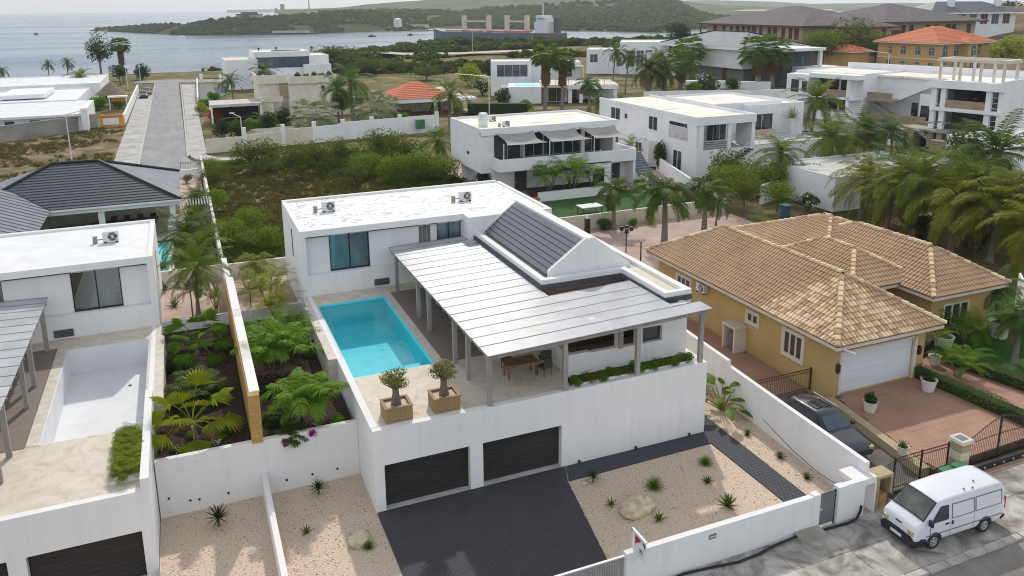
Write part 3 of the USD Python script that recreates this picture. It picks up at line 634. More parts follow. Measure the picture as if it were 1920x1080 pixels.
# ---------------------------------------------------------------- streets and yards (each sheet a few millimetres above the one below)
ground('street', MB().box(-40, 90, -24, -11.6, -.2, -.10), ASPHALT)
m = MB(); m.box(-40, 90, -11.3, -7.7, -.2, -.012); ground('pavement', m, SIDEWALK)
p = thing('kerb', 'pale worn kerb stones along the street edge beside the van', 'kerb')
k = 0
for x in np.arange(4.0, 40, 1.0):
    m = MB(); e = R.uniform(-.012, .012); m.cbox((x + .5, -11.45 + e, -.2), (.97, .28, .215 + R.uniform(-.01, .012)), R.uniform(-.012, .012), .97); m.build('kerb_stone', KERB, p)
slabs = thing('pavement_slabs', 'stained concrete slabs of the pavement in front of the white wall', 'pavement', kind='structure')
xx = [5.5, 8.2, 10.9, 13.5, 16.2, 18.45, 22.8, 25.4, 28.0, 31.0]
for a, b in zip(xx[:-1], xx[1:]):
    for y0, y1 in ((-11.28, -9.55), (-9.52, -8.02)):
        e = R.uniform(0, .008); MB().box(a + .012, b - .012, y0, y1, -.03, .004 + e).build('slab', SIDEWALK, slabs)
ground('front_gravel', MB().sheet([(-8.3, -7.75), (19.4, -7.75), (19.9, 17), (16.4, 17), (16.35, 0), (0.02, 0), (-.02, 3.3), (-8.3, 3.3)], 0.0), GRAVEL)
ground('left_gravel', MB().sheet([(-14, -12), (-8.28, -12), (-8.28, .0), (-14, 0)], -.42), GRAVEL)

def pavers(parent, poly, z, lx, ly, near, mats, h=.05, cap=300):
    """running-bond pavers over a polygon: the nearest ones each a part, the others one part"""
    P = Polygon(poly); x0, y0, x1, y1 = P.bounds; items = []; gap_ = .008
    for j, y in enumerate(np.arange(y0, y1, ly)):
        for x in np.arange(x0 - (j % 2) * lx / 2, x1, lx):
            q = (x + lx / 2, y + ly / 2)
            c_ = Polygon([(x, y), (x + lx - gap_, y), (x + lx - gap_, y + ly - gap_), (x, y + ly - gap_)]).intersection(P)
            if c_.area > lx * ly * .12 and c_.geom_type == 'Polygon':
                items.append((*q, None if c_.area > (lx - gap_) * (ly - gap_) * .999 else list(c_.exterior.coords)[:-1]))
    items.sort(key=lambda q: (q[0] - near[0]) ** 2 + (q[1] - near[1]) ** 2)
    rest = MB()
    for i, q in enumerate(items):
        d = (lx - gap_, ly - gap_, h); b = (q[0], q[1], z - h + R.uniform(-.002, .002)); mb = MB() if i < cap else rest
        if q[2] is None:
            mb.cbox(b, d, 0, .97)
        else:
            mb.prism(q[2], b[2], b[2] + h)
        if i < cap:
            mb.build('paver', mats[0], parent)
    if len(items) > cap:
        rest.build('pavers', mats[1], parent, kind='stuff')

DRIVE = [(0.02, -.03), (8.7, -.03), (8.28, -1.15), (7.12, -7.7), (0.02, -7.7)]
drive = thing('driveway', 'black block-paved driveway in front of the two dark garage doors', 'driveway', kind='structure')
MB().prism(DRIVE, .001, .006).build('bed', PAVER, drive)
pavers(drive, DRIVE, .055, .22, .11, (1.5, -7.7), (PAVERONE, PAVER))
walk = thing('garden_path', 'dark grey paved path along the white facade and out to the side gate', 'path', kind='structure')
WALK = [(8.75, -.03), (16.32, -.03), (16.32, 1.6), (17.3, 1.6), (17.15, -7.7), (16.0, -7.7), (15.98, -1.02), (8.35, -1.12)]
MB().prism(WALK, .001, .006).build('bed', PATH, walk)
pavers(walk, WALK, .05, .2, .2, (16.5, -7.7), (PATH, PATH))
peb = []
for s_, c_ in ((.022, 5), (.035, 5)):
    q = trimesh.creation.icosphere(0, s_); q.vertices *= [1.2, .9, .6]; peb.append(MB().tm(q))
pos = []
for _ in range(14000):
    a, b = R.uniform(-8.2, 19.2), R.uniform(-7.7, 3.2)
    if (Polygon(DRIVE).buffer(.03).contains(Point(a, b)) or Polygon(WALK).buffer(.03).contains(Point(a, b)) or (b > -.05 and -.1 < a < 16.4)):
        continue
    pos.append((a, b, .008))
scatter('gravel_stones', peb, [PEBBLE, PEBBLE], pos, scales=rng.uniform(.4, 1.2, len(pos)))

# yards behind
ground('court', MB().sheet([(19.5, 17.5), (44, 17.5), (44, 34.9), (16.5, 34.9), (16.5, 17.5)], -.02), PINKSAND)
ground('neighbour_court', MB().sheet([(21.2, -7.1), (23.3, -7.1), (24.05, .2), (24.2, 18), (19.9, 17.4), (19.6, 2.5), (21.0, 2.5)], .0), REDTILE)
ground('lawn', MB().sheet([(24.8, 35.5), (43.0, 35.4), (44.8, 47.5), (24.8, 48.5)], 0.0), TURF)
ground('villa_yard', MB().sheet([(24.0, 48.5), (49, 47), (49, 72), (24, 72)], -.02), PINKSAND)
ground('scrub_lot', MB().sheet([(-3.8, 27.3), (24.4, 25.6), (24.4, 66), (20, 88), (-3.8, 84)], .0), SCRUB)
ground('north_street', MB().box(-11.7, -5.7, 84, 232, -.2, .0), ASPHALT2)
ground('crossing_street', MB().sheet([(-24, 79), (10, 80.5), (10, 84.0), (-3.0, 85.6), (-5.2, 88.5), (-5.75, 92), (-11.7, 92), (-13, 86), (-24, 85)], .008), ASPHALT2)
ground('street_end', MB().sheet([(-18, 224), (8, 214), (10, 224), (-16, 236)], .012), ASPHALT2)
ground('left_footway', MB().box(-15.1, -11.95, 88, 186, -.2, .10), FOOTWAY)
ground('right_footway', MB().prism([(-5.4, 93), (-4.6, 89), (-2.4, 86.6), (9, 85.2), (9, 87.5), (-1.6, 88.8), (-3.0, 92), (-2.6, 150), (-1.0, 210), (-4.9, 212)], -.2, .10), FOOTWAY)
for nm, q in (('left_kerb', [(-11.95, 88), (-11.7, 88), (-11.7, 222), (-11.95, 222)]), ('right_kerb', [(-5.7, 92), (-5.42, 92), (-5.0, 213), (-5.28, 213)])):
    ground(nm, MB().prism(q, -.1, .13), KERB)
ground('empty_lot', MB().sheet([(-60, 80), (-15.1, 86), (-15.1, 128), (-60, 124)], -.01), DIRT)
ground('coast_grass', MB().sheet([(-30, 236), (20, 226), (34, 236), (30, 262), (-30, 262)], .02), SCRUB)
ground('dirt_track', MB().sheet([(71, 317), (80, 289), (101, 283), (137, 290), (142, 301), (105, 296), (84, 305), (75, 334)], 1.6), SAND)

# ---------------------------------------------------------------- the two white houses (the left one is the mirror image of the other)
def white_house(sx, x0, zo, name, label, pool_label, deck_label, perg_label, left):
    tf = lambda v: np.stack([x0 + sx * v[:, 0], v[:, 1], v[:, 2] + zo], 1)
    B = lambda: MB(tf)
    h = thing(name, label, 'house', (x0, 0, zo))
    m = B(); m.wall('x', 0, .3, 0, 16.3, -.3 if left else -.05, 3.74, [(.42, 4.16, .04, 2.12), (4.75, 8.53, .04, 2.12)]); m.build('front_wall', WHITE, h)
    m = B(); m.box(0, .22, .3, 17, -.3, 3.735); m.build('side_wall', WHITE, h); m = B(); m.box(16.05, 16.3, .3, 17, -.05, 3.735); m.build('side_wall', WHITE, h)
    for a, b in ((.42, 4.16), (4.75, 8.53)):
        m = B(); m.box(a, b, .0, .34, -.1, .05); m.build('door_sill', CONCRETE, h)
        m = B(); m.box(a - .1, b + .1, .36, .42, .0, 2.3)
        d = m.build('garage_door', BLACKFRAME, h)
        for k in range(5):
            m = B(); z = .06 + k * .412; m.box(a + .02, b - .02, .31, .36, z, z + .20); m.box(a + .02, b - .02, .315, .36, z + .206, z + .40); m.build('door_board', DOORDARK, d)
    # terrace round the pool (x .3-4.25, y 5.15-15.3)
    m = B(); m.box(.22, 16.05, .3, 5.15, 3.5, 3.72); m.box(4.7, 16.05, 5.15, 17, 3.5, 3.70); m.box(.22, 4.7, 15.3, 17, 3.5, 3.72); m.build('terrace', TERRACE, h)
    for k in range(10):
        y = 5.15 + k * 1.015; m = B(); m.box(4.25, 4.70, y + .004, y + 1.011, 3.5, 3.735); m.build('coping_stone', COPING, h)
    m = B(); m.box(-.42, .3, 7.6, 15.3, 2.0, 3.73); m.box(-.28, .22, 15.3, 17, 2.0, 3.725); m.build('pool_side_wall', COPING, h)
    m = B(); m.box(-.02, .28, 0.3 if not left else 0.0, 7.6, 3.735, 3.76 if not left else 4.22); m.build('edge_upstand', WHITE, h)
    if left:
        m = B(); m.box(.28, .34, .9, 4.4, 3.72, 3.98); m.box(1.25, 1.33, .9, 4.4, 3.72, 3.98); m.box(.34, 1.25, .9, .98, 3.72, 3.98); m.box(.34, 1.25, 4.32, 4.4, 3.72, 3.98); m.box(.34, 1.25, .98, 4.32, 3.72, 3.88); m.build('plant_trough', WHITE, h)
    # pool
    pl = thing('swimming_pool', pool_label, 'pool', (x0, 5, zo))
    bz = 2.35; m = B(); m.box(.3, 4.25, 5.15, 15.3, bz - .2, bz); m.box(.26, .34, 5.19, 15.26, bz, 3.70); m.box(4.17, 4.246, 5.19, 15.26, bz, 3.725); m.box(.34, 4.17, 5.155, 5.23, bz, 3.705); m.box(.34, 4.17, 15.2, 15.295, bz, 3.705)
    m.build('basin', BASINEMPTY if left else BASIN, pl)
    if not left:
        m = B(); m.box(2.9, 4.17, 5.23, 6.5, bz, 3.25); m.box(2.9, 4.17, 6.5, 6.9, bz, 2.9); m.build('steps', BASIN, pl)
        m = B(); m.sheet([(.34, 5.23), (4.17, 5.23), (4.17, 15.2), (.34, 15.2)], 3.60); m.build('water', WATER, pl)
    else:
        m = B(); m.cbox((1.3, 12.6, bz), (.14, .14, .03)); m.build('drain', BLACKPLASTIC, pl)
    dk = thing('wooden_deck', deck_label, 'deck', (x0, 5, zo))
    for k in range(72):
        y = 5.1 + k * .147; m = B(); m.box(4.72, 10.3, y, y + .138, 3.70, 3.742 + R.uniform(-.003, .003)); m.build('deck_board', DECK, dk)
    # the upper wing behind
    m = B(); m.box(-.2, 9.9, 17.0, 17.35, 3.5, 5.0); m.box(-.2, .12, 17.0, 17.35, 5.0, 7.36); m.build('wing_wall', WHITE, h); m = B(); m.box(-.2, 0.12, 17.35, 25.1, 2.0, 7.4); m.build('wing_wall', WHITE, h); m = B(); m.box(-.2, 15.35, 25.1, 25.4, 3.0, 7.4); m.build('wing_wall', WHITE, h)
    m = B(); m.wall('x', 17.36, 17.6, .125, 9.9, 5.0, 7.36, [(1.52, 3.92, 5.02, 7.30), (7.08, 7.84, 5.02, 7.32), (8.25, 9.85, 5.02, 7.32)]); m.build('recessed_wall', WHITE, h)
    m = B(); m.box(-.2, 9.9, 17.0, 17.36, 7.36, 7.75); m.build('fascia', WHITE, h)
    m = B(); m.box(9.9, 15.6, 15.95, 16.3, 6.2, 7.75); m.box(9.9, 10.1, 16.3, 17.36, 3.7, 7.75); m.box(15.35, 15.6, 16.3, 25.1, 2.5, 7.75); m.build('side_block', WHITE, h)
    m = B(); m.box(-.2, 15.35, 25.15, 25.4, 7.4, 7.8); m.box(-.2, .06, 17.36, 25.15, 7.4, 7.76); m.build('parapet', WHITE, h)
    m = B(); m.box(.06, 9.9, 17.36, 25.15, 7.2, 7.66); m.box(9.9, 15.35, 17.36, 25.15, 7.2, 7.66); m.box(10.1, 15.35, 16.3, 17.36, 7.2, 7.66); m.build('roof', ROOFCLEAN if left else ROOFWHITE, h)
    m = B(); m.box(4.05, 5.0, 16.96, 17.0, 3.82, 4.24)
    v = m.build('vent_grille', MIDGREY, h)
    for k in range(6):
        m = B(); m.box(4.08, 4.97, 16.945, 16.96, 3.85 + k * .066, 3.885 + k * .066); m.build('slat', DARKGREY, v)
    # sliding window with a room behind it
    m = B(); f = .055
    m.box(1.52, 1.52 + f, 17.34, 17.44, 5.02, 7.3); m.box(3.92 - f, 3.92, 17.34, 17.44, 5.02, 7.3); m.box(2.69, 2.75, 17.34, 17.43, 5.09, 7.24); m.box(1.52 + f, 3.92 - f, 17.34, 17.44, 5.02, 5.09); m.box(1.52 + f, 3.92 - f, 17.34, 17.44, 7.24, 7.3)
    w = m.build('sliding_window', BLACKFRAME, h)
    for a, b in ((1.57, 2.70), (2.74, 3.87)):
        m = B(); m.box(a, b, 17.385, 17.395, 5.08, 7.25); m.build('pane', PANE, w)
    m = B(); m.box(.5, 5.6, 21.0, 21.1, 4.9, 7.2); m.box(.45, .5, 17.6, 21.0, 4.9, 7.2); m.box(5.6, 5.7, 17.6, 21.0, 4.9, 7.2); m.box(.5, 5.6, 17.6, 21.0, 4.85, 4.95); m.build('room', INTERIOR, h)
    if left:
        t = thing('bathtub', 'white freestanding bathtub behind the glass of the left white house', 'bathtub', tuple(tf(np.array([[2.25, 18.3, 4.95]]))[0]))
        m = B(); m.lathe([(.33, 4.95), (.40, 5.3), (.45, 5.58), (.47, 5.6), (.42, 5.58), (.36, 5.2), (.0, 5.1)], (0, 0, 0), 20); q, g = m.arrays()
        MB().add((q - (x0, 0, 0)) * [1.0, 1.0, 1] * (.95, 1, 1) + tf(np.array([[2.25, 18.3, -zo]]))[0] * [1, 1, 1], g).build('tub', METALWHITE, t)
    else:
        c = B(); n = 60; xs_ = np.linspace(1.56, 3.88, n); yy = 17.62 + .05 * np.sin(np.arange(n) * 1.35)
        q = [(x, y, z) for z in (5.0, 7.25) for x, y in zip(xs_, yy)]; c.add(q, [(i, i + 1, n + i + 1, n + i) for i in range(n - 1)]); c.build('curtain', CURTAIN, w)
    # louvred shutter and second window beside it
    m = B(); m.box(7.09, 7.83, 17.42, 17.46, 5.03, 7.31)
    s_ = m.build('shutter', MIDGREY, h)
    for k in range(5):
        m = B(); m.box(7.11 + k * .145, 7.21 + k * .145, 17.37, 17.42, 5.05, 7.29); m.build('slat', GATEGREY if k % 2 else MIDGREY, s_)
    m = B(); [m.box(a, a + .05, 17.36, 17.42, 5.02, 7.32) for a in (8.25, 9.0, 9.8)]; m.box(8.3, 9.8, 17.36, 17.42, 5.02, 5.08); w2 = m.build('sliding_window', BLACKFRAME, h)
    m = B(); n = 50; xs_ = np.linspace(8.3, 9.8, n); q = [(x, 17.5 + .04 * math.sin(i * 1.5), z) for z in (5.0, 7.3) for i, x in enumerate(xs_)]; m.add(q, [(i, i + 1, n + i + 1, n + i) for i in range(n - 1)]); m.build('curtain', CURTAIN, w2)
    m = B(); m.box(8.3, 9.8, 17.385, 17.395, 5.08, 7.3); m.build('pane', PANE, w2)
    m = B(); m.box(-.21, -.17, 20.6, 21.0, 5.2, 7.0); m.build('side_window', DPANE, h)
    # kitchen block, parapets and the slate gable
    if not left:
        m = B(); m.wall('x', 1.3, 1.55, 10.6, 15.95, 3.72, 6.35, [(10.6, 12.05, 4.72, 6.0), (12.35, 13.1, 4.66, 6.0), (13.45, 14.55, 4.66, 5.45)]); m.box(15.7, 15.95, 1.55, 7.0, 3.72, 6.35); m.box(9.5, 9.72, 1.3, 5.9, 3.72, 4.78); m.box(9.72, 10.6, 1.3, 1.55, 3.72, 4.78); m.build('kitchen_wall', WHITE, h)
        m = B(); m.box(9.72, 15.7, 1.55, 2.2, 4.62, 4.70); m.build('worktop', BROWNROOM, h)
        m = B(); m.box(9.8, 15.7, 5.7, 5.85, 3.72, 6.3); m.box(9.9, 15.6, 3.3, 3.9, 3.72, 4.6); m.build('kitchen_back', BROWNROOM, h)
        m = B(); m.box(13.45, 14.55, 1.5, 1.53, 4.66, 5.45); m.build('kitchen_window', DPANE, h)
        for q in ((10.3, 10.62, 6.0, 16.0), (10.62, 15.0, 5.98, 6.3), (15.0, 15.32, 1.85, 6.3), (15.32, 16.2, 1.85, 2.12), (16.2, 16.55, 1.85, 16.0)):
            m = B(); m.box(*q, 6.05, 6.80); m.build('roof_upstand', WHITE, h)
        for q in ((10.21, 10.295, 5.9, 16.9), (10.3, 14.95, 5.88, 5.975), (14.9, 14.995, 1.75, 5.9), (15.0, 16.5, 1.75, 1.845)):
            m = B(); m.box(*q, 6.3, 6.56); m.build('gutter', SEAL, h)
        m = B(); m.box(10.62, 16.2, 6.3, 15.95, 6.1, 6.62); m.build('flat_roof', CONCRETE, h); m = B(); m.box(15.32, 16.2, 2.12, 6.3, 6.1, 6.62); m.build('flat_roof', CREAMWALL, h)
        gx0, gx1, gp0, gp1, yf, yb = 11.0, 15.85, 13.15, 13.65, 6.6, 16.1
        G_ = [(gx0, 6.5), (gx1, 6.5), (gx1, 6.86), (gp1, 8.52), (gp0, 8.52), (gx0, 7.02)]
        for ya, yb_ in ((yf, yf + .22), (yb - .2, yb)):
            v = [(a, y, b) for y in (ya, yb_) for a, b in G_]; n = 6
            m = B(); m.add(v, [(0, i, i + 1) for i in range(1, 5)] + [(6, 6 + i + 1, 6 + i) for i in range(1, 5)] + [q for i in range(6) for q in ((i, i + 6, (i + 1) % 6 + 6), (i, (i + 1) % 6 + 6, (i + 1) % 6))]); m.build('gable_wall', WHITE, h)
        m = B(); m.box(gp0 - .03, gp1 + .03, yf + .22, yb - .2, 8.30, 8.53); m.build('ridge_cap', WHITE, h)
        sl = np.array([gp0 - gx0 - .1, 0, 8.40 - 6.78]); L_ = np.linalg.norm(sl); sl /= L_; nr_ = np.array([-sl[2], 0, sl[0]])
        for k in range(8):
            for j in range(18):
                ya = yf + .24 + j * (yb - yf - .46) / 18; yb_ = ya + (yb - yf - .46) / 18 - .006
                a = np.array([gx0 - .02, 0, 6.74]) + sl * (k * L_ / 8); b = a + sl * (L_ / 8 + .03)
                q = [a + nr_ * .06 + (0, ya, 0), b + nr_ * .04 + (0, ya, 0), b + nr_ * .04 + (0, yb_, 0), a + nr_ * .06 + (0, yb_, 0)]
                m = B(); m.plate(q, .06); m.build('slate', SLATE, h)
            a = np.array([gx0 - .02, 0, 6.74]) + sl * (k * L_ / 8 - .0)
            m = B(); m.tube([a + nr_ * .058 + (0, yf + .23, 0), a + nr_ * .058 + (0, yb - .22, 0)], .022, 5); m.build('slate_seam', BLACKFRAME, h)
        m = B(); q = [(gx1 + .05, yf + .2, 6.8), (gx1 + .05, yb - .2, 6.8), (gp1, yb - .2, 8.45), (gp1, yf + .2, 8.45)]; m.plate(q, .08); m.build('east_slope', SLATE, h)
    # pergola
    pg = thing('pergola', perg_label, 'pergola', (x0 + sx * 5, 0, 3.72 + zo))
    zr = lambda x: 6.17 + .031 * (x - 5.05)
    for y in ((15.7, 11.04, 9.0, 4.8, 2.87, .16) if not left else (15.5, 11.2, 8.96, 4.63, 2.7, .3)):
        m = B(); m.cbox((5.16, y, 3.70), (.20, .17, zr(5.16) - 3.70 - .02)); m.build('post', GREYWOOD, pg)
    if not left:
        for x in (8.75, 12.49, 15.98):
            m = B(); m.cbox((x, .16, 3.74), (.2, .2, zr(x) - 3.90)); m.build('post', GREYWOOD, pg)
        m = B(); m.cbox((12.2, 1.24, 4.7), (.22, .2, 1.5)); m.build('post', GREYWOOD, pg)
        m = B(); m.cbox((8.2, 4.9, 3.7), (.2, .2, 2.4)); m.build('post', GREYWOOD, pg)
    xr = 16.3 if not left else 9.0
    m = B(); m.add([(x, y, zr(x) - d) for d in (.28, .03) for y in (.04, .20) for x in (5.02, xr - .1)], [(0, 2, 3, 1), (4, 5, 7, 6), (0, 1, 5, 4), (2, 6, 7, 3), (0, 4, 6, 2), (1, 3, 7, 5)]); m.build('front_beam', GREYWOOD, pg)
    m = B(); m.box(5.08, 5.24, .2, 17.0, zr(5.1) - .22, zr(5.1) - .035); m.build('edge_beam', GREYWOOD, pg)
    for y in np.arange(.9, 17.0, 1.01):
        xe = (xr - .15 if y < 1.7 else 14.9 if y < 5.8 else 10.2) if not left else xr
        m = B(); m.add([(x, yy, zr(x) - d) for d in (.16, .032) for yy in (y - .04, y + .04) for x in (4.98, xe)], [(0, 2, 3, 1), (4, 5, 7, 6), (0, 1, 5, 4), (2, 6, 7, 3), (0, 4, 6, 2), (1, 3, 7, 5)]); m.build('rafter', GREYWOOD, pg)
    ys_ = [-.14, .9] + [.9 + k * 1.01 for k in range(1, 16)] + [16.9]
    for a, b in zip(ys_[:-1], ys_[1:]):
        parts = [(5.0, xr + .06)] if b < 1.8 or left else [(5.0, 10.4), (10.4, 14.9)] if b < 5.9 else [(5.0, 10.2)]
        if b < 1.8 and not left and a < 0:
            parts = [(5.0, 10.9), (10.9, xr + .06)]
        for xa, xb in parts:
            q = [(xa + .004, a + .014, zr(xa)), (xb - .004, a + .014, zr(xb)), (xb - .004, b - .014, zr(xb)), (xa + .004, b - .014, zr(xa))]
            m = B(); m.plate(q, .026); m.build('roof_panel', PANEL, pg)
        xb = parts[-1][1]
        m = B(); m.add([(x, yy, zr(x) + d) for d in (-.02, .014) for yy in (b - .022, b + .022) for x in (5.0, xb)], [(0, 2, 3, 1), (4, 5, 7, 6), (0, 1, 5, 4), (2, 6, 7, 3), (0, 4, 6, 2), (1, 3, 7, 5)]); m.build('joint_strip', MIDGREY, pg)
    return h

white_house(1, 0.0, 0.0, 'white_house', 'white flat-roofed house with turquoise pool terrace above two dark garage doors', 'turquoise rectangular swimming pool full of water on the white terrace', 'grey weathered wooden deck between the turquoise pool and the kitchen', 'grey timber pergola with a wide white panel roof in the middle of the scene', False)
white_house(-1, -8.32, -.42, 'white_house', 'white house at the left edge with bathtub window and empty pool', 'empty pale swimming pool without water at the left edge', 'grey wooden deck beside the empty pool at the left edge', 'grey timber pergola cut by the left edge of the picture', True)

# ---------------------------------------------------------------- planting beds and walls between the two houses
def mound(name, x0, x1, y0, y1, z, m, amp=.12, st=.4):
    a, b = np.meshgrid(np.arange(x0, x1 + st * .5, st).clip(x0, x1), np.arange(y0, y1 + st * .5, st).clip(y0, y1), indexing='ij')
    zz = z + amp * (meshkit.fbm(np.stack([a / 1.1, b / 1.1, a * 0], -1), 4) - .5) * 2; n, k = a.shape; i = np.arange(n * k).reshape(n, k)
    ground(name, MB().add(np.stack([a, b, zz], -1).reshape(-1, 3), np.stack([i[:-1, :-1], i[1:, :-1], i[1:, 1:], i[:-1, 1:]], -1).reshape(-1, 4)), m, smooth=True)
mound('planting_bed', -8.3, -4.5, 3.45, 18.1, 2.30, SOIL)
mound('planting_bed', -4.1, -.02, 3.45, 18.1, 2.30, SOIL)
m = MB(); m.box(-8.28, -.01, 3.2, 3.44, -.3, 2.60)
w = one('retaining_wall', m, WHITE, 'long white retaining wall in front of the two planting beds', 'wall')
for x, z in ((-7.9, .85), (-6.75, .5), (-5.6, .5), (-3.2, .5), (-2.1, .5), (-1.0, .5), (-7.1, .55)):
    m = MB(); m.tube([(x, 3.17, z), (x, 3.21, z)], .05, 8); m.build('drain_hole', BLACKPLASTIC, w)
f = thing('garden_fence', 'ochre timber faced wall with white capping between the two planting beds', 'fence', (-4.25, 3.2, 2.3))
m = MB(); m.box(-4.30, -4.02, 3.55, 19.5, 2.0, 4.66); m.build('core', WHITE, f)
m = MB(); m.box(-4.48, -4.02, 3.14, 3.54, 2.55, 4.74); m.build('end_post', YELLOWWOOD, f)
for k in range(5):
    for j in range(4):
        y = 3.55 + j * 3.99; MB().box(-4.46 - .004 * (j % 2), -4.305, y + .004, y + 3.984, 2.25 + k * .484, 2.728 + k * .484).build('board', YELLOWWOOD, f)
for k in range(14):
    y = 3.55 + k * 1.14; MB().box(-4.40, -3.98, y + .003, y + 1.136, 4.664, 4.75).build('capping_stone', WEATHERED if k in (3, 4, 8) else WHITE, f)
one('low_wall', MB().box(-8.3, -4.31, 18.1, 18.35, 1.9, 3.0), WHITE, 'low white wall behind the left planting bed with the fan palm', 'wall')
one('low_wall', MB().box(-4.01, -.2, 18.1, 18.35, 1.9, 3.0), WHITE, 'low white wall behind the right planting bed beside the pool house', 'wall')
ground('patio', MB().sheet([(-8.3, 18.35), (-4.2, 18.35), (-4.2, 27.0), (-8.3, 27.0)], 2.3), PINKSAND)
ground('patio', MB().sheet([(-4.0, 18.35), (-.2, 18.35), (-.2, 27.0), (-4.0, 27.0)], 2.3), PINKSAND)
one('back_wall', MB().box(-8.4, -4.3, 27.0, 27.22, 0, 3.3), CREAMWALL, 'pale back wall of the left patio, behind the tall coconut palm', 'wall')
one('back_wall', MB().box(-3.95, .3, 27.0, 27.22, 0, 3.25), CREAMWALL, 'pale back wall of the right patio, meeting the corner of the white house', 'wall')
m = MB(); m.box(-4.3, -3.98, 19.5, 27.2, 1.8, 3.7)
one('party_wall', m, WHITE, 'white wall running back between the two patios', 'wall')
m = MB()
for k in range(9):
    y = 27.22 + k * 5.9; m.box(-4.2, -3.95, y, y + 5.9, -.1, 1.95 + (.25 if k == 0 else 0))
one('lot_wall', m, WEATHERED, 'long weathered white wall along the left side of the overgrown lot', 'wall')
one('yard_divider', MB().prism([(-4.22, -7.8), (-4.0, -7.8), (-4.0, 3.2), (-4.22, 3.2)], -.1, 1.10), WHITE, 'narrow white divider wall standing between two gravel yards', 'wall')

# ---------------------------------------------------------------- street front
m = MB(); m.box(7.18, 15.7, -8.0, -7.76, -.1, 1.5); m.box(15.7, 16.02, -8.02, -7.72, -.1, 1.56)
fw = one('front_wall', m, WHITE, 'long white garden wall along the pavement, below the gravel bed with the big rock', 'wall')
m = MB(); m.box(10.72, 11.02, -8.03, -8.0, 1.08, 1.26); pq = m.build('number_plate', SIGNBLUE, fw)
m = MB(); m.box(10.75, 10.99, -8.04, -8.03, 1.15, 1.19); m.build('plate_line', METALWHITE, pq)
m = MB(); m.box(16.92, 17.3, -8.05, -7.75, -.1, 1.62); m.box(17.3, 18.35, -8.03, -7.80, -.1, 1.62); m.box(18.35, 18.95, -8.03, -7.80, 1.35, 1.62); m.box(18.88, 18.98, -8.03, -7.2, -.1, 1.35); m.box(18.35, 18.88, -7.4, -7.3, -.1, 1.35); m.box(17.9, 18.95, -7.80, -7.0, 1.40, 1.60)
one('gate_wall', m, WHITE, 'short white wall with an open meter niche to the right of the small gate', 'wall')
g = thing('side_gate', 'small grey pedestrian gate in the white garden wall', 'gate', (16.05, -7.9, 0))
m = MB(); m.box(16.04, 16.9, -7.92, -7.88, .08, .14); m.box(16.04, 16.9, -7.92, -7.88, 1.40, 1.46); m.box(16.84, 16.9, -7.93, -7.87, .02, 1.5); m.build('gate_frame', BLACKFRAME, g)
for k in range(9):
    MB().box(16.05 + k * .088, 16.13 + k * .088, -7.935, -7.92, .09, 1.45).build('slat', MIDGREY, g)
MB().box(16.10, 16.2, -7.97, -7.935, .78, .83).build('handle', METALWHITE, g)
g = thing('driveway_gate', 'grey slatted sliding gate at the street end of the black driveway', 'gate', (2, -7.9, 0))
m = MB(); m.box(1.0, 7.15, -7.93, -7.85, 1.34, 1.40); m.build('top_rail', METALWHITE, g)
m = MB(); m.box(1.0, 7.15, -7.93, -7.85, .05, .12); m.build('bottom_rail', GATEGREY, g)
for k in range(62):
    MB().box(1.02 + k * .0985, 1.10 + k * .0985, -7.945, -7.915, .1, 1.36).build('slat', GATEGREY, g)
s = thing('sale_sign', 'small white sign with red corner hanging from a bracket over the garden wall', 'sign', (7.7, -7.55, 0))
m = MB(); m.box(7.66, 7.74, -7.59, -7.51, 0, 2.12); m.box(7.66, 7.74, -8.45, -7.51, 2.06, 2.13); m.build('post', METALWHITE, s)
m = MB(); m.box(7.685, 7.715, -8.42, -7.72, 1.22, 2.0); bd = m.build('board', METALWHITE, s)
for x in (7.68, 7.72):
    e = -.004 if x < 7.7 else .004
    for q, mt in (([(-7.74, 1.98), (-8.14, 1.98), (-7.74, 1.62)], SIGNRED), ([(-8.2, 1.98), (-8.40, 1.98), (-8.40, 1.76)], BLACKFRAME), ([(-7.74, 1.24), (-7.74, 1.40), (-7.96, 1.24)], BLACKFRAME), ([(-8.02, 1.52), (-8.24, 1.52), (-8.24, 1.64), (-8.02, 1.64)], SIGNBLUE), ([(-7.82, 1.46), (-8.30, 1.44), (-8.30, 1.47), (-7.82, 1.49)], SIGNBLUE)):
        MB().poly([(x + e, a, b) for a, b in q]).build('print', mt, bd)
one('cable_duct', MB().tube([(5.5, -8.6, .04), (7.2, -8.35, .05), (9.6, -8.12, .05), (10.8, -8.25, .05), (11.8, -8.4, .05), (12.8, -8.35, .06), (13.6, -8.22, .08), (14.75, -8.2, .16)], .05, 7), RUBBER, 'black hose lying along the foot of the white garden wall', 'hose')
one('cable_duct', MB().tube([(15.95, -8.25, .12), (16.5, -8.22, .06), (17.3, -8.25, .05), (17.8, -8.22, .08), (18.1, -8.12, .28), (18.2, -8.06, .5)], .05, 7), RUBBER, 'short black hose climbing the wall beside the small gate', 'hose')
m = MB(); m.box(14.75, 15.95, -8.5, -8.04, -.1, .22)
one('gate_step', m, RAWCONC, 'brown concrete block against the garden wall below the small gate', 'step')
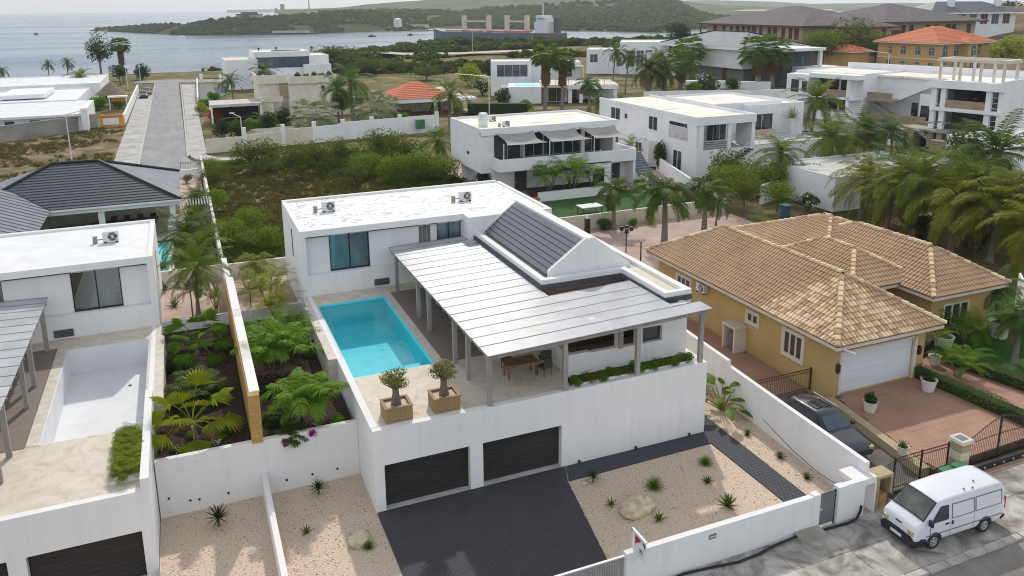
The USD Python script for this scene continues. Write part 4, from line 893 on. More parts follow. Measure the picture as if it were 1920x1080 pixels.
def rock(name, label, loc, size, rz, seed):
    s = trimesh.creation.icosphere(3, 1.0); v = s.vertices; n = meshkit.fbm(v * 1.3 + seed, 4, seed) - .5
    v = v * (1 + .55 * n[:, None]); v[:, 2] = np.where(v[:, 2] < -.45, -.45, v[:, 2]); ck = np.round(v * 2.3) / 2.3; v = v * .65 + ck * .35
    v = v * size; c, q = math.cos(rz), math.sin(rz); v = np.stack([v[:, 0] * c - v[:, 1] * q, v[:, 0] * q + v[:, 1] * c, v[:, 2] + .42 * size[2]], 1) + loc
    one(name, MB().add(v, s.faces), ROCK, label, 'rock', smooth=28)
rock('boulder', 'large cream limestone boulder lying on the gravel bed beside the black driveway', (10.05, -4.1, 0), (.92, .50, .42), .22, 4)
rock('boulder', 'smaller pale boulder on the gravel strip left of the black driveway', (-1.05, -1.55, 0), (.50, .36, .30), .3, 9)
rock('boulder', 'tiny ochre stone at the corner of the gravel bed near the garage', (8.95, -1.5, 0), (.20, .15, .07), .3, 2)
for k, (x, y) in enumerate(((9.4, -.08), (12.4, -.08), (15.4, -.08))):
    b = thing('path_light', ('small black path light at the wall foot nearest the garage door', 'small black path light at the middle of the white wall foot', 'small black path light at the wall foot near the right house corner')[k], 'light', (x, y, .05), group='path lights along the white wall')
    m = MB(); m.lathe([(.05, .05), (.05, .14), (.06, .15), (.06, .19), (0, .2)], (x, y, 0), 8); m.build('body', BLACKPLASTIC, b)
m = MB(); p0 = (18.72, -7.6), (19.0, -2.0), (19.25, 2.2), (19.6, 8), (19.9, 17.4); tt = (2.05, 2.05, 2.05, 2.3, 2.3)
for k in range(4):
    (a, b), (c, d) = p0[k], p0[k + 1]; m.prism([(a, b), (a + .22, b), (c + .22, d), (c, d)], -.1, (2.05, 2.05, 2.3, 2.3)[k])
one('boundary_wall', m, WHITE, 'long white boundary wall between the gravel strip and the dark car', 'wall')
one('cable', MB().tube([(18.60, -1.5, .95), (18.62, -3.6, .42), (18.6, -5.2, .25), (18.62, -6.4, .30), (18.66, -7.2, .42)], .016, 5), RUBBER, 'thin black cable drooping along the long white boundary wall', 'cable')

# ---------------------------------------------------------------- the ochre house with the straw-coloured tile roof
yh = thing('ochre_house', 'ochre bungalow with straw-coloured barrel tile roof and wide white garage door', 'house', (24.3, -.2, 0))
m = MB(); m.wall('x', -.2, .05, 24.3, 30.6, -.2, 3.42, [(24.62, 29.72, .42, 2.74)]); m.box(24.3, 24.55, .05, 16.6, -.2, 3.42); m.box(30.35, 30.6, .05, 8, -.2, 3.42); m.box(24.55, 31, 16.35, 16.6, -.2, 3.42); m.build('garage_wing', OCHRE, yh)
m = MB(); m.box(34.7, 39.8, 2.9, 3.15, -.2, 3.42); m.box(34.7, 34.95, 3.15, 8.0, -.2, 3.42); m.box(39.55, 39.8, 3.15, 18.6, -.2, 3.42); m.box(30.6, 34.7, 6.0, 6.25, -.2, 3.42); m.box(32.4, 32.65, 14, 18.6, -.2, 3.42); m.box(32.65, 39.55, 18.35, 18.6, -.2, 3.42); m.build('main_wing', OCHRE, yh)
m = MB(); m.box(24.50, 24.62, -.28, -.2, .42, 2.86); m.box(29.72, 29.90, -.34, -.2, .3, 2.86); m.box(24.62, 29.72, -.28, -.2, 2.74, 2.86); m.build('garage_trim', TRIM, yh)
m = MB(); m.box(24.62, 29.72, -.12, -.06, .42, 2.76); gd = m.build('garage_door', GARAGEWHITE, yh)
for k in range(4):
    for j in range(6):
        MB().box(24.63 + j * .849, 25.473 + j * .849, -.128, -.12, .43 + k * .572, .995 + k * .572).build('panel', GARAGEWHITE, gd)
for y, z in ((-.26, 1.9),):
    for x in (24.38, 30.15):
        m = MB(); m.cbox((x, y - .02, z - .2), (.16, .14, .1), 0, .6); m.cbox((x, y - .02, z - .1), (.2, .18, .32), 0, .9); m.cbox((x, y - .02, z + .22), (.24, .22, .12), 0, .2); m.build('wall_lantern', IRON, yh)
for a, b, u, w_, mu in ((2.2, 3.75, 1.24, 2.70, 3), (5.9, 6.95, 1.95, 2.62, 2), (12.7, 14.3, 1.2, 2.65, 3)):
    m = MB(); m.box(24.24, 24.3, a - .12, b + .12, u - .14, u); m.box(24.24, 24.3, a - .12, b + .12, w_, w_ + .12); m.box(24.24, 24.3, a - .12, a, u, w_); m.box(24.24, 24.3, b, b + .12, u, w_); m.build('window_surround', TRIM, yh)
    window(yh, 'W', 24.3, a, b, u, w_, TRIM, DPANE, mu, .12, .05, bars=0)
m = MB(); m.box(35.6, 38.0, 2.84, 2.9, .95, 1.1); m.build('window_sill', TRIM, yh); window(yh, 'S', 2.9, 35.7, 37.9, 1.1, 2.6, TRIM, DPANE, 3, .12, .06)
ROOFS = [(23.62, 31.2, -.85, 17.3, 3.52, 30.7), (34.0, 40.5, 2.25, 15.0, 3.5, 30.5), (31.75, 42.0, 8.5, 19.3, 3.5, 20.5), (30.2, 35.9, 4.75, 13.0, 3.62, 29)]
HH = [hip(*r) for r in ROOFS]
m = MB()
for r in ROOFS:
    hip_sheet(m, *r, drop=.05)
rf = m.build('roof', TILEBASE, yh)
m = MB()
for x0, x1, y0, y1, z, pt in ROOFS[:3] + ROOFS[3:]:
    m.box(x0 + .03, x1 - .03, y0 + .03, y0 + .09, z - .26, z - .03); m.box(x0 + .03, x0 + .09, y0 + .09, y1 - .03, z - .26, z - .03); m.box(x1 - .09, x1 - .03, y0 + .09, y1 - .03, z - .26, z - .03); m.box(x0 + .09, x1 - .09, y1 - .09, y1 - .03, z - .26, z - .03)
m.build('eaves_board', TRIM, yh)
def halfpipe(a, b, u, nrm, r0, r1):
    """barrel tile from a (low end, radius r0) to b (radius r1); u across"""
    V = []
    for p_, r_ in ((a, r0), (b, r1)):
        for t in (0, .28, .72, 1):
            g_ = PI * t; V.append(p_ + u * (-math.cos(g_) * r_) + nrm * (math.sin(g_) * r_ * 1.0))
    V.append((V[0] + V[3]) / 2)
    return V, [(0, 1, 5, 4), (1, 2, 6, 5), (2, 3, 7, 6)], [(8, 1, 0), (8, 2, 1), (8, 3, 2)]
tiles = []
for ri, (r, (Hf, planes, tn, hh)) in enumerate(zip(ROOFS, HH)):
    cs = 1 / math.hypot(1, tn); lz = r[4]
    for (ox, oy), (ex, ey), (ux, uy), W_, h_ in planes:
        nc = int(W_ / .245); cw = W_ / nc; up = np.array([ux * cs, uy * cs, tn * cs]); ac = np.array([ex, ey, 0.0]); nn = np.cross(ac, up); nn *= np.sign(nn[2])
        for i in range(nc):
            t = (i + .5) * cw; run = min(h_, t, W_ - t) / cs; k = 0
            while k * .36 < run - .1:
                s0, s1 = k * .36 - .03, min(k * .36 + .40, run + .05)
                a = np.array([ox + ex * t, oy + ey * t, lz]) + up * s0; c_ = a + up * (s1 - s0) * .5
                if all(c_[2] >= H2(c_[0], c_[1]) - .03 or not (R2[0] < c_[0] < R2[1] and R2[2] < c_[1] < R2[3]) for R2, (H2, _, _, _) in ((ROOFS[q], HH[q]) for q in range(4) if q != ri)):
                    jit = R.uniform(-.012, .012); a = a + ac * jit + nn * R.uniform(0, .012)
                    tiles.append((a + nn * .03, a + up * (s1 - s0) + nn * .005, ac, nn))
                k += 1
tiles.sort(key=lambda q: (q[0][0] + 5.9) ** 2 + (q[0][1] + 29.3) ** 2 + (q[0][2] - 20.5) ** 2)
rest = MB()
for k, (a, b, u, nn) in enumerate(tiles):
    V, F, T = halfpipe(a, b, u, nn, .108, .088)
    mb = MB() if k < 290 else rest
    n0_ = mb.n; mb.add(V, F); mb.f.append(np.array(T) + n0_)
    if k < 290:
        mb.build('roof_tile', TILEONE, rf)
rest.build('roof_tiles', TILE, rf, kind='stuff')
caps = MB(); ncap = 0
def capline(a, b):
    global ncap
    a, b = np.array(a, float), np.array(b, float); L_ = np.linalg.norm(b - a); d = (b - a) / L_; u = np.cross(d, [0, 0, 1.0]); u /= np.linalg.norm(u); nn = np.cross(u, d); nn *= np.sign(nn[2])
    for k in range(int(L_ / .42)):
        p_ = a + d * (k * .42) + nn * .05; V, F, T = halfpipe(p_, p_ + d * .47 - nn * .03, u, nn, .17, .135); mb = MB(); mb.add(V, F); mb.f.append(np.array(T)); mb.build('ridge_tile', TILEONE, rf)
for ri, r in enumerate(ROOFS):
    F = hip_sheet(MB(), *r); lines = [(F[0][0], F[0][3 if len(F[0]) == 4 else 2]), (F[0][1], F[0][2])]
    if len(F[0]) == 3:
        lines += [(F[1][0], F[1][2]), (F[1][1], F[1][2]), (F[0][2], F[1][2])]
    else:
        lines += [(F[1][0], F[1][3]), (F[1][1], F[1][2]), (F[0][3], F[0][2])]
    for a, b in lines:
        mid = [(np.array(a) * (1 - t) + np.array(b) * t) for t in (.1, .5, .9)]
        a_, b_ = np.array(a, float), np.array(b, float); ts = np.linspace(0, 1, 40)
        ok = [t for t in ts if all(not (R2[0] < (q := a_ + (b_ - a_) * t)[0] < R2[1] and R2[2] < q[1] < R2[3]) or q[2] > H2(q[0], q[1]) - .02 for R2, (H2, _, _, _) in ((ROOFS[q_], HH[q_]) for q_ in range(4) if q_ != ri))]
        if len(ok) > 4:
            capline(a_ + (b_ - a_) * ok[0], a_ + (b_ - a_) * ok[-1])
m = MB(); m.tube([(24.0, -.9, 3.35), (24.35, -1.35, 3.22)], .05, 6); m.build('rain_spout', METALWHITE, yh)
def ac_unit(name, label, loc, rz=0.0, parts=True):
    a = thing(name, label, 'air conditioner', loc, rz)
    m = MB(); m.box(-.42, .42, -.16, .16, .08, .66); m.build('casing', METALWHITE, a, local=True)
    m = MB(); m.tube([(.1, -.175, .37), (.1, -.16, .37)], .25, 16); g_ = m.build('fan_grille', LATTICE, a, local=True)
    m = MB(); m.tube([(.1, -.19, .37), (.1, -.174, .37)], .07, 10); [m.box(.1 - .24, .1 + .24, -.185, -.178, .37 + q - .008, .37 + q + .008) for q in (-.15, -.08, .08, .15)]; m.build('fan_hub', METALWHITE, g_, local=True)
    m = MB(); m.box(-.36, -.26, -.2, .2, 0, .08); m.box(.26, .36, -.2, .2, 0, .08); m.build('feet', BLACKPLASTIC, a, local=True)
    if parts:
        m = MB(); m.box(-.95, -.72, -.1, .1, .0, .42); m.tube([(-.74, 0, .2), (-.42, 0, .22)], .035, 5); m.build('pipe_box', GATEGREY, a, local=True)
    return a
ac_unit('air_conditioner', 'air conditioner on the white roof near its left corner', (2.3, 21.6, 7.66))
ac_unit('air_conditioner', 'air conditioner on the white roof beside the grey slate gable', (11.3, 20.6, 7.66))
ac_unit('air_conditioner', 'air conditioner on the flat roof of the house at the left edge', (-10.4, 21.3, 7.24))
ac_unit('air_conditioner', 'air conditioner hung on the ochre wall under the tiled eaves', (24.08, 11.2, 2.3), -90, False)
gb = thing('gas_niche', 'cream masonry box with a grey gas bottle beside the ochre wall', 'gas niche', (23.9, 7.4, 0))
m = MB(); m.box(23.4, 24.28, 6.86, 7.0, 0, 1.5); m.box(23.4, 24.28, 7.9, 8.04, 0, 1.5); m.box(23.36, 24.28, 6.82, 8.08, 1.5, 1.62); m.box(24.1, 24.28, 7.0, 7.9, 0, 1.5); m.build('masonry', TRIM, gb)
m = MB(); m.lathe([(0, .05), (.17, .05), (.19, .15), (.19, .9), (.12, 1.05), (.05, 1.08), (.05, 1.18), (0, 1.18)], (23.72, 7.45, 0), 12); m.build('gas_bottle', MIDGREY, gb)

# ---------------------------------------------------------------- the neighbour's drive, fences, gate
nd = thing('neighbour_driveway', 'reddish tiled forecourt in front of the white garage door', 'driveway', kind='structure')
ND = [(23.25, -7.2), (24.25, -.35), (30.4, -.35), (31.0, -7.0)]
MB().prism(ND, .0, .37).build('bed', TILEBASE, nd)
NP = Polygon(ND).buffer(-.02)
for i in range(15):
    for j in range(13):
        x, y = 22.9 + i * .56 + (j % 2) * .28, -7.3 + j * .56
        q = Polygon([(x, y), (x + .55, y), (x + .55, y + .55), (x, y + .55)]).intersection(NP)
        if q.area > .1:
            MB().prism(list(q.exterior.coords)[:-1][::-1] if not q.exterior.is_ccw else list(q.exterior.coords)[:-1], .35, .40 + R.uniform(-.003, .003)).build('paving_tile', REDTILE, nd)
np_ = thing('neighbour_path', 'tan tiled path between the two clipped grey hedges', 'path', kind='structure')
MB().sheet([(31.0, -7.0), (30.4, .4), (33.0, 1.4), (34.6, -7.0)], .385).build('bed', REDTILE, np_)
one('drive_kerb', MB().prism([(22.75, -7.0), (23.22, -7.05), (24.2, -.3), (23.75, -.2)], -.1, .42), OCHREDARK, 'olive masonry edge between the dark lane and the red tiled forecourt', 'kerb')
ground('car_lane', MB().sheet([(19.0, -7.4), (23.1, -7.3), (24.0, 1.5), (19.5, 1.5)], .006), DARKLANE)
ground('neighbour_lawn', MB().prism([(33.2, 1.5), (34.8, -7.0), (48, -8), (48, 6.5), (39.9, 6.5), (39.9, 2.8), (34.7, 2.8)], -.1, .36), LAWN)
ground('garden_soil', MB().sheet([(30.4, -.35), (33.2, 1.6), (36.2, 2.4), (36, 2.88), (34.65, 2.88), (34.65, 6.0), (30.6, 6.0)], .372), SOIL)
def bars(name, label, cat, p0, p1, top, z0, ztop2=None, gap=.115, mid=(), post=(0, 1)):
    """iron railing from p0 to p1; top(t) the height of the top rail"""
    t_ = thing(name, label, cat, (*p0, z0)); p0, p1 = np.array(p0), np.array(p1); L_ = np.linalg.norm(p1 - p0); n = int(L_ / gap)
    P = lambda t, z: (*(p0 + (p1 - p0) * t), z)
    m = MB(); m.tube([P(t, z0 + top(t)) for t in np.linspace(0, 1, 17)], .024, 5); m.build('top_rail', IRON, t_)
    m = MB(); m.tube([P(t, z0 + (top(t) - .16 if not ztop2 else ztop2(t))) for t in np.linspace(0, 1, 17)], .018, 5); m.build('second_rail', IRON, t_)
    m = MB(); m.tube([P(0, z0 + .1), P(1, z0 + .1)], .022, 5); m.build('bottom_rail', IRON, t_)
    for k in range(n + 1):
        t = k / n; m = MB(); m.tube([P(t, z0 + .1), P(t, z0 + top(t))], .010, 4, caps=False); m.build('bar', IRON, t_)
    for t in (*post, *mid):
        m = MB(); q = P(t, z0); m.cbox(q, (.06, .06, top(t) + .08)); m.build('post', IRON, t_)
    return t_
bars('railing', 'black iron railing across the lane behind the dark car', 'railing', (19.6, 1.45), (24.25, 1.45), lambda t: 1.22, 0.0)
bars('railing', 'black iron front railing with a dip, behind the white van', 'railing', (19.3, -7.2), (24.0, -7.25), lambda t: 1.5 if t > .32 else 1.15 + 1.6 * abs(t - .16) , 0.0, mid=(.33, .66))
pl = thing('gate_pillar', 'cream stone gate pillar with a pale cap between two iron railings', 'pillar', (24.4, -7.5, 0))
for k in range(4):
    MB().cbox((24.4, -7.5, k * .42), (.56, .56, .405)).build('stone_block', OCHREDARK if k % 2 else TRIM, pl)
cp_ = MB().cbox((24.4, -7.5, 1.68), (.74, .74, .14), 0, .92).build('cap', TRIM, pl); MB().cbox((24.4, -7.5, 1.81), (.42, .42, .02)).build('inlay', SIGNBLUE, cp_)
bars('iron_gate', 'wide black iron gate with a curved top, right of the cream pillar', 'gate', (24.8, -7.45), (29.6, -7.4), lambda t: 1.45 + .75 * math.sin(PI * min(1, t * 1.05)) ** 1.5, .05, ztop2=lambda t: 1.25 + .1 * math.sin(PI * t), mid=(.46,))
m = MB(); m.box(24.75, 30.5, -7.75, -7.6, -.05, .30)
gp = one('gate_rail', m, IRON, 'black steel track beam with pale studs in front of the iron gate', 'beam')
for k in range(9):
    m = MB(); m.tube([(25.2 + k * .62, -7.77, .14), (25.2 + k * .62, -7.75, .14)], .045, 6); m.build('stud', METALWHITE, gp)
one('brick_edge', MB().box(24.9, 30.6, -8.05, -7.78, -.1, .05), BRICK, 'narrow red brick edging under the iron gate', 'edging')
mt = thing('meter_box', 'cream meter box with an open niche behind the front of the white van', 'meter box', (19.3, -7.6, 0))
m = MB(); m.box(19.12, 19.24, -7.95, -7.3, 0, 1.35); m.box(19.85, 19.97, -7.95, -7.3, 0, 1.35); m.box(19.12, 19.97, -7.95, -7.3, 1.35, 1.47); m.box(19.24, 19.85, -7.4, -7.3, 0, 1.35); m.build('masonry', OCHREDARK, mt)
m = MB(); m.box(19.34, 19.76, -7.9, -7.45, .0, .55); m.build('meter', YELLOWWOOD, mt)
bn = thing('wheelie_bin', 'green wheelie bin standing behind the white van', 'bin', (23.2, -8.2, 0))
for k, (x, l) in enumerate(((22.75, 0), (23.5, .03))):
    m = MB(); m.cbox((x, -8.35, .08), (.55, .6, .95), .1 * k, 1.12); m.build('body', GREENBIN, bn); m = MB(); m.cbox((x, -8.35, 1.04 + l), (.66, .74, .08), .1 * k, .9); m.build('lid', GREENBIN, bn)

# ---------------------------------------------------------------- vehicles
def ring(w, zb, zt, wb=None, wt=None, belt=None):
    wb = wb or w * .93; wt = wt or w * .86; belt = belt or zb + (zt - zb) * .55
    r = [(-wb, zb), (-w, zb + .18), (-w, belt), (-wt, zt - .07), (-wt * .86, zt - .012), (0, zt + .012)]
    return r + [(-a, b) for a, b in r[-2::-1]]
def loft(mb, st):
    """st: (x, ring) stations along the length"""
    n = len(st[0][1]); V = [(x, a, b) for x, r in st for a, b in r]
    F = [(i * n + k, i * n + (k + 1) % n, (i + 1) * n + (k + 1) % n, (i + 1) * n + k) for i in range(len(st) - 1) for k in range(n)]
    mb.add(V, F); e = (len(st) - 1) * n
    mb.f.append(np.array([(0, k, k + 1) for k in range(1, n - 1)] + [(e, e + k + 1, e + k) for k in range(1, n - 1)]) + mb.n - len(V)); return mb
def wheel(parent, x, y, r, w):
    s = 1 if y > 0 else -1; P = lambda prof: [(a, b) for a, b in prof]
    def lat(mb, prof):
        q = MB().lathe(prof, (0, 0, 0), 20); v, f_ = q.arrays(); mb.add(np.stack([x + v[:, 0], y + s * v[:, 2], r + v[:, 1]], 1), f_)
    m = MB(); lat(m, [(r * .62, -.02), (r * .9, .0), (r, -.03), (r, -w), (r * .6, -w)]); t = m.build('wheel', RUBBER, parent, local=True)
    m = MB(); lat(m, [(r * .64, -.02), (r * .58, -.045), (r * .45, -.03), (r * .2, -.025), (r * .17, .0), (0, .005)]); m.build('rim', HUB, t, local=True)
    m = MB(); 
    for k in range(6):
        a = k * PI / 3; c = (x + r * .38 * math.cos(a), r + r * .38 * math.sin(a)); m.tube([(c[0], y - s * .03, c[1]), (c[0], y - s * .012, c[1])], r * .07, 6)
    m.build('rim_holes', BLACKPLASTIC, t, local=True)
def van(loc, rz):
    v = thing('white_van', 'old white panel van with black front bumper parked on the pavement', 'van', loc, rz)
    W = .84
    st = [(-.02, ring(.76, .42, .90, belt=.66)), (.03, ring(.80, .36, 1.04, wt=.76, belt=.78)), (.12, ring(.83, .34, 1.12, wt=.79, belt=.88)), (.30, ring(W, .32, 1.20, wt=.81, belt=.97)), (.38, ring(W, .32, 1.26, wt=.80, belt=1.0)), (1.06, ring(W, .32, 1.87, wt=.73, belt=1.05)), (1.30, ring(W, .32, 1.93, wt=.73, belt=1.05)), (2.4, ring(W, .32, 1.98, wt=.74, belt=1.08)), (4.2, ring(W, .32, 1.97, wt=.74, belt=1.08)), (4.5, ring(.83, .34, 1.92, wt=.73, belt=1.08)), (4.66, ring(.80, .40, 1.70, wt=.70, belt=1.05)), (4.72, ring(.76, .48, 1.2, belt=.9))]
    loft(MB(), st).build('body', CARWHITE, v, local=True, smooth=38)
    m = MB(); b = [(-.09, ring(.74, .26, .62, belt=.45)), (-.04, ring(.82, .22, .66, belt=.45)), (.30, ring(.862, .22, .66, wt=.855, belt=.45)), (.52, ring(.862, .30, .60, wt=.855, belt=.45))]; loft(m, b).build('front_bumper', BLACKPLASTIC, v, local=True, smooth=40)
    m = MB(); loft(m, [(4.60, ring(.83, .30, .62, belt=.45)), (4.78, ring(.80, .32, .60, belt=.45))]).build('rear_bumper', BLACKPLASTIC, v, local=True)
    def quad(pts, off, name, mat, parent=None, fr=None):
        p_ = np.array(pts, float); n_ = np.cross(p_[1] - p_[0], p_[2] - p_[0]); n_ /= np.linalg.norm(n_); n_ *= np.sign(n_ @ np.array(off)); q = p_ + n_ * .012
        if fr is not None:
            c = p_.mean(0); e = c + (p_ - c) * 1.07 + n_ * .006; pp_ = MB().poly(e).build(name + '_frame', fr, v, local=True)
        return MB().poly(q).build(name, mat, parent or v, local=True)
    def screen(name, mat, w0, w1, a, c, lift):
        V = [(x_ - lift * .67, y_, z_ + lift * .74 + .022 * (1 - (y_ / w0) ** 2)) for x_, z_, w_ in ((a[0], a[1], w0), (c[0], c[1], w1)) for y_ in np.linspace(-w_, w_, 7)]
        return MB().add(V, [(i, i + 1, 8 + i, 7 + i) for i in range(6)]).build(name, mat, v, local=True, smooth=True)
    screen('windscreen_frame', BLACKPLASTIC, .77, .70, (.385, 1.265), (1.055, 1.865), .012); screen('windscreen', VANSCREEN, .72, .65, (.42, 1.295), (1.02, 1.835), .022)
    yy = lambda z, x=1.6: (.84 - (z - 1.06) / (1.9 - 1.06) * (.84 - .735))
    for s in (-1, 1):
        quad([(.72, s * yy(1.14), 1.14), (1.60, s * yy(1.14), 1.14), (1.60, s * yy(1.68), 1.68), (1.22, s * yy(1.70), 1.70)], (0, s, 0), 'cab_window', DPANE, fr=BLACKPLASTIC)
        for a, b_ in ((1.82, 2.92), (3.06, 4.40)):
            fr_ = quad([(a - .05, s * yy(1.10), 1.10), (b_ + .05, s * yy(1.10), 1.10), (b_ + .05, s * yy(1.70), 1.70), (a - .05, s * yy(1.70), 1.70)], (0, s, 0), 'panel_seal', MIDGREY)
            p_ = np.array([(a, s * (yy(1.14) + .016), 1.14), (b_, s * (yy(1.14) + .016), 1.14), (b_ - .02, s * (yy(1.66) + .016), 1.66), (a, s * (yy(1.66) + .016), 1.66)]); MB().poly(p_).build('side_panel', CARWHITE, fr_, local=True)
        for x0_, x1_ in ((1.72, 1.735), (2.985, 3.0)):
            MB().poly([(x0_, s * .853, .40), (x1_, s * .853, .40), (x1_, s * .853, 1.05), (x0_, s * .853, 1.05)]).build('door_gap', MIDGREY, v, local=True)
        MB().box(1.45, 1.62, min(s * .84, s * .87), max(s * .84, s * .87), .93, .98).build('door_handle', BLACKPLASTIC, v, local=True)
        MB().box(1.80, 1.86, min(s * .84, s * .87), max(s * .84, s * .87), .86, 1.02).build('door_handle', BLACKPLASTIC, v, local=True)
        m = MB(); m.cbox((.55, s * .97, 1.16), (.10, .17, .24)); m.tube([(.62, s * .82, 1.24), (.55, s * .95, 1.26)], .02, 4); m.build('wing_mirror', BLACKPLASTIC, v, local=True)
        m = MB(); loft(m, [(-.06, ring(.12, .68, .84, belt=.76)), (.16, ring(.15, .68, .88, belt=.78))]); q, f_ = m.arrays(); MB().add(q + (0, s * .60, .02), f_).build('headlight', LENS, v, local=True)
        MB().box(4.66, 4.74, min(s * .66, s * .79), max(s * .66, s * .79), .8, 1.3).build('tail_light', SIGNRED, v, local=True)
        for x in (.95, 3.62):
            m = MB(); a = np.linspace(-.15, PI + .15, 12); V = [(x + r_ * math.cos(t), s * .856, .33 + r_ * math.sin(t)) for r_ in (.30, .385) for t in a]; m.add(V, [(i, i + 1, 13 + i, 12 + i) for i in range(11)]); m.build('wheel_arch', BLACKPLASTIC, v, local=True); wheel(v, x, s * .865, .315, .19)
    m = MB(); m.tube([(.0, -.14, .93), (.0, .14, .93)], .035, 6); m.build('badge', BLACKPLASTIC, v, local=True)
    m = MB(); m.box(-.105, -.085, -.26, .26, .40, .52); m.build('number_plate', METALWHITE, v, local=True)
    for s in (-1, 1):
        lo, hi = sorted((s * .838, s * .857)); MB().box(.5, 4.5, lo, hi, .62, .65).build('side_moulding', MIDGREY, v, local=True); MB().box(.70, .715, lo, hi, .66, 1.1).build('door_gap', MIDGREY, v, local=True)
    m = MB(); m.tube([(.37, -.5, 1.30), (.57, .05, 1.46)], .012, 4); m.tube([(.37, .15, 1.30), (.55, .62, 1.44)], .012, 4); m.build('wipers', BLACKPLASTIC, v, local=True)
    for q in ((2.6, -.55, 1.99), (3.4, -.3, 2.0), (3.0, -.6, 1.98)):
        MB().cbox(q, (.06, .05, .05)).build('roof_clip', MIDGREY, v, local=True)
van((18.25, -9.82, 0.004), -1.5)
def saloon(name, label, loc, rz, paint, small=False, sc=1.0):
    v = thing(name, label, 'car', loc, rz); S = lambda w, zb, zt, wt, b: [(a * sc, c * sc) for a, c in ring(w, zb, zt, wt=wt, belt=b)]
    st = [(0, S(.70, .45, .72, .66, .6)), (.12, S(.82, .36, .86, .76, .68)), (.5, S(.88, .32, .96, .80, .75)), (1.25, S(.90, .30, 1.04, .82, .80)), (1.35, S(.90, .30, 1.10, .80, .84)), (2.05, S(.90, .30, 1.56, .66, .92)), (2.4, S(.90, .30, 1.66, .67, .92)), (3.4, S(.90, .30, 1.66, .67, .95)), (4.1, S(.89, .32, 1.58, .65, .95)), (4.45, S(.87, .36, 1.25, .74, .92)), (4.6, S(.80, .45, .95, .74, .75))]
    loft(MB(), [(x * sc, r) for x, r in st]).build('body', paint, v, local=True, smooth=38)
    def q(pts, off, nm, mat):
        p_ = np.array(pts, float) * sc; n_ = np.cross(p_[1] - p_[0], p_[2] - p_[0]); n_ /= np.linalg.norm(n_); n_ *= np.sign(n_ @ np.array(off)); MB().poly(p_ + n_ * .012).build(nm, mat, v, local=True)
    q([(1.38, -.72, 1.13), (1.38, .72, 1.13), (2.0, .60, 1.53), (2.0, -.60, 1.53)], (-1, 0, 1), 'windscreen', BPANE)
    q([(4.16, -.58, 1.54), (4.16, .58, 1.54), (4.44, .66, 1.24), (4.44, -.66, 1.24)], (1, 0, 1), 'rear_window', DPANE)
    q([(2.5, -.42, 1.673), (2.5, .42, 1.673), (3.2, .42, 1.673), (3.2, -.42, 1.673)], (0, 0, 1), 'sunroof', DPANE)
    for s in (-1, 1):
        yy = lambda z: .90 - (z - .93) / (1.6 - .93) * (.90 - .675)
        for a, b_, c, d in ((1.75, 2.75, 2.15, 2.72), (2.82, 3.7, 2.84, 3.66)):
            q([(a, s * yy(1.06), 1.06), (b_, s * yy(1.06), 1.06), (d, s * yy(1.50), 1.50), (c, s * yy(1.48), 1.48)], (0, s, 0), 'side_window', DPANE)
        m = MB(); m.cbox(np.array((1.62, s * 1.0, 1.05)) * sc, np.array((.12, .2, .15)) * sc); m.build('wing_mirror', paint, v, local=True)
        m = MB(); m.cbox(np.array((.12, s * .62, .70)) * sc, np.array((.2, .26, .13)) * sc); m.build('headlight', LENS, v, local=True)
        m = MB(); m.tube(np.array([(2.3, s * .62, 1.70), (3.9, s * .62, 1.69)]) * sc, .02, 4); m.build('roof_rail', METALWHITE, v, local=True)
        for x in (.9, 3.65):
            wheel(v, x * sc, s * .90 * sc, .34 * sc, .2)
    return v
saloon('dark_car', 'charcoal estate car parked in the lane behind the white boundary wall', (21.05, -5.25, 0.0), 88.5, CARDARK)
saloon('parked_car', 'dark car parked on the footway of the distant street, nearest of the two', (-13.6, 177.5, 0.1), 90, CARDARK)
saloon('parked_car', 'dark car parked at the far end of the distant street', (-13.2, 184.5, 0.1), 84, CARDARK)

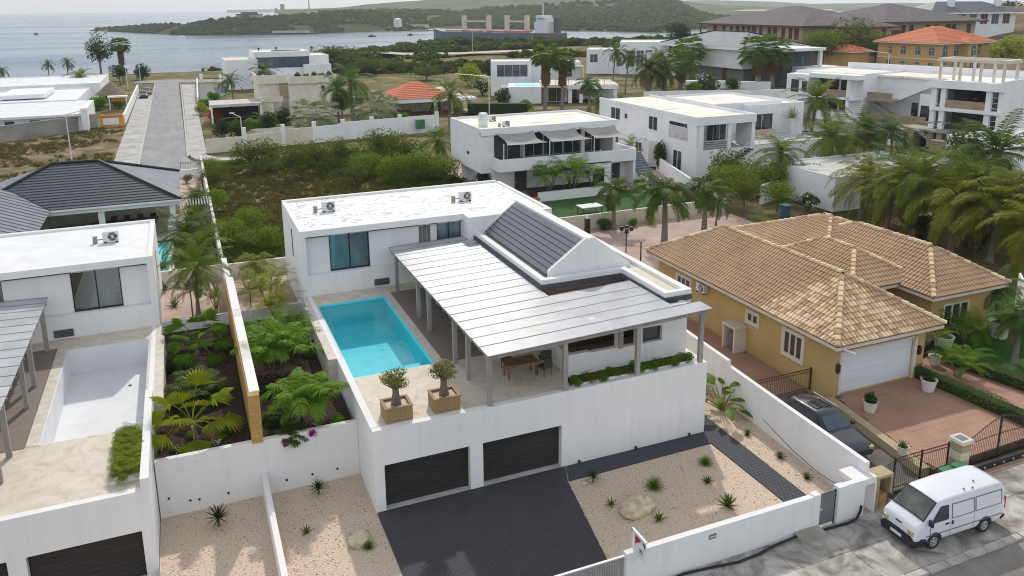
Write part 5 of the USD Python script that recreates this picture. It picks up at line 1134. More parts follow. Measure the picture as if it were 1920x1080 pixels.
# ---------------------------------------------------------------- things on the terrace
def planter(x, y, label, tree_label, k):
    z = 3.735; t = thing('planter_box', label, 'planter', (x, y, z)); a = .58
    MB().box(x - a + .03, x + a - .03, y - a * .84 + .03, y + a * .84 - .03, z, z + .52).build('liner', PLANTERWOOD, t)
    for s in (-1, 1):
        for j in range(11):
            u = x - a + j * 2 * a / 11; lo, hi = sorted((y + s * a * .84, y + s * (a * .84 - .03))); MB().box(u + .004, u + 2 * a / 11 - .004, lo, hi, z + .01, z + .60).build('slat', PLANTERWOOD, t)
        for j in range(9):
            u = y - a * .80 + j * 1.6 * a / 9; lo, hi = sorted((x + s * a, x + s * (a - .03))); MB().box(lo, hi, u + .004, u + 1.6 * a / 9 - .004, z + .01, z + .60).build('slat', PLANTERWOOD, t)
    b = a * .84; m = MB(); m.box(x - a - .02, x + a + .02, y - b - .02, y - b + .1, z + .6, z + .64); m.box(x - a - .02, x + a + .02, y + b - .1, y + b + .02, z + .6, z + .64); m.box(x - a - .02, x - a + .1, y - b + .1, y + b - .1, z + .6, z + .64); m.box(x + a - .1, x + a + .02, y - b + .1, y + b - .1, z + .6, z + .64); m.build('rim', PLANTERWOOD, t)
    MB().sheet([(x - a + .03, y - b + .03), (x + a - .03, y - b + .03), (x + a - .03, y + b - .03), (x - a + .03, y + b - .03)], z + .54).build('gravel_top', GRAVEL, t)
    o = thing('olive_tree', tree_label, 'tree', (x, y, z + .5))
    m = MB()
    for j in range(9):
        an = j * 2.4; r_ = .12 if j else 0; m.tube([(x + r_ * 1.2 * math.cos(an), y + r_ * 1.2 * math.sin(an), z + .5), (x + r_ * .7 * math.cos(an + .5), y + r_ * .7 * math.sin(an + .5), z + 1.0), (x + r_ * .9 * math.cos(an + 1), y + r_ * .9 * math.sin(an + 1), z + 1.35)], [.10, .06, .04], 6)
    for j in range(9):
        an = j * 2.4 + k; e = (x + .45 * math.cos(an), y + .45 * math.sin(an), z + 1.68 + .2 * math.sin(j)); m.tube([(x + .06 * math.cos(an), y + .06 * math.sin(an), z + 1.25), e], [.05, .015], 5)
    m.build('trunk', BARK, o)
    m = MB(); pt, nr = clump_points(1400 if k == 0 else 1600, .72, .72, .50, 1.72 + z, nb=14, inner=.35); pt = pt + (x, y, 0); leaves(m, pt, nr + [0, 0, .4], .10, asp=.5); m.build('crown', OLIVELEAF, o)
planter(1.25, .92, 'square slatted timber planter nearer the left corner of the terrace', 'gnarled small olive tree in the left timber planter', 0)
planter(3.35, .92, 'square slatted timber planter to the right, beside the pergola post', 'rounder small olive tree in the right timber planter', 2.0)
lg = []
for k, (x, y) in enumerate(((6.6, 13.0), (6.6, 11.6))):
    l = thing('sun_lounger', ('cushioned sun lounger on the deck under the pergola, farther of two', 'cushioned sun lounger on the deck under the pergola, nearer of two')[k], 'sun lounger', (x, y, 3.74), group='sun loungers under the pergola')
    m = MB(); [m.box(x + a, x + a + .08, y + b, y + b + .08, 3.74, 4.02) for a in (0, 1.8) for b in (0, .62)]; m.box(x, x + 1.9, y, y + .7, 4.0, 4.08); m.build('frame', TABLEWOOD, l)
    m = MB(); m.box(x + .02, x + 1.88, y + .03, y + .67, 4.08, 4.22); m.build('cushion', METALWHITE, l)
dc = []
for k, (x, y, rz) in enumerate(((8.55, 1.9, 200), (9.0, 2.8, 170), (7.3, 3.3, 20))):
    c = thing('dining_chair', ('wicker dining chair seen between two pergola posts, nearest the kitchen wall', 'wicker dining chair behind the kitchen counter corner', 'wicker dining chair in the shade of the pergola')[k], 'chair', (x, y, 3.72), rz, group='wicker chairs under the pergola')
    MB().box(-.26, .26, -.25, .25, .42, .48).build('seat', WICKER, c, local=True); MB().box(-.26, .26, .22, .27, .48, .9).build('backrest', WICKER, c, local=True)
    for a in (-.23, .23):
        for b in (-.22, .22):
            MB().tube([(a, b, 0), (a, b, .43)], .018, 5).build('leg', IRON, c, local=True)
tb = thing('dining_table', 'dark dining table standing in the shade of the pergola', 'table', (7.6, 2.3, 3.72))
MB().box(6.7, 8.3, 1.9, 2.75, 4.42, 4.47).build('tabletop', TABLEWOOD, tb)
for a in (6.8, 8.15):
    for b in (2.0, 2.6):
        MB().box(a, a + .07, b, b + .07, 3.72, 4.42).build('leg', TABLEWOOD, tb)
m = MB(); m.box(9.25, 15.75, .32, .40, 3.72, 3.80); m.box(9.25, 15.75, 1.16, 1.24, 3.72, 3.80)
tr = one('terrace_trough', m, WHITE, 'long white plant trough along the front edge under the pergola', 'planter')
MB().box(9.25, 15.75, .40, 1.16, 3.70, 3.78).build('soil', SOIL, tr)

# ---------------------------------------------------------------- the houses behind
def house(name, label, loc, rz=0.0, cat='house', group=None):
    p = thing(name, label, cat, loc, rz, group); where[p] = (np.zeros(3), 0.0); return p
def part(p, name, m, *boxes):
    q = MB()
    for b in boxes:
        q.box(*b)
    return q.build(name, m, p)
def boxes(p, name, m, bs):
    for b in bs:
        part(p, name, m, b)
def hiproof(p, x0, x1, y0, y1, z, pitch, m, course=None, eave=TRIM, th=.22, rm=None):
    """hipped roof: eaves board and courses of tiles as parts"""
    part(p, 'eaves', eave, (x0, x1, y0, y1, z - th, z - .02))
    H_, planes, tn, hh = hip(x0, x1, y0, y1, z, pitch); cs = 1 / math.hypot(1, tn)
    base = MB(); hip_sheet(base, x0, x1, y0, y1, z + .01, pitch); r = base.build('roof', m, p)
    if course:
        for (ox, oy), (ex, ey), (ux, uy), W_, h_ in planes:
            n = max(2, int(h_ / course)); up = np.array([ux, uy, tn]); ac = np.array([ex, ey, 0.0]); nn = np.cross(ac, up); nn *= np.sign(nn[2]) / np.linalg.norm(nn)
            for k in range(n):
                a, b = k * h_ / n, (k + 1) * h_ / n; o = np.array([ox, oy, z])
                q = [o + up * a + ac * a + nn * .12, o + up * a + ac * (W_ - a) + nn * .12, o + up * b + ac * max(W_ - b, b) + nn * .05, o + up * b + ac * b + nn * .05]
                MB().plate(q, .08).build('tile_course', m, r)
    if rm:
        F = hip_sheet(MB(), x0, x1, y0, y1, z + .14, pitch); ls = [(F[0][0], F[0][-1]), (F[0][1], F[0][2]), (F[1][0], F[1][-1]), (F[1][1], F[1][2])]; ls += [(F[0][-1], F[0][2])] if len(F[0]) == 4 else [(F[0][2], F[1][2])]
        for a, b in ls:
            if np.linalg.norm(np.array(a) - b) > .1:
                MB().tube([a, b], .13, 6).build('ridge_cap', rm, r)
    return r
def rail(p, pts, h, n=3, m=METALWHITE, r=.03, posts=1.4):
    for a, b in zip(pts[:-1], pts[1:]):
        a, b = np.array(a, float), np.array(b, float); L_ = np.linalg.norm(b - a)
        for k in range(n):
            z = np.array([0, 0, h * (k + 1) / n]); MB().tube([a + z, b + z], r, 4).build('rail', m, p)
        for k in range(int(L_ / posts) + 1):
            q = a + (b - a) * k / max(1, int(L_ / posts)); MB().tube([q, q + (0, 0, h)], r * 1.2, 4).build('rail_post', m, p)
def stairs(p, a, b, width, z0, z1, n, m, axis):
    """steps from a to b along the axis ('x' or 'y'); width = (from, to) across"""
    for k in range(n):
        u, w = a + (b - a) * k / n, a + (b - a) * (k + 1) / n; z = z0 + (z1 - z0) * (k + 1) / n; lo, hi = sorted((u, w))
        part(p, 'step', m, (lo, hi, *width, z - .18, z) if axis == 'x' else (*width, lo, hi, z - .18, z))

# villa with the shade sails
v = house('villa', 'white two-storey villa with three grey shade sails over its terrace', (25.4, 49.9, 0))
X = lambda a: a - 25.4
boxes(v, 'wall', WHITE2, [(6.0, 13.9, .0, 2.4, 0, 3.0), (.1, 6.0, 2.4, 12.9, 0, 3.0), (6.0, 17.1, 2.4, 12.9, 0, 3.0), (16.9, 17.2, .1, 2.4, 0, 3.0), (13.9, 16.9, 2.0, 2.4, 0, 3.0)])
part(v, 'terrace_floor', MIDGREY, (.18, 17.0, .18, 5.2, 3.0, 3.28)); part(v, 'floor_edge', WHITE2, (0, 17.2, 0, 5.2, 2.85, 3.0))
boxes(v, 'parapet', WHITE2, [(0, 17.2, 0, .18, 3.0, 4.22), (0, .18, .18, 5.2, 3.0, 4.22), (17.02, 17.2, .18, 13, 3.0, 4.22)])
boxes(v, 'upper_wall', WHITE2, [(-1.1, .5, 2.7, 13.2, 2.3, 7.0), (.5, 16, 12.9, 13.2, 3.0, 7.0), (15.6, 16.0, 2.7, 12.9, 3.28, 7.0), (.5, 3.6, 5.2, 5.5, 3.28, 7.0), (3.6, 4.9, 5.2, 5.5, 3.28, 7.0)])
part(v, 'roof', ROOFWORN, (-.9, 15.9, 2.9, 13.0, 6.95, 7.12)); boxes(v, 'fascia', WHITE2, [(-1.1, 16.1, 2.55, 2.9, 6.55, 7.34), (-1.1, -.9, 2.9, 13.2, 7.0, 7.34), (15.9, 16.1, 2.9, 13.2, 6.8, 7.34), (-.9, 15.9, 13.0, 13.2, 7.0, 7.34)])
boxes(v, 'column', WHITE2, [(4.9, 5.2, 4.9, 5.2, 3.28, 6.6), (11.6, 12.0, 3.0, 3.4, 3.28, 6.6)])
door(v, 'S', 2.4, 2.8, 4.3, .0, 2.25); door(v, 'S', 2.0, 15.1, 16.2, 0, 2.25); part(v, 'louvre_door', DARKGREY, (.5, 2.1, 2.8, 2.9, 3.3, 6.5)); door(v, 'S', 5.2, 3.2, 4.7, 3.3, 5.9)
for k in range(4):
    window(v, 'S', 5.3, 5.2 + k * 2.55, 5.2 + (k + 1) * 2.55 - .05, 3.28, 6.5, METALWHITE, DPANE, 2)
window(v, 'W', -1.1, 6.5, 7.2, 3.9, 4.2, DARKGREY, DPANE); part(v, 'vent', MIDGREY, (4.0, 5.6, -.25, .0, 2.1, 3.3))
boxes(v, 'stair_wall', WHITE2, [(17.2, 17.35, -2.6, 3, 0, 1.2)])
for k in range(14):
    part(v, 'step', BLUESTEP, (17.3, 19.3, 2.6 - k * .34 - .34, 2.6 - k * .34, 3.28 - (k + 1) * .234, 3.28 - k * .234))
part(v, 'planter_wall', WHITE2, (3.2, 12.4, -3.4, -3.1, 0, 1.0), ); part(v, 'planter_soil', SOIL, (3.2, 12.4, -3.1, -.1, .3, .85))
part(v, 'niche', DPANE, (11.6, 13.0, -.03, .0, .1, 2.2))
ss = [(26.0, 30.7, 26.4, 31.3), (31.0, 35.9, 31.7, 36.9), (36.3, 41.0, 37.3, 41.9)]
for k, (a, b, c, d) in enumerate(ss):
    N = 10; V = []
    for i in range(N + 1):
        for j in range(N + 1):
            u, t = i / N, j / N; pin = .09 * math.sin(PI * t); uu = .5 + (u - .5) * (1 - 2 * pin); tt = .5 + (t - .5) * (1 - .16 * math.sin(PI * u))
            x0_, x1_ = a + (c - a) * tt, b + (d - b) * tt; V.append((x0_ + (x1_ - x0_) * uu, 52.42 - 2.5 * tt, 6.78 - 1.0 * tt - .35 * math.sin(PI * t) * .6 - .15 * math.sin(PI * u)))
    F = [(i * (N + 1) + j, (i + 1) * (N + 1) + j, (i + 1) * (N + 1) + j + 1, i * (N + 1) + j + 1) for i in range(N) for j in range(N)]
    one('shade_sail', MB().add(V, F), SAIL, ('leftmost grey shade sail stretched from the villa roof', 'middle grey shade sail stretched from the villa roof', 'rightmost grey shade sail stretched from the villa roof')[k], 'shade sail', smooth=True)
for k, x in enumerate((26.0, 31.5, 37.1)):
    one('sail_post', MB().tube([(x, 50.0, 4.2), (x, 49.95, 5.95)], .06, 6), METALWHITE, ('white post holding the left corner of the left shade sail', 'white post between the left and middle shade sails', 'white post between the middle and right shade sails')[k], 'post')
ac_unit('air_conditioner', 'air conditioner at the front of the villa roof near the white tank', (28.2, 54.6, 7.12)); ac_unit('air_conditioner', 'air conditioner at the back of the villa roof near the white tank', (28.4, 59.4, 7.12))
one('water_tank', MB().lathe([(0, 7.12), (.5, 7.12), (.55, 7.3), (.55, 8.4), (.45, 8.6), (.15, 8.65), (0, 8.65)], (26.0, 56.2, 0), 14), METALWHITE, 'white cylindrical water tank on the corner of the villa roof', 'water tank')
t = thing('garden_table', 'white table on the green turf in front of the villa', 'table', (31.4, 40.2, 0)); MB().box(30.2, 32.6, 39.5, 41, .70, .76).build('tabletop', METALWHITE, t)
for a in (30.3, 32.4):
    for b in (39.6, 40.8):
        MB().box(a, a + .07, b, b + .07, 0, .7).build('leg', IRON, t)
one('lawn_wall', MB().box(16.6, 44.2, 34.95, 35.2, -.1, 1.35), CREAMWALL, 'cream wall between the pinkish court and the green turf', 'wall')
one('lawn_side_wall', MB().prism([(43.0, 35.2), (43.25, 35.2), (49.6, 56), (49.35, 56)], -.1, 1.7), WHITE2, 'white sloping boundary wall along the right side of the green turf', 'wall')
tt_ = thing('sun_bed', 'terracotta cushioned garden chairs beside the villa planter, behind the white roof', 'garden chair', (27.6, 46.5, 0))
for k in range(3):
    MB().cbox((26.9 + k * .75, 46.3 + .2 * k, .3), (.6, .7, .18)).build('cushion', ORANGETILE, tt_)
one('beach_towel', MB().box(25.4, 26.4, 47, 47.9, .4, .8), M('blue_towel', (.05, .16, .42), (.08, .22, .5)), 'blue covered bench beside the villa wall', 'bench')

# second villa
v = house('villa', 'white boxy villa with an outside staircase and roof terrace', (50.2, 48.7, 0)); W2 = WHITE2
boxes(v, 'wall', W2, [(0, 8.4, 0, .25, 0, 3.5), (0, .3, .25, 24, 0, 7.1), (.3, 8.4, .25, 24, 0, 3.3), (.3, 8.4, 5.0, 24, 3.5, 7.1), (.3, .9, 0.001, .25, 3.5, 7.1), (4.4, 4.9, 0.001, .25, 3.5, 7.1), (7.9, 8.4, 0.001, 3, 3.5, 7.1), (.3, 8.4, .3, .5, 6.45, 7.1)])
part(v, 'balcony_floor', CONCRETE, (.3, 8.4, .25, 5.0, 3.3, 3.5)); part(v, 'roof', ROOFWORN, (.2, 8.3, .2, 23.9, 7.1, 7.22)); boxes(v, 'parapet', W2, [(-.05, 8.5, -.05, .2, 6.5, 7.5), (-.05, .2, .2, 24, 7.1, 7.5), (8.3, 8.5, .2, 24, 7.1, 7.5)])
block(v, 8.5, 19.6, 8.4, 20, 0, 7.7, W2); block(v, 13.0, 22, 6.8, 16, 0, 7.5, W2)
part(v, 'podium', W2, (8.4, 20, .6, 8.4, 0, 3.4)); part(v, 'terrace_floor', CONCRETE, (8.4, 20, .6, 8.4, 3.4, 3.52))
for a, b in ((.9, 4.4), (4.9, 7.9)):
    window(v, 'S', 5.0, a, b, 3.55, 6.3, METALWHITE, DPANE, 3); 
rail(v, [(.9, .1, 3.5), (4.4, .1, 3.5)], 1.0, 4); rail(v, [(8.2, .7, 3.5), (12.8, .7, 3.5), (19.8, .7, 3.5)], 1.0, 4)
window(v, 'W', 0, 18.0, 20.6, 4.9, 6.6, W2, DPANE, 2); window(v, 'W', 0, 16.0, 16.9, 5.3, 6.1, W2, DPANE); window(v, 'W', 0, 8.6, 10.7, 4.7, 6.5, W2, DPANE, 2); window(v, 'W', 0, 2.0, 6.0, 5.9, 6.5, W2, DPANE, 1); part(v, 'screen', CONCRETE, (-.05, 0, 2.0, 6.0, 4.4, 5.9))
window(v, 'W', 0, 3.0, 4.9, .5, 3.0, W2, DPANE, 2); window(v, 'W', -1.0, 10.6, 12.2, .5, 3.0, W2, DPANE, 2); boxes(v, 'bay', W2, [(-1.0, 0, 9, 16, 0, 3.4)]); part(v, 'porch_opening', DARKGREY, (-.02, 0, 18.5, 22, .2, 3))
window(v, 'S', 6.8, 13.2, 16.8, 3.55, 6.3, METALWHITE, DPANE, 2)
for k in range(15):
    part(v, 'step', DARKGREY, (.4 + k * .45, .95 + k * .45, -1.3, -.15, k * .232, .17 + k * .232))
rail(v, [(.4, -1.3, .1), (7.1, -1.3, 3.5)], 1.0, 2, r=.04); 
one('corner_sofa', MB().box(60.6, 66.5, 54.0, 54.9, 3.55, 4.3).box(60.6, 61.5, 52.3, 54.0, 3.55, 4.1).box(62.2, 64.2, 52.4, 53.2, 3.55, 3.95), RUG, 'beige corner sofa on the roof terrace of the boxy villa', 'sofa')
tp = thing('tall_planter', 'tall white tapered planter with a blue-green agave on the roof terrace', 'planter', (69.0, 54.0, 3.5)); where[tp] = (np.zeros(3), 0)
MB().cbox((0, 0, 0), (.9, .9, 2.2), 0, 1.5).build('pot', METALWHITE, tp)
ac_unit('air_conditioner', 'pair of wall air conditioners on the side of the boxy villa', (50.0, 56.2, 2.0), -90, False)

# unfinished three-storey house
v = house('unfinished_house', 'unfinished white three-storey house with brick balcony walls and bare roof posts', (87.6, 76.6, 0), -75)
block(v, 0, 12, 2.5, 15, 0, 9.6, W2, ROOFWORN); boxes(v, 'wall', W2, [(0, 4.0, 0, 2.5, 0, 9.2), (4.0, 12, .3, 2.5, 0, 3.0), (4.0, 12, .3, 2.5, 5.6, 6.0), (10.5, 11.0, .3, 2.5, 3.0, 9.2), (4.0, 12.4, 0, 2.5, 8.8, 9.5), (3.2, 13, -1.2, .3, 2.4, 3.6)])
boxes(v, 'brick_parapet', BRICK, [(5.2, 10.5, .35, .5, 6.0, 7.1), (5.2, 10.5, .35, .5, 3.0, 4.0)])
for a, b, z0_, z1_ in ((.8, 2.4, 6.2, 8.4), (2.8, 3.9, 6.4, 8.2), (.5, 1.4, 2.6, 5.0)):
    window(v, 'S', 0, a, b, z0_, z1_, W2, DPANE)
for a, b in ((4.2, 6), (6.1, 8), (8.2, 10.2)):
    window(v, 'S', 2.5, a, b, 6.1, 8.7, W2, DPANE, 1); window(v, 'S', 2.5, a, b, 3.1, 5.4, W2, DPANE, 1)
window(v, 'W', 0, 4, 8, 4.5, 6.5, W2, DPANE, 2)
boxes(v, 'core_wall', W2, [(12, 23.7, 7, 15, 0, 9.0), (20, 23.7, 4.5, 7, 2.6, 7.0)]); part(v, 'roof', ROOFWORN, (12, 23.7, 6.6, 15, 9.0, 9.3)); boxes(v, 'back_parapet', W2, [(2, 33, 15, 15.3, 9.0, 10.4)])
q = MB(); q.add([(x, y, z) for y in (5.0, 6.4) for x, z in ((15.0, 6.0), (21.5, 9.4), (21.5, 8.2), (15.0, 4.9))], [(0, 1, 2, 3), (4, 7, 6, 5), (0, 4, 5, 1), (3, 2, 6, 7), (1, 5, 6, 2), (0, 3, 7, 4)]); q.build('stair_flight', W2, v)
q = MB(); q.add([(x, y, z) for y in (4.2, 5.0) for x, z in ((13.0, 5.2), (18.0, 2.6), (18.0, 2.2), (13.0, 4.7))], [(0, 1, 2, 3), (4, 7, 6, 5), (0, 4, 5, 1), (3, 2, 6, 7), (1, 5, 6, 2), (0, 3, 7, 4)]); q.build('stair_flight', RAWCONC, v)
part(v, 'landing', RAWCONC, (12.2, 16.5, 3.0, 6.9, 5.6, 5.9)); boxes(v, 'brick_wall', BRICK, [(13, 22, 2.6, 2.85, 2.6, 3.8), (12.5, 16.5, 3.0, 3.1, 5.9, 6.9)]); part(v, 'base_wall', RAWCONC, (12.4, 22, 1.5, 7, 0, 2.6))
for a, b in ((17.6, 18.8), (20.2, 22.2)):
    window(v, 'S', 7.0 if a < 20 else 4.5, a, b, 3.0, 5.4, W2, DPANE, 1)
x0, x1 = 23.7, 33.2
boxes(v, 'slab', W2, [(x0, x1, -.4, 14, 8.6, 9.4), (x0, x1, -.2, 14, 5.4, 5.9), ]); part(v, 'slab', RAWCONC, (x0 - 3, x1 + .3, -1.8, 14, 2.45, 2.75))
for z0_, z1_ in ((0, 2.45), (2.75, 5.4), (5.9, 8.6)):
    boxes(v, 'pier', W2, [(x0, x0 + .7, 0, .6, z0_, z1_), (x0 + 1.3, x0 + 2.0, 0, .6, z0_, z1_), (x1 - .6, x1, 0, .6, z0_, z1_), (x1 - 2.2, x1 - 1.5, 0, .6, z0_, z1_), (x1 - .3, x1, .6, 13, z0_, z1_), (x0, x0 + .3, .6, 13, z0_, z1_)])
    part(v, 'inner_wall', MIDGREY, (x0 + .3, x1 - .3, 6.5, 6.8, z0_, z1_))
    window(v, 'S', .4, x1 - 1.5, x1 - .6, z0_ + .3, z1_ - .1, W2, DPANE, 1, bars=2); window(v, 'S', .4, x0 + .7, x0 + 1.3, z0_ + .3, z1_ - .1, W2, DPANE, 1)
boxes(v, 'brick_parapet', BRICK, [(x0 + 2.0, x1 - 2.2, .0, .2, 5.9, 7.0)]); boxes(v, 'dark_door', DPANE, [(x1 - 4.2, x1 - 2.4, 6.4, 6.5, 0, 2.2), (x0 + 2.4, x1 - 2.6, 6.4, 6.5, 6.2, 8.3)]); boxes(v, 'timber_rail', BRICK, [(x0 + 2.0, x1 - 2.2, 5.0, 5.1, 3.3, 3.5), (x0 + 2.0, x1 - 2.2, 5.0, 5.1, 3.7, 3.85), (x0 + 5, x0 + 5.2, 5, 5.15, 2.75, 4.2)])
boxes(v, 'parapet', W2, [(x0, x1, 13.7, 14, 9.4, 10.3), (x1 - .25, x1, -.4, 13.7, 9.4, 10.0), (x0, x1 - .25, -.4, -.2, 9.4, 9.7)])
for x in (x0 + .6, x0 + 3.3, x0 + 6.0, x1 - .6):
    for y in (.2, 4.5):
        part(v, 'roof_post', TRIM, (x, x + .32, y, y + .32, 9.4, 12.3))
boxes(v, 'roof_beam', TRIM, [(x0 + .3, x1, .15, .6, 12.3, 12.75), (x0 + .3, x1, 4.45, 4.9, 12.3, 12.75), (x0 + .3, x0 + .8, .6, 4.45, 12.3, 12.75), (x1 - .5, x1, .6, 4.45, 12.3, 12.75)])
stairs(v, x0 + 4.2, x0 - .3, (-3.0, -1.9), 0, 2.6, 12, RAWCONC, 'x'); boxes(v, 'block_steps', BRICK, [(x0 + 2.4, x0 + 4.6, -4.2, -3.1, k * .3, k * .3 + .24) for k in range(6)]); part(v, 'porch', RAWCONC, (x0 - 4.5, x0 - .4, -3.2, 1.5, 2.3, 2.6)); boxes(v, 'porch_wall', W2, [(x0 - 4.4, x0 - 2, -2.9, -2.7, 0, 2.3)]); boxes(v, 'porch_pier', OCHREDARK, [(x0 - 1.4, x0 - .6, -3.0, -2.2, 0, 2.3)])

# garden shed and walls on the right
v = house('flat_roofed_shed', 'low white flat-roofed outbuilding among the palms behind the ochre house', (53.6, 30.2, 0)); block(v, 0, 16, 0, 9, 0, 3.6, WHITE2, CONCRETE, par=.15)
one('garden_wall', MB().prism([(49.5, 36.0), (62, 41.2), (61.9, 41.45), (49.4, 36.25)], -.1, 2.0), WHITE2, 'white garden wall behind the round-crowned green bush', 'wall')
one('garden_wall', MB().prism([(66, 38.5), (84, 36.0), (84, 36.3), (66, 38.8)], -.1, 2.6), WHITE2, 'white garden wall beyond the dark conical tree at the right', 'wall')
v = house('white_outbuilding', 'white flat-roofed block cut by the right edge of the picture', (77.5, 28.5, 0)); block(v, 0, 12, 0, 9, 0, 5.2, WHITE2, CONCRETE, par=.15)
one('neighbour_wall', MB().prism([(41.0, 1.0), (41.2, 1.0), (45.5, 5.0), (45.3, 5.0)], .3, 2.6), WHITE, 'white wall behind the palms at the right edge of the lawn', 'wall')
sh = one('playhouse', MB().box(47.0, 47.7, 29.6, 30.3, 0, 1.35).prism([(46.9, 29.5), (47.8, 29.5), (47.8, 30.4), (46.9, 30.4)], 1.35, 1.5), TEAL, 'small teal garden hut between the bushes behind the tiled roof', 'hut')

# long white house with the carport and roof pool
v = house('long_house', 'low white modern house with carport, roof pool and two tall palms in front', (59.3, 129.5, 0), -22)
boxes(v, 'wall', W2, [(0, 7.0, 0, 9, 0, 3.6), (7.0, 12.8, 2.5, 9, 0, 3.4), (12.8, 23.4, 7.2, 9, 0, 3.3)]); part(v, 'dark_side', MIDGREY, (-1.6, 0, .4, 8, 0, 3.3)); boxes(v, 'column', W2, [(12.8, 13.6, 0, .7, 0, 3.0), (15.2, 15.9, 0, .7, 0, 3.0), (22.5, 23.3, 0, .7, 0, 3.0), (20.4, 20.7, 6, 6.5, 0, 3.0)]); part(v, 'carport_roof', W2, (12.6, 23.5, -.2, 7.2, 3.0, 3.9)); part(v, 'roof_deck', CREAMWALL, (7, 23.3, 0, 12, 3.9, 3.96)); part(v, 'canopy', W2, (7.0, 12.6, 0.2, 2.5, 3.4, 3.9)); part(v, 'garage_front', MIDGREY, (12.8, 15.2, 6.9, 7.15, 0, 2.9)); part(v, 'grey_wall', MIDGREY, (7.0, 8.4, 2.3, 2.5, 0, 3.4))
window(v, 'S', 2.5, 8.6, 12.2, .1, 3.1, METALWHITE, DPANE, 2); part(v, 'roof_pool', BASIN, (1.2, 6.4, 2.0, 7.4, 3.6, 3.68))
for x in (7.5, 10, 12.8, 15.2, 18, 20.5):
    part(v, 'balustrade_post', IRON, (x, x + .08, .3, .38, 3.96, 5.1))
block(v, -4, 5.5, 16, 24, 0, 8.0, W2); block(v, 5.5, 17, 17, 25, 0, 7.6, W2); window(v, 'S', 16, -2.6, 4.6, 4.4, 7.2, METALWHITE, BPANE, 4); window(v, 'S', 17, 12.4, 15.0, 4.2, 6.6, METALWHITE, DPANE, 2); part(v, 'awning', GATEGREY, (11, 17.5, 13.5, 17, 6.7, 6.85)); boxes(v, 'awning_post', METALWHITE, [(11.2, 11.35, 13.6, 13.75, 3.9, 6.7), (17.2, 17.35, 13.6, 13.75, 3.9, 6.7)])
q = MB(); q.box(18.4, 22.2, 4.3, 6.0, .5, 1.3); q.box(18.9, 21.6, 4.4, 5.9, 1.3, 2.1)
c_ = house('white_suv', 'white car parked in the carport of the low modern house', (59.3, 129.5, 0), -22, 'car'); MB().box(16.2, 20, 3.6, 5.4, .35, 1.2).build('body', CARWHITE, c_); MB().cbox((18.3, 4.5, 1.2), (2.8, 1.6, .65), 0, .85).build('cabin', DPANE, c_); [MB().tube([(x, 3.55, .35), (x, 3.75, .35)], .35, 10).build('wheel', RUBBER, c_) for x in (17, 19.3)]
one('timber_gate', MB().box(0, 0, 0, 0, 0, 0), YELLOWWOOD, '', '') if False else None
tg = house('timber_gate', 'orange-brown slatted timber gate beside the boxy villa', (67.2, 95.6, 0), -15, 'gate')
for k in range(14):
    part(tg, 'board', ORANGEPAINT if k % 3 else YELLOWWOOD, (k * .42, k * .42 + .39, 0, .06, 0, 2.1))
part(tg, 'post', WHITE2, (-3.8, -.1, -.1, .2, 0, 2.3))
one('grey_railings', MB().prism([(54.5, 81), (60.5, 79.4), (60.5, 79.5), (54.5, 81.1)], 0, 2.0), MIDGREY, 'grey street gate behind the boxy villa', 'gate')

# white modern house farther right
v = house('glass_front_house', 'large white house with tall blue windows behind the palms', (110, 190, 0), -32)
block(v, 0, 10, 0, 12, 0, 7.4, W2); block(v, 10, 38, -1, 16, 0, 9.6, W2); block(v, 18, 44, -6, -1, 0, 6.6, W2, CONCRETE)
for a in (12.4, 15.0, 17.6):
    window(v, 'S', -1, a, a + 2.2, 2.2, 7.2, METALWHITE, BPANE, 2, bars=3)
window(v, 'S', 0, 1, 3.4, 3.5, 6.0, W2, DPANE, 2); window(v, 'S', -6, 20, 24, 1, 5.5, METALWHITE, BPANE, 3, bars=2)
for k in range(3):
    MB().tube([(30 + k * 3.2, -6.5, 0), (30 + k * 3.2, -6.5, 3.2), (29 + k * 3.2, -6.5, 5.4)], .16, 5).build('branch_post', METALWHITE, v); MB().tube([(30 + k * 3.2, -6.5, 3.2), (31.1 + k * 3.2, -6.5, 5.4)], .16, 5).build('branch_post', METALWHITE, v)
one('white_garden_wall', MB().prism([(86, 118), (122, 106), (122, 106.4), (86, 118.4)], 0, 2.4), WHITE2, 'long white wall behind the blue agaves and date palms', 'wall')

# house with the orange roof
v = house('orange_roofed_house', 'white open-fronted house with bright orange hipped tile roof', (31.0, 119.0, 0))
hiproof(v, 0, 12.6, 0, 11, 3.3, 27, ORANGETILE, .55, WHITE2, .7); hiproof(v, 9, 17, 3, 13, 3.2, 20, CREAMWALL, None, WHITE2, .5)
boxes(v, 'column', WHITE2, [(.4, .9, .4, .9, 0, 2.6), (8.6, 9.2, .4, .9, 0, 2.6), (15.6, 16.2, .6, 1.1, 0, 2.6), (12.0, 12.5, .4, .9, 0, 2.6)]); boxes(v, 'back_wall', CREAMWALL, [(.5, 16.4, 6.2, 6.5, 0, 2.7), (.4, .7, .9, 6.2, 0, 2.6)]); part(v, 'floor', TABLEWOOD, (0, 17, 0, 6.2, 0, .12)); part(v, 'flat_canopy', WHITE2, (11.5, 17, -.4, 3.2, 2.65, 3.1)); boxes(v, 'bench', TABLEWOOD, [(2, 5, 4, 5, .1, .7), (8.8, 11, 3.6, 4.4, .1, .8), (13, 15, 3, 3.4, .1, .8)]); boxes(v, 'dark_opening', DPANE, [(9.4, 10.6, 6.12, 6.2, .1, 2.2), (10.9, 11.6, 6.12, 6.2, .1, 2.2)])
m = MB(); m.tube([(6.5, 3, 2.6), (6.3, 3, 1.6), (6.9, 3, 1.6), (6.5, 3, 2.6)], .04, 4); m.build('hanging_lamp', DARKGREY, v)
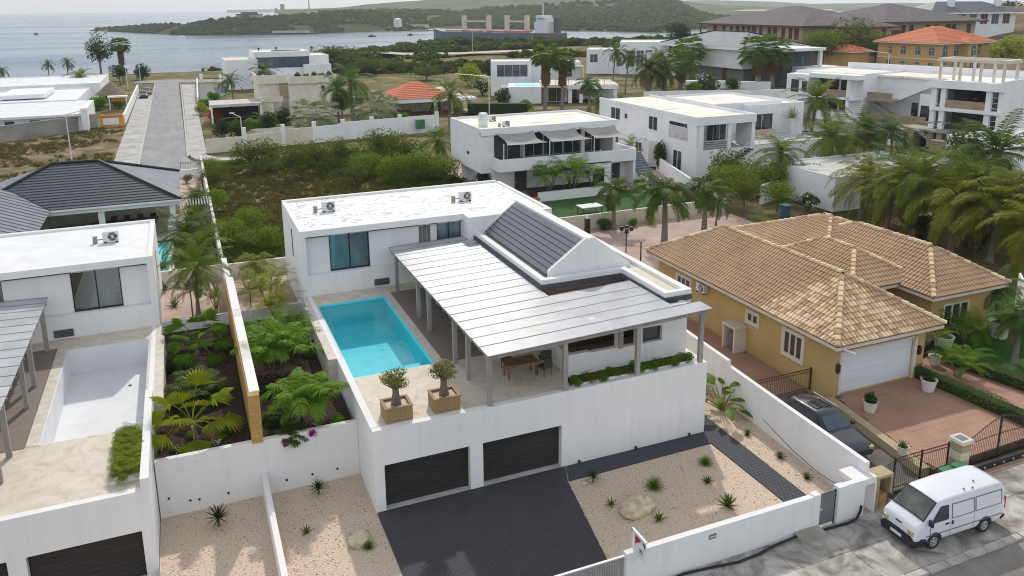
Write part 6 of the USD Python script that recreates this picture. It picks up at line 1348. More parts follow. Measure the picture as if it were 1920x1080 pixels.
gw = thing('panel_wall', 'white panelled wall with posts in front of the orange-roofed house', 'wall', (0, 95, 0)); where[gw] = (np.zeros(3), 0)
pp_ = [(-3.0, -1.2), (2.5, -.2), (8.2, .6), (13, 1.4), (17.6, 2.1), (22.4, 2.8), (27.2, 3.4), (33.8, 4.2)]
for k in range(7):
    (a, b), (c, d) = pp_[k], pp_[k + 1]; MB().prism([(a, b), (c, d), (c, d + .2), (a, b + .2)], 0, (2.0, 2.2, 2.5, 2.5, 2.8, 2.8, 2.8)[k]).build('wall_panel', WHITE2 if k > 2 else CREAMWALL, gw); part(gw, 'wall_post', WHITE2, (c - .3, c + .3, d - .1, d + .35, 0, 3.3))
one('terrace_wall', MB().prism([(4, 107), (30.5, 108.5), (30.5, 108.8), (4, 107.3)], 0, 1.2), WEATHERED, 'low weathered wall behind the silver palms', 'wall')
one('green_box', MB().box(29.8, 31.2, 97.6, 98.4, .8, 2.4), GREENBIN, 'pale green utility cabinet in front of the white panelled wall', 'cabinet')

# beige house with the roof terrace, its carport, and the white house by the sea
v = house('beige_house', 'cream house with planted roof terrace behind the silver palms', (8.3, 128, 0))
boxes(v, 'wall', CREAMWALL, [(0, 2.2, 0, 4, 0, 4.2), (2.2, 3.8, 1, 4, 0, 4.0), (0, 5.5, 4, 14, 0, 7.0), (5.5, 14.5, 2.5, 14, 0, 6.6), (5.2, 17.8, 0, 2.5, 0, 3.3)]); boxes(v, 'parapet', CREAMWALL, [(-.2, 5.6, 3.6, 4, 6.3, 7.9), (5.5, 14.7, 2.2, 2.5, 6.2, 7.6), (-.2, 0, 4, 14, 6.3, 7.9), (14.5, 14.7, 2.5, 14, 6.6, 7.6)]); part(v, 'arch_opening', TRIM, (1.9, 3.6, 3.95, 4.0, 4.2, 5.8)); part(v, 'balcony_front', CREAMWALL, (0, 4, -.1, .0, 3.2, 4.2)); part(v, 'recess', OCHREDARK, (3.9, 5.4, 3.9, 4.0, 3.5, 6.3))
m = MB(); m.tube([(12, 2.4, 5.3), (12, 2.3, 5.3)], .4, 10); m.build('fan_unit', LATTICE, v); boxes(v, 'roof_pot', TERRAPOT, [(7 + k * 1.5, 7.5 + k * 1.5, 3.2, 3.7, 6.6, 7.2) for k in range(5)])
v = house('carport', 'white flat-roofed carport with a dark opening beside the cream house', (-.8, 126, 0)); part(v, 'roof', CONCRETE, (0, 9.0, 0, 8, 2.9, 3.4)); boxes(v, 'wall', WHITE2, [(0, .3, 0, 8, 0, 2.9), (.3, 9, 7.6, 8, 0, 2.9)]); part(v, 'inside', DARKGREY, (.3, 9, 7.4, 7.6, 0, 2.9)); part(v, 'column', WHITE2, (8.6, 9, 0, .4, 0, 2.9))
v = house('seaside_house', 'white cubic house by the sea with one long dark window', (5.8, 190, 0))
block(v, 0, 8.0, 0, 16, 0, 7.6, W2, CREAMWALL); block(v, 7.2, 21.5, .6, 15, 0, 9.4, W2); block(v, 21.5, 27, 4, 16, 0, 8.0, W2); block(v, 19.5, 26.5, -2, .6, 3.4, 5.9, W2, CONCRETE); boxes(v, 'lower_wall', W2, [(10, 27, -2, .6, 0, 3.4)]); window(v, 'S', .6, 7.7, 21.2, 5.2, 8.0, DARKGREY, BPANE, 6); boxes(v, 'roof_hatch', DARKGREY, [(12, 19.5, 3, 5, 9.4, 9.6)])
for x in (9, 13.5, 22.8):
    m = MB(); m.tube([(x, 6, 9.4), (x, 6, 9.9)], .14, 5); m.tube([(x, 6, 9.9), (x, 6, 10.3)], .35, 7); m.build('roof_vent', LATTICE, v)
one('seaside_drive_wall', MB().prism([(-2.3, 160), (-2.0, 160), (-.6, 214), (-.9, 214)], 0, 1.6), WHITE2, 'white wall along the right footway of the distant street', 'wall')
ground('dark_forecourt', MB().sheet([(-1.8, 160), (6.0, 182), (5.6, 200), (-.5, 212)], .05), DARKGREY)
boxes_ = thing('gate_post', 'two white posts at the far end of the wall by the sea', 'post', (1, 214, 0)); MB().box(.0, .8, 214, 214.8, 0, 2.6).build('post', WHITE2, boxes_); MB().box(5, 5.8, 212, 212.8, 0, 2.6).build('post', WHITE2, boxes_)

# houses at the left
v = house('long_white_house', 'long low white house with a sloping roof at the far left', (-46, 126, 0))
q = MB(); q.add([(x, y, z) for z in (2.7, 3.0) for x, y in ((0, 0), (25.0, 0), (24, 13), (0, 13))], [(0, 3, 2, 1), (4, 5, 6, 7), (0, 1, 5, 4), (1, 2, 6, 5), (2, 3, 7, 6), (3, 0, 4, 7)]); v_, f_ = q.arrays(); v_[:, 2] += np.where(v_[:, 1] > 5, 1.1, 0); MB().add(v_, f_).build('front_roof', ROOFCLEAN, v)
boxes(v, 'wall', WHITE2, [(0, 24.2, .8, 12, 0, 2.7), (24.2, 25.2, -.2, 14, 0, 4.0)]); part(v, 'roof_fall', ROOFWHITE, (.0, 24, .05, 5.0, 3.0, 3.08)); block(v, 0, 22.5, 14, 40, 0, 4.2, WHITE2, ROOFCLEAN); block(v, -4, 24, 46, 74, 0, 4.6, WHITE2, ROOFWHITE); part(v, 'roof_box', WHITE2, (9, 16.5, 20, 34, 4.2, 5.0))
for k in range(6):
    window(v, 'S', .8, 1.5 + k * 3.7, 2.9 + k * 3.7, 1.6, 2.3, DARKGREY, DPANE, 1)
one('block_wall', MB().prism([(-60, 113), (-34, 117.5), (-19.7, 129), (-20, 129.5), (-34.2, 118), (-60, 113.5)], -.1, 2.6), GREYBLOCK, 'stained grey concrete wall at the far left edge of the empty lot', 'wall')
v = house('orange_kiosk', 'small orange walled gate house with a white panel by the footway', (-19.3, 130, 0), 0, 'gate house'); boxes(v, 'wall', ORANGEPAINT, [(0, 3.6, 0, .3, 0, 1.9), (3.4, 3.7, .3, 5, 0, 1.7)]); part(v, 'cap', ORANGETILE, (-.1, 3.8, -.1, .5, 1.9, 2.05)); part(v, 'panel', WHITE2, (.4, 3.0, -.05, .0, .4, 1.6))
one('kerbside_wall', MB().prism([(-15.7, 132), (-15.4, 132), (-15.2, 196), (-15.5, 196)], 0, 1.9), WHITE2, 'white wall along the left footway of the distant street', 'wall')
v = house('thatched_hut', 'round thatched palapa hut beside the distant street', (-19.5, 166, 0), 0, 'hut'); MB().lathe([(3.3, 2.5), (2.0, 3.6), (.9, 4.6), (0, 5.3)], (0, 0, 0), 16).build('thatch', THATCH, v, smooth=30)
for k in range(7):
    a = k * .9; MB().tube([(2.6 * math.cos(a), 2.6 * math.sin(a), 0), (2.5 * math.cos(a), 2.5 * math.sin(a), 2.9)], .12, 5).build('pole', TABLEWOOD, v)
v = house('orange_porch', 'small orange porch with white beam below the thatched hut', (-19.5, 157, 0), 0, 'porch'); part(v, 'wall', ORANGEPAINT, (.4, 3.0, 1.2, 1.5, 1.7, 2.6)); part(v, 'beam', WHITE2, (-.2, 3.6, -.3, 1.6, 2.6, 2.9)); boxes(v, 'post', WHITE2, [(0, .2, -.2, 0, 0, 2.6), (3.2, 3.4, -.2, 0, 0, 2.6)])

# house with the dark grey tile roof
v = house('grey_roofed_house', 'house with dark grey ribbed hip roof and covered terrace behind the left white house', (-25, 48.3, 0))
boxes(v, 'back_wall', CREAMWALL, [(6, 17.6, 8.5, 8.8, 0, 3.3), (17.3, 17.6, 8.8, 13, 0, 3.3), (0, 6.5, -8, 13, 0, 3.3)]); boxes(v, 'column', WHITE2, [(11.4, 11.9, .4, .9, 0, 3.3), (17.3, 17.75, .4, .85, 0, 3.3)]); part(v, 'beam', WHITE2, (6, 18, .15, .5, 3.0, 3.46)); part(v, 'floor', CONCRETE, (6, 18.3, -.4, 8.5, 0, .1))
x0, x1, y0, y1, z, pt = .5, 18.3, .0, 13.9, 3.52, 22.5
H1, planes, tn, hh = hip(x0, x1, y0, y1, z, pt); H2_, planes2, tn2, hh2 = hip(-5.5, 7.8, -16, 9, 3.5, 22.5)
b_ = MB(); hip_sheet(b_, x0, x1, y0, y1, z, pt); hip_sheet(b_, -5.5, 7.8, -16, 9, 3.49, pt); r_ = b_.build('roof', GREYSHEET, v)
cs = 1 / math.hypot(1, tn)
for k in range(17):
    a, b = k * hh / 17, (k + 1) * hh / 17; xl = max(x0 + a, 7.8 - a) if a < 6.6 else x0 + a
    q = [(xl, y0 + a, z + tn * a + .10), (x1 - a, y0 + a, z + tn * a + .10), (x1 - b, y0 + b, z + tn * b + .03), (max(x0 + b, 7.8 - b) if b < 6.6 else x0 + b, y0 + b, z + tn * b + .03)]
    MB().plate(q, .07).build('tile_course', GREYTILE, r_)
for k in range(24):
    y = -15 + k * .95
    if y < 8:
        a = min(6.6, max(0.0, y - y0)) if y > 0 else 0; xa = 7.8 - a; q = [(xa, y, 3.5 + tn * a), (xa - (6.6 - a), y, 3.5 + tn * 6.6)]
        if 6.6 - a > .4:
            MB().tube([np.array(q[0]) + (0, 0, .03), np.array(q[1]) + (0, 0, .03)], .03, 4).build('seam', MIDGREY, r_)
for a, b in (((x1, y0, z), (x1 - hh, y0 + hh, z + hh * tn)), ((x1, y1, z), (x1 - hh, y1 - hh, z + hh * tn)), ((x0 + hh, y0 + hh, z + hh * tn), (x1 - hh, y0 + hh, z + hh * tn)), ((x0 + hh, y0 + hh, z + hh * tn), (x0 + .4, y0 + .4, z + .4 * tn))):
    MB().tube([np.array(a) + (0, 0, .1), np.array(b) + (0, 0, .1)], .16, 6).build('ridge_cap', BLACKFRAME, r_)
part(v, 'gutter', WHITE2, (7.8, 18.35, -.08, .0, 3.36, 3.52))
dt = thing('dining_set', 'long wooden dining table with chairs under the grey roof', 'table', (-13, 53, .1)); MB().box(-14.6, -8.9, 52.6, 53.7, .78, .86).build('tabletop', TABLEWOOD, dt)
for k in range(5):
    MB().box(-14.2 + k * 1.15, -13.7 + k * 1.15, 53.9, 54.4, .1, 1.1).build('chair', IRON, dt)
sofa = thing('garden_sofa', 'dark wicker garden sofa with teal cushions on the green turf', 'sofa', (-6.6, 46.2, 0)); MB().box(-7.6, -5.6, 45.2, 47.4, .0, .55).build('base', WICKER, sofa); MB().box(-7.4, -5.7, 45.4, 47.0, .55, .75).build('cushion', TEAL, sofa)
pgs = thing('small_pergola', 'small grey slatted pergola beside the grey-roofed house', 'pergola', (-6.3, 51.2, 0))
for k in range(14):
    MB().box(-7.7 + k * .25, -7.58 + k * .25, 49.4, 52.8, 2.5, 2.62).build('slat', GATEGREY, pgs)
for a in (-7.6, -4.5):
    MB().box(a, a + .15, 49.5, 49.65, 0, 2.5).build('post', GREYWOOD, pgs)
ground('left_turf', MB().sheet([(-12, 38), (-5.2, 38), (-5.2, 49), (-12, 49)], .004), LAWN)
ground('left_court', MB().sheet([(-7.0, 49), (-4.4, 49), (-4.4, 80), (-7.0, 80)], .0), PINKSAND)
ground('left_terrace', MB().sheet([(-24, 45.4), (-6.5, 47.8), (-6.5, 57), (-24, 57)], .01), COPING)
np2 = thing('neighbour_pool', 'small turquoise pool partly hidden behind the left white house', 'pool', (-9.3, 42, 0)); 
MB().box(-12, -7.6, 36.0, 46.6, -.1, .06).build('coping', COPING, np2); MB().box(-11.7, -8.0, 36.3, 46.2, .0, .075).build('water', BASIN, np2)
st_ = bars('street_railing', 'grey railing closing the yard beside the distant street corner', 'railing', (-6.6, 78.4), (-4.2, 78.6), lambda t: 1.6, 0, gap=.3)
one('corner_wall', MB().box(-7.2, -4.2, 76.6, 76.9, 0, 1.0), WHITE2, 'low white wall behind the grey railing at the street corner', 'wall')

# brown hotel, blue-roofed house, mansion, far houses
v = house('brown_hotel', 'long taupe building with brown shutters under wide dark shingle roofs', (189, 186, 0), -4)
part(v, 'wall', HOTELWALL, (2.5, 26, 2.5, 62, 0, 13)); hiproof(v, 0, 28, 0, 65, 13, 17, HOTELROOF, None, BROWNWOOD, .5); part(v, 'wall', HOTELWALL, (14, 32, -6, 2.5, 0, 12.6)); hiproof(v, 12.5, 34, -8, 10, 12.6, 17, HOTELROOF, None, BROWNWOOD, .5)
for k, y in enumerate((4.5, 8.0, 12, 16.5, 20, 25, 29, 32.5, 36, 39.5, 44, 49, 55)):
    window(v, 'W', 2.5, y, y + 1.9 + .6 * (k % 3 == 0), 8.2, 12.2, BROWNWOOD, BROWNWOOD, 1)
for x in (15.5, 17.6, 21.5, 28):
    window(v, 'S', -6, x, x + 1.7, 7.6, 11.8, BROWNWOOD, DPANE if x == 17.6 else BROWNWOOD, 1)
boxes(v, 'post', BROWNWOOD, [(.3, .7, 63.5, 63.9, 0, 12.6)])
part(v, 'wall', HOTELWALL, (36, 78, 2, 40, 0, 13.6)); hiproof(v, 33, 81, -1, 46, 13.8, 15, HOTELROOF, None, BROWNWOOD, .5); hiproof(v, 28, 60, 42, 80, 15.2, 15, HOTELROOF, None, BROWNWOOD, .5)
for k, x in enumerate((44, 47.5, 55, 59, 64, 67, 74)):
    window(v, 'S', 2, x, x + (2.6 if k == 4 else 1.8), 8.6, 12.6, BROWNWOOD, BROWNWOOD, 1)
    if k % 2:
        window(v, 'S', 2, x - 2, x - .4, 2.5, 6.5, BROWNWOOD, BROWNWOOD, 1)
part(v, 'timber_balcony', BROWNWOOD, (34, 43, 1.2, 2, 8.8, 10.8))
v = house('blue_roofed_house', 'white house with blue-grey hipped roof and tall brown shutters', (129, 136, 0), 2)
part(v, 'wall', W2, (1.5, 20, 6, 39, 3.8, 9.3)); part(v, 'lower_wall', MIDGREY, (3, 20, 7, 39, 0, 3.8)); hiproof(v, 0, 22, 4, 41, 9.5, 17, GREYSHEET, None, WHITE2, .8, BLACKFRAME); part(v, 'canopy', WHITE2, (2, 16, -8, 4, 8.9, 9.6)); part(v, 'blue_wall', DARKGREY, (6, 16, -4, 6, 0, 8.9)); part(v, 'balcony', WHITE2, (9, 20, -9, -4, 3.4, 4.9)); part(v, 'garage', BPANE, (8, 16, -4.1, -4, 0, 3.2)); boxes(v, 'column', WHITE2, [(14.6, 15.4, -7.6, -6.8, 4.9, 8.9)])
for y, w_, m_ in ((33, 3.0, BROWNWOOD), (30.6, 1.2, DPANE), (37, 1.6, BROWNWOOD), (26, 1.6, DPANE)):
    window(v, 'W', 1.5, y, y + w_, 4.4, 8.6, METALWHITE, m_, 1)
window(v, 'S', -4, 8, 13.5, 5, 8.6, DARKGREY, BPANE, 3); boxes(v, 'pier', BROWNWOOD, [(2.4, 3.2, 14, 15, 0, 3.8)])
one('retaining_bank', MB().prism([(112, 140), (128, 128), (129, 129), (113, 142)], 0, 1.8), WHITE2, 'white sloping wall below the blue-roofed house', 'wall')
v = house('mansion', 'apricot two-storey mansion with arched windows and orange tile roof', (201, 138, 0), 4)
boxes(v, 'wall', MANSION, [(0, 12, 4, 25, 0, 8.6), (10, 14, 1.5, 8, 0, 8.8), (14, 24, 5, 25, 0, 8.6)]); part(v, 'band', TRIM, (-.1, 12.1, 3.9, 4.0, 3.7, 4.1), (-.1, 0, 4.0, 25, 3.7, 4.1)); hiproof(v, -1.2, 25.5, 2.8, 26.2, 8.7, 21, ORANGETILE, .8, TRIM, .4); hiproof(v, 9, 15.2, .5, 12, 8.8, 21, ORANGETILE, .8, TRIM, .4); hiproof(v, -10, 0, 26, 40, 5.6, 20, ORANGETILE, .8, TRIM, .4); part(v, 'wall', MANSION, (-9, -1, 27, 39, 0, 5.4))
def arched(p, face, c, a, w_, z0_, h_):
    n = 9; s = -1; r_ = w_ / 2; out = [(a, z0_), (a + w_, z0_)] + [(a + r_ + r_ * math.cos(t), z0_ + h_ - r_ + r_ * math.sin(t)) for t in np.linspace(0, PI, n)]
    big = [(a + r_ + (u - a - r_) * 1.28, z0_ - .15 + (z_ - z0_) * 1.12) for u, z_ in out]
    P3 = (lambda e, L_: [(u, c - e, z_) for u, z_ in L_]) if face == 'S' else (lambda e, L_: [(c - e, u, z_) for u, z_ in L_])
    q_ = MB().plate([np.array(k) for k in P3(.05, big)], 0.0).build('arched_window', METALWHITE, p); MB().poly(P3(.09, out)).build('pane', BPANE, q_)
    g_ = MB()
    for u in (a + w_ * .5,):
        g_.poly(P3(.12, [(u - .06, z0_), (u + .06, z0_), (u + .06, z0_ + h_), (u - .06, z0_ + h_)]))
    g_.poly(P3(.12, [(a, z0_ + h_ * .55), (a + w_, z0_ + h_ * .55), (a + w_, z0_ + h_ * .55 + .1), (a, z0_ + h_ * .55 + .1)])); g_.build('glazing_bar', METALWHITE, q_)
for y in (5.5, 10, 15, 20):
    arched(v, 'W', 0, y, 1.5 if y < 20 else .9, 5.2, 2.3); arched(v, 'W', 0, y, 1.4, .9, 2.2)
for x, c in ((2.0, 4), (7.0, 4), (11.2, 1.5), (18.5, 5)):
    arched(v, 'S', c, x, 1.9, 4.9, 3.0); arched(v, 'S', c, x, 1.8, .5, 2.8)
boxes(v, 'balcony', BRICK, [(1, 10, 3.2, 3.9, 4.1, 4.9), (16, 22, 4.2, 4.9, 4.1, 4.9)])
v = house('brown_roofed_house', 'house with plain brown roof at the right edge behind the unfinished house', (112, 52, 0), -12); part(v, 'wall', CREAMWALL, (0, 24, 0, 18, 0, 8.2)); hiproof(v, -1, 25, -1, 19, 8.4, 16, BROWNWOOD, None, TRIM, .3); window(v, 'W', 0, 3, 4.4, 4, 5.2, W2, DPANE)
v = house('hillside_house', 'white house with dark blue-grey roof on the slope behind the brown hotel', (270, 205, 4), -10); part(v, 'wall', W2, (2, 42, 2, 22, 0, 12)); hiproof(v, 0, 46, 0, 24, 12.2, 20, GREYTILE, None, WHITE2, .5)
for k in range(7):
    window(v, 'S', 2, 4 + k * 5.3, 7.4 + k * 5.3, 7.6, 11.6, METALWHITE, BPANE if k % 2 else BROWNWOOD, 2)
boxes(v, 'chimney', WHITE2, [(14, 16, 6, 8, 14, 18), (36, 38, 6, 8, 13, 17)])
v = house('white_hill_house', 'white house with orange roof at the top right edge', (356, 196, 14), 0); part(v, 'wall', W2, (0, 24, 0, 16, 0, 9)); hiproof(v, -1, 25, -1, 17, 9.2, 20, ORANGETILE, None, WHITE2, .4); part(v, 'terrace', W2, (-16, 0, -6, 10, -4, 2))

# street lamps, poles, the ship and the far shore
def lamp(label, loc, h, az, arm=1.8, double=False):
    t = thing('street_lamp', label, 'street lamp', loc); m = MB(); m.tube([(loc[0], loc[1], loc[2]), (loc[0], loc[1], loc[2] + h)], [.10, .06], 6); m.build('pole', METALWHITE, t)
    e = (loc[0] + arm * math.cos(az), loc[1] + arm * math.sin(az), loc[2] + h + .45); MB().tube([(loc[0], loc[1], loc[2] + h - .05), e], .05, 5).build('arm', METALWHITE, t); MB().cbox((e[0], e[1], e[2] - .05), (.7, .28, .12), az).build('lamp_head', METALWHITE, t)
    return t
lamp('white street lamp in the dry lot with its arm to the right', (-20.5, 95, 0), 6.6, .2, 2.6); lamp('white street lamp at the bend beside the red bush', (1.6, 85.9, 0), 6.0, 2.4, 1.4); lamp('white street lamp beside the white flowering shrub', (48.5, 113, 0), 7.6, 2.7, 6.0); lamp('tall thin lamp pole near the distant street end', (-18.2, 206, 0), 9.5, 0, 1.0); lamp('tall thin lamp pole beside the fan palm at the street end', (-15.3, 216, 0), 13, 3, 1.0); lamp('white lamp behind the roof of the unfinished house', (118, 84, 0), 11.2, 2.2, 4); lamp('thin lamp pole in the dry grass before the cargo ship', (106, 281, 2.3), 8, 0, 1)
one('mast', MB().tube([(60, 294, 3.7), (148, 301, 8), (148, 301, 16)], .10, 4), METALWHITE, 'thin pole standing at the water edge left of the ship', 'pole') if False else None
cl = thing('courtyard_lamp', 'black lamp post with three lanterns on the pinkish court', 'lamp post', (26.8, 25.3, 0)); MB().tube([(26.8, 25.3, 0), (26.8, 25.3, 2.6)], .05, 6).build('post', IRON, cl)
for a in (0, 2.1, 4.2):
    x, y = 26.8 + .45 * math.cos(a), 25.3 + .45 * math.sin(a); MB().tube([(26.8, 25.3, 2.2), (x, y, 2.45)], .025, 4).build('arm', IRON, cl); MB().cbox((x, y, 2.45), (.22, .22, .34), 0, 1.2).build('lantern', IRON, cl)
MB().cbox((26.8, 25.3, 2.6), (.22, .22, .36), 0, 1.2).build('lantern', IRON, cl)
bo = thing('bollard', 'dark square bollard with a pale cap against the cream wall', 'bollard', (27.5, 33.4, 0)); MB().box(27.3, 27.7, 33.2, 33.6, 0, 1.5).build('shaft', IRON, bo); MB().cbox((27.5, 33.4, 1.5), (.3, .3, .3), 0, .5).build('cap', METALWHITE, bo)
one('court_post', MB().tube([(24.6, 19.5, 0), (24.6, 19.5, 3.4)], .05, 6), IRON, 'black pole beside the left corner of the tiled roof', 'post')
bars('court_railing', 'black railing between the white house and the ochre house', 'railing', (21.0, 19.6), (24.4, 19.6), lambda t: 1.4, 0)
sp = thing('cargo_ship', 'blue cargo ship with four pale cranes lying in the channel', 'ship', (206, 648, -9), -55); where[sp] = (np.zeros(3), 0)
hull = [(-4, 0), (4, -7), (12, -9.5), (118, -9.5), (124, -7), (124, 7), (118, 9.5), (12, 9.5), (4, 7)]
MB().prism(hull, [0] * 9, [11.5, 10.5, 9, 8, 8, 8, 8, 9, 10.5]).build('hull', SHIPBLUE, sp); MB().prism([(a * .99 + 1, b * .96) for a, b in hull], 8.0, 8.6).build('deck', SHIPRED, sp)
MB().box(102, 114, -7, 7, 8.6, 17).box(103, 112, -6, 6, 17, 20).box(104, 110, -8, 8, 20, 22).build('bridge', METALWHITE, sp); MB().box(117, 121, -2.5, 2.5, 8.6, 20).build('funnel', DARKGREY, sp); MB().tube([(106, 0, 22), (106, 0, 31)], .5, 5).build('mast', METALWHITE, sp)
for k, x in enumerate((29, 54, 72, 91)):
    MB().box(x - 1.5, x + 1.5, -1.6, 1.6, 8.6, 22).build('crane', SHIPYELLOW, sp)
    if k in (0, 3):
        e = x + (24 if k == 0 else -20); lo, hi = sorted((x, e)); MB().box(lo, hi, -.7, .7, 16.6, 17.8).build('crane_jib', SHIPYELLOW, sp)
for k in range(4):
    MB().box(14 + k * 21, 30 + k * 21, -6, 6, 8.6, 10).build('hatch', SHIPRED, sp)
one('red_barge', MB().prism([(219, 484), (233, 460), (237, 467), (222, 490)], -9, -1.5), SHIPRED, 'low red barge beside the stern of the cargo ship', 'barge')
tk = (261, 991, -4.1); one('storage_tank', MB().lathe([(0, -7), (5.2, -7), (5.2, 4.6), (4.6, 5.6), (0, 6.6)], (tk[0], tk[1], 0), 18), METALWHITE, 'pale round storage tank on the far shore left of the ship', 'tank')
for k, (px, w_, l_) in enumerate((((283, 990), 14, 'low sandy building on the far shore nearest the storage tank'), ((296, 989), 10, 'low sandy building on the far shore beside the ship bow'))):
    one('shore_building', MB().cbox((px[0], px[1], -7), (w_, 8, 5), -.35, .98), SAND, l_, 'building')
fb = (84, 1031, 10.6); ft = thing('headland_house', 'lone house with dark roof on the crest of the headland', 'house', (*fb[:2], 9.5), -20); where[ft] = (np.zeros(3), 0); MB().box(-15, 15, -6, 6, -4, 4).build('wall', SAND, ft); MB().prism([(-14, -8), (14, -8), (14, 8), (-14, 8)], 4, 4.4).box(-9, 9, -5, 5, 4.4, 6.5).build('roof', HOTELROOF, ft); MB().box(-22, 22, -9, 9, -9, -4).build('terrace', SAND, ft)
dk_ = thing('jetty', 'long dark jetty at the foot of the headland', 'jetty', (*(118, 928), -9), -20); where[dk_] = (np.zeros(3), 0); MB().box(-34, 32, -3, 3, .6, 1.8).build('deck', BLACKPLASTIC, dk_); MB().box(-20, 22, -1, 3, 1.8, 4.2).build('shed', SAND, dk_)
for k in range(10):
    MB().box(-33 + k * 7, -31.6 + k * 7, -3, -2, -1, .6).build('pile', BLACKPLASTIC, dk_)
mp = (511, 3331, 5.0); one('radio_mast', MB().tube([(mp[0], mp[1], 0), (mp[0], mp[1], 60)], [3.2, 1.8], 5), LATTICE, 'tall grey chimney on the far coast', 'mast')
for k, px in enumerate(((514, 3500), (528, 3500), (538, 3520))):
    q = pz_ = None
ib = ((396, 3448), (421, 3445), (436, 3443))
one('silo', MB().cbox((*ib[1], 0), (16, 12, 36), -.3), LATTICE, 'grey industrial tower on the far coast, left of the chimney', 'tower'); one('silo', MB().cbox((*ib[0], 0), (10, 10, 20), -.3), LATTICE, 'lower grey industrial block on the far coast', 'tower')
for k, (q, l_) in enumerate((((183, 799), 'dark small boat on the grey water near the far beach'), ((227, 809), 'dark small boat on the water beside the ship bow'), ((3, 901), 'white small boat off the headland rocks'), ((-163, 1140), 'tiny dark boat far out at the left'), ((325, 518), 'dark small boat in the channel right of the ship'))):
    b_ = thing('small_boat', l_, 'boat', (*q, -9), 20 * k); where[b_] = (np.zeros(3), 0); MB().prism([(-4, -1), (2.5, -1.2), (4.5, 0), (2.5, 1.2), (-4, 1)], -.2, [.9, 1.0, 1.4, 1.0, .9]).build('hull', WHITE2 if k == 2 else BLACKPLASTIC, b_); MB().box(-2, 1, -.7, .7, .9, 2.2).build('cabin', WHITE2 if k == 2 else DARKGREY, b_)

# ---------------------------------------------------------------- plant prototypes
COCO = coconut('coconut_green', 4.0, 3.5, 24, PALMGREEN)
COCO2 = coconut('coconut_nuts', 4.3, 4.1, 26, PALMGREEN, (-.3, .2), .72, 4, 'orange', 24, .6)
COCO3 = coconut('coconut_dark', 4.0, 3.6, 24, PALMDARK, (.2, -.3), .62, 3)
COCOY = coconut('coconut_yellow', 3.2, 3.4, 22, LEAF('lime_palm_leaf', (.06, .075, .010), (.12, .135, .02), (.24, .215, .04)), (.1, .3), .66, 5, False, 22, .65)
COCOL = coconut('coconut_tall', 8.0, 3.6, 22, PALMDARK, (.8, -.2), .6, 3)
ROYAL = coconut('royal_palm', 6.6, 4.6, 18, LEAF('royal_palm_leaf', (.02, .05, .012), (.05, .095, .022), (.11, .15, .04)), (.1, 0), .95, 2, False, 26, .5, 1.1, .24)
FOX = coconut('foxtail_palm', 3.4, 2.3, 13, PALMDARK, (.05, .05), .62, 2, False, 22, .75, .95, .19)
WASH = fanpalm('washingtonia', 9.6, 60, FANGREEN, 1.25, 1.75, 120, .30)
FANP = fanpalm('fan_palm', 4.6, 50, FANGREEN, 1.15, 1.9, 50, .34)
SILV = fanpalm('silver_palm', 1.6, 34, SILVERLEAF, 1.3, 1.7, 0, .3)
BFAN = fanpalm('low_fan_palm', .5, 20, BRIGHTLEAF, .62, .85, 0, .09)
YFAN = fanpalm('yellow_fan_palm', .45, 17, YELLOWLEAF, .60, .95, 0, .08)
ARECA = clumppalm('areca', 6, 1.0, 1.5, BRIGHTLEAF, n=14, nf=6)
ARECAY = clumppalm('areca_yellow', 6, 1.4, 1.7, YELLOWLEAF, n=14, nf=6)
FERNY = clumppalm('bright_low_areca', 7, .25, 1.15, LEAF('golden_palm_leaf', (.07, .10, .012), (.13, .16, .02), (.24, .24, .04)), n=14, nf=9, lw=.5, spread=.2, hang=.6, w=.04)
FERN = clumppalm('low_areca', 7, .25, 1.1, SHRUBLEAF, n=14, nf=8, lw=.5, spread=.2, hang=.6, w=.06)
CANE = clumppalm('cane_palm', 4, 1.3, 1.15, BRIGHTLEAF, n=12, nf=8, lw=.42, hang=.7, w=.085)
SLIM = clumppalm('slim_palm', 1, 2.0, 1.5, PALMGREEN, n=16, nf=10, lw=.34)
DATE = coconut('date_palm', 3.2, 2.9, 46, LEAF('date_palm_leaf', (.035, .05, .016), (.065, .085, .026), (.13, .135, .05)), (.1, .1), .40, 8, False, 18, .15, 1.3, .34)
BUSH = bush('bush_green', 1500, .16, SHRUBLEAF); BUSHB = bush('bush_bright', 1500, .15, BRIGHTLEAF, nb=12); BUSHD = bush('bush_dark', 1500, .15, DARKLEAF, nb=12); BUSHY = bush('bush_yellow', 1300, .14, YELLOWLEAF)
BUSHT = bush('bush_thorn', 900, .13, WEED, 1.2, 1.1, .62, .7, 14); BUSHW = bush('bush_blossom', 1500, .15, SHRUBLEAF, flowers=(WHITEFLOWER, 260, .12)); BUSHR = bush('bush_red', 1100, .15, REDLEAF); BUSHS = bush('bush_silver', 1000, .14, HEDGELEAF)
MANGO = tree('round_tree', 3.4, 1.9, 1.2, 1500, .26, BRIGHTLEAF, r0=.09, limbs=7)
DTREE = tree('dark_tree', 6.0, 3.2, 2.6, 2600, .36, DARKLEAF, nb=16, r0=.2)
GAPTREE = tree('gappy_tree', 13.0, 4.0, 4.6, 1500, .50, DARKLEAF, nb=22, r0=.28, limbs=12)
CONE = tree('conical_tree', 5.2, 1.9, 3.3, 2600, .26, SHRUBLEAF, nb=18, r0=.14)
ACACIA = tree('spreading_tree', 6.0, 7.0, 2.6, 2600, .48, LEAF('acacia_leaf', (.03, .045, .012), (.06, .08, .02), (.11, .12, .035)), nb=18, r0=.3, limbs=10)
SCRUBT = tree('scrub_tree', 3.4, 2.4, 1.7, 1700, .21, LEAF('scrub_leaf', (.035, .05, .010), (.075, .09, .017), (.14, .14, .03)), nb=16, r0=.1, limbs=9)
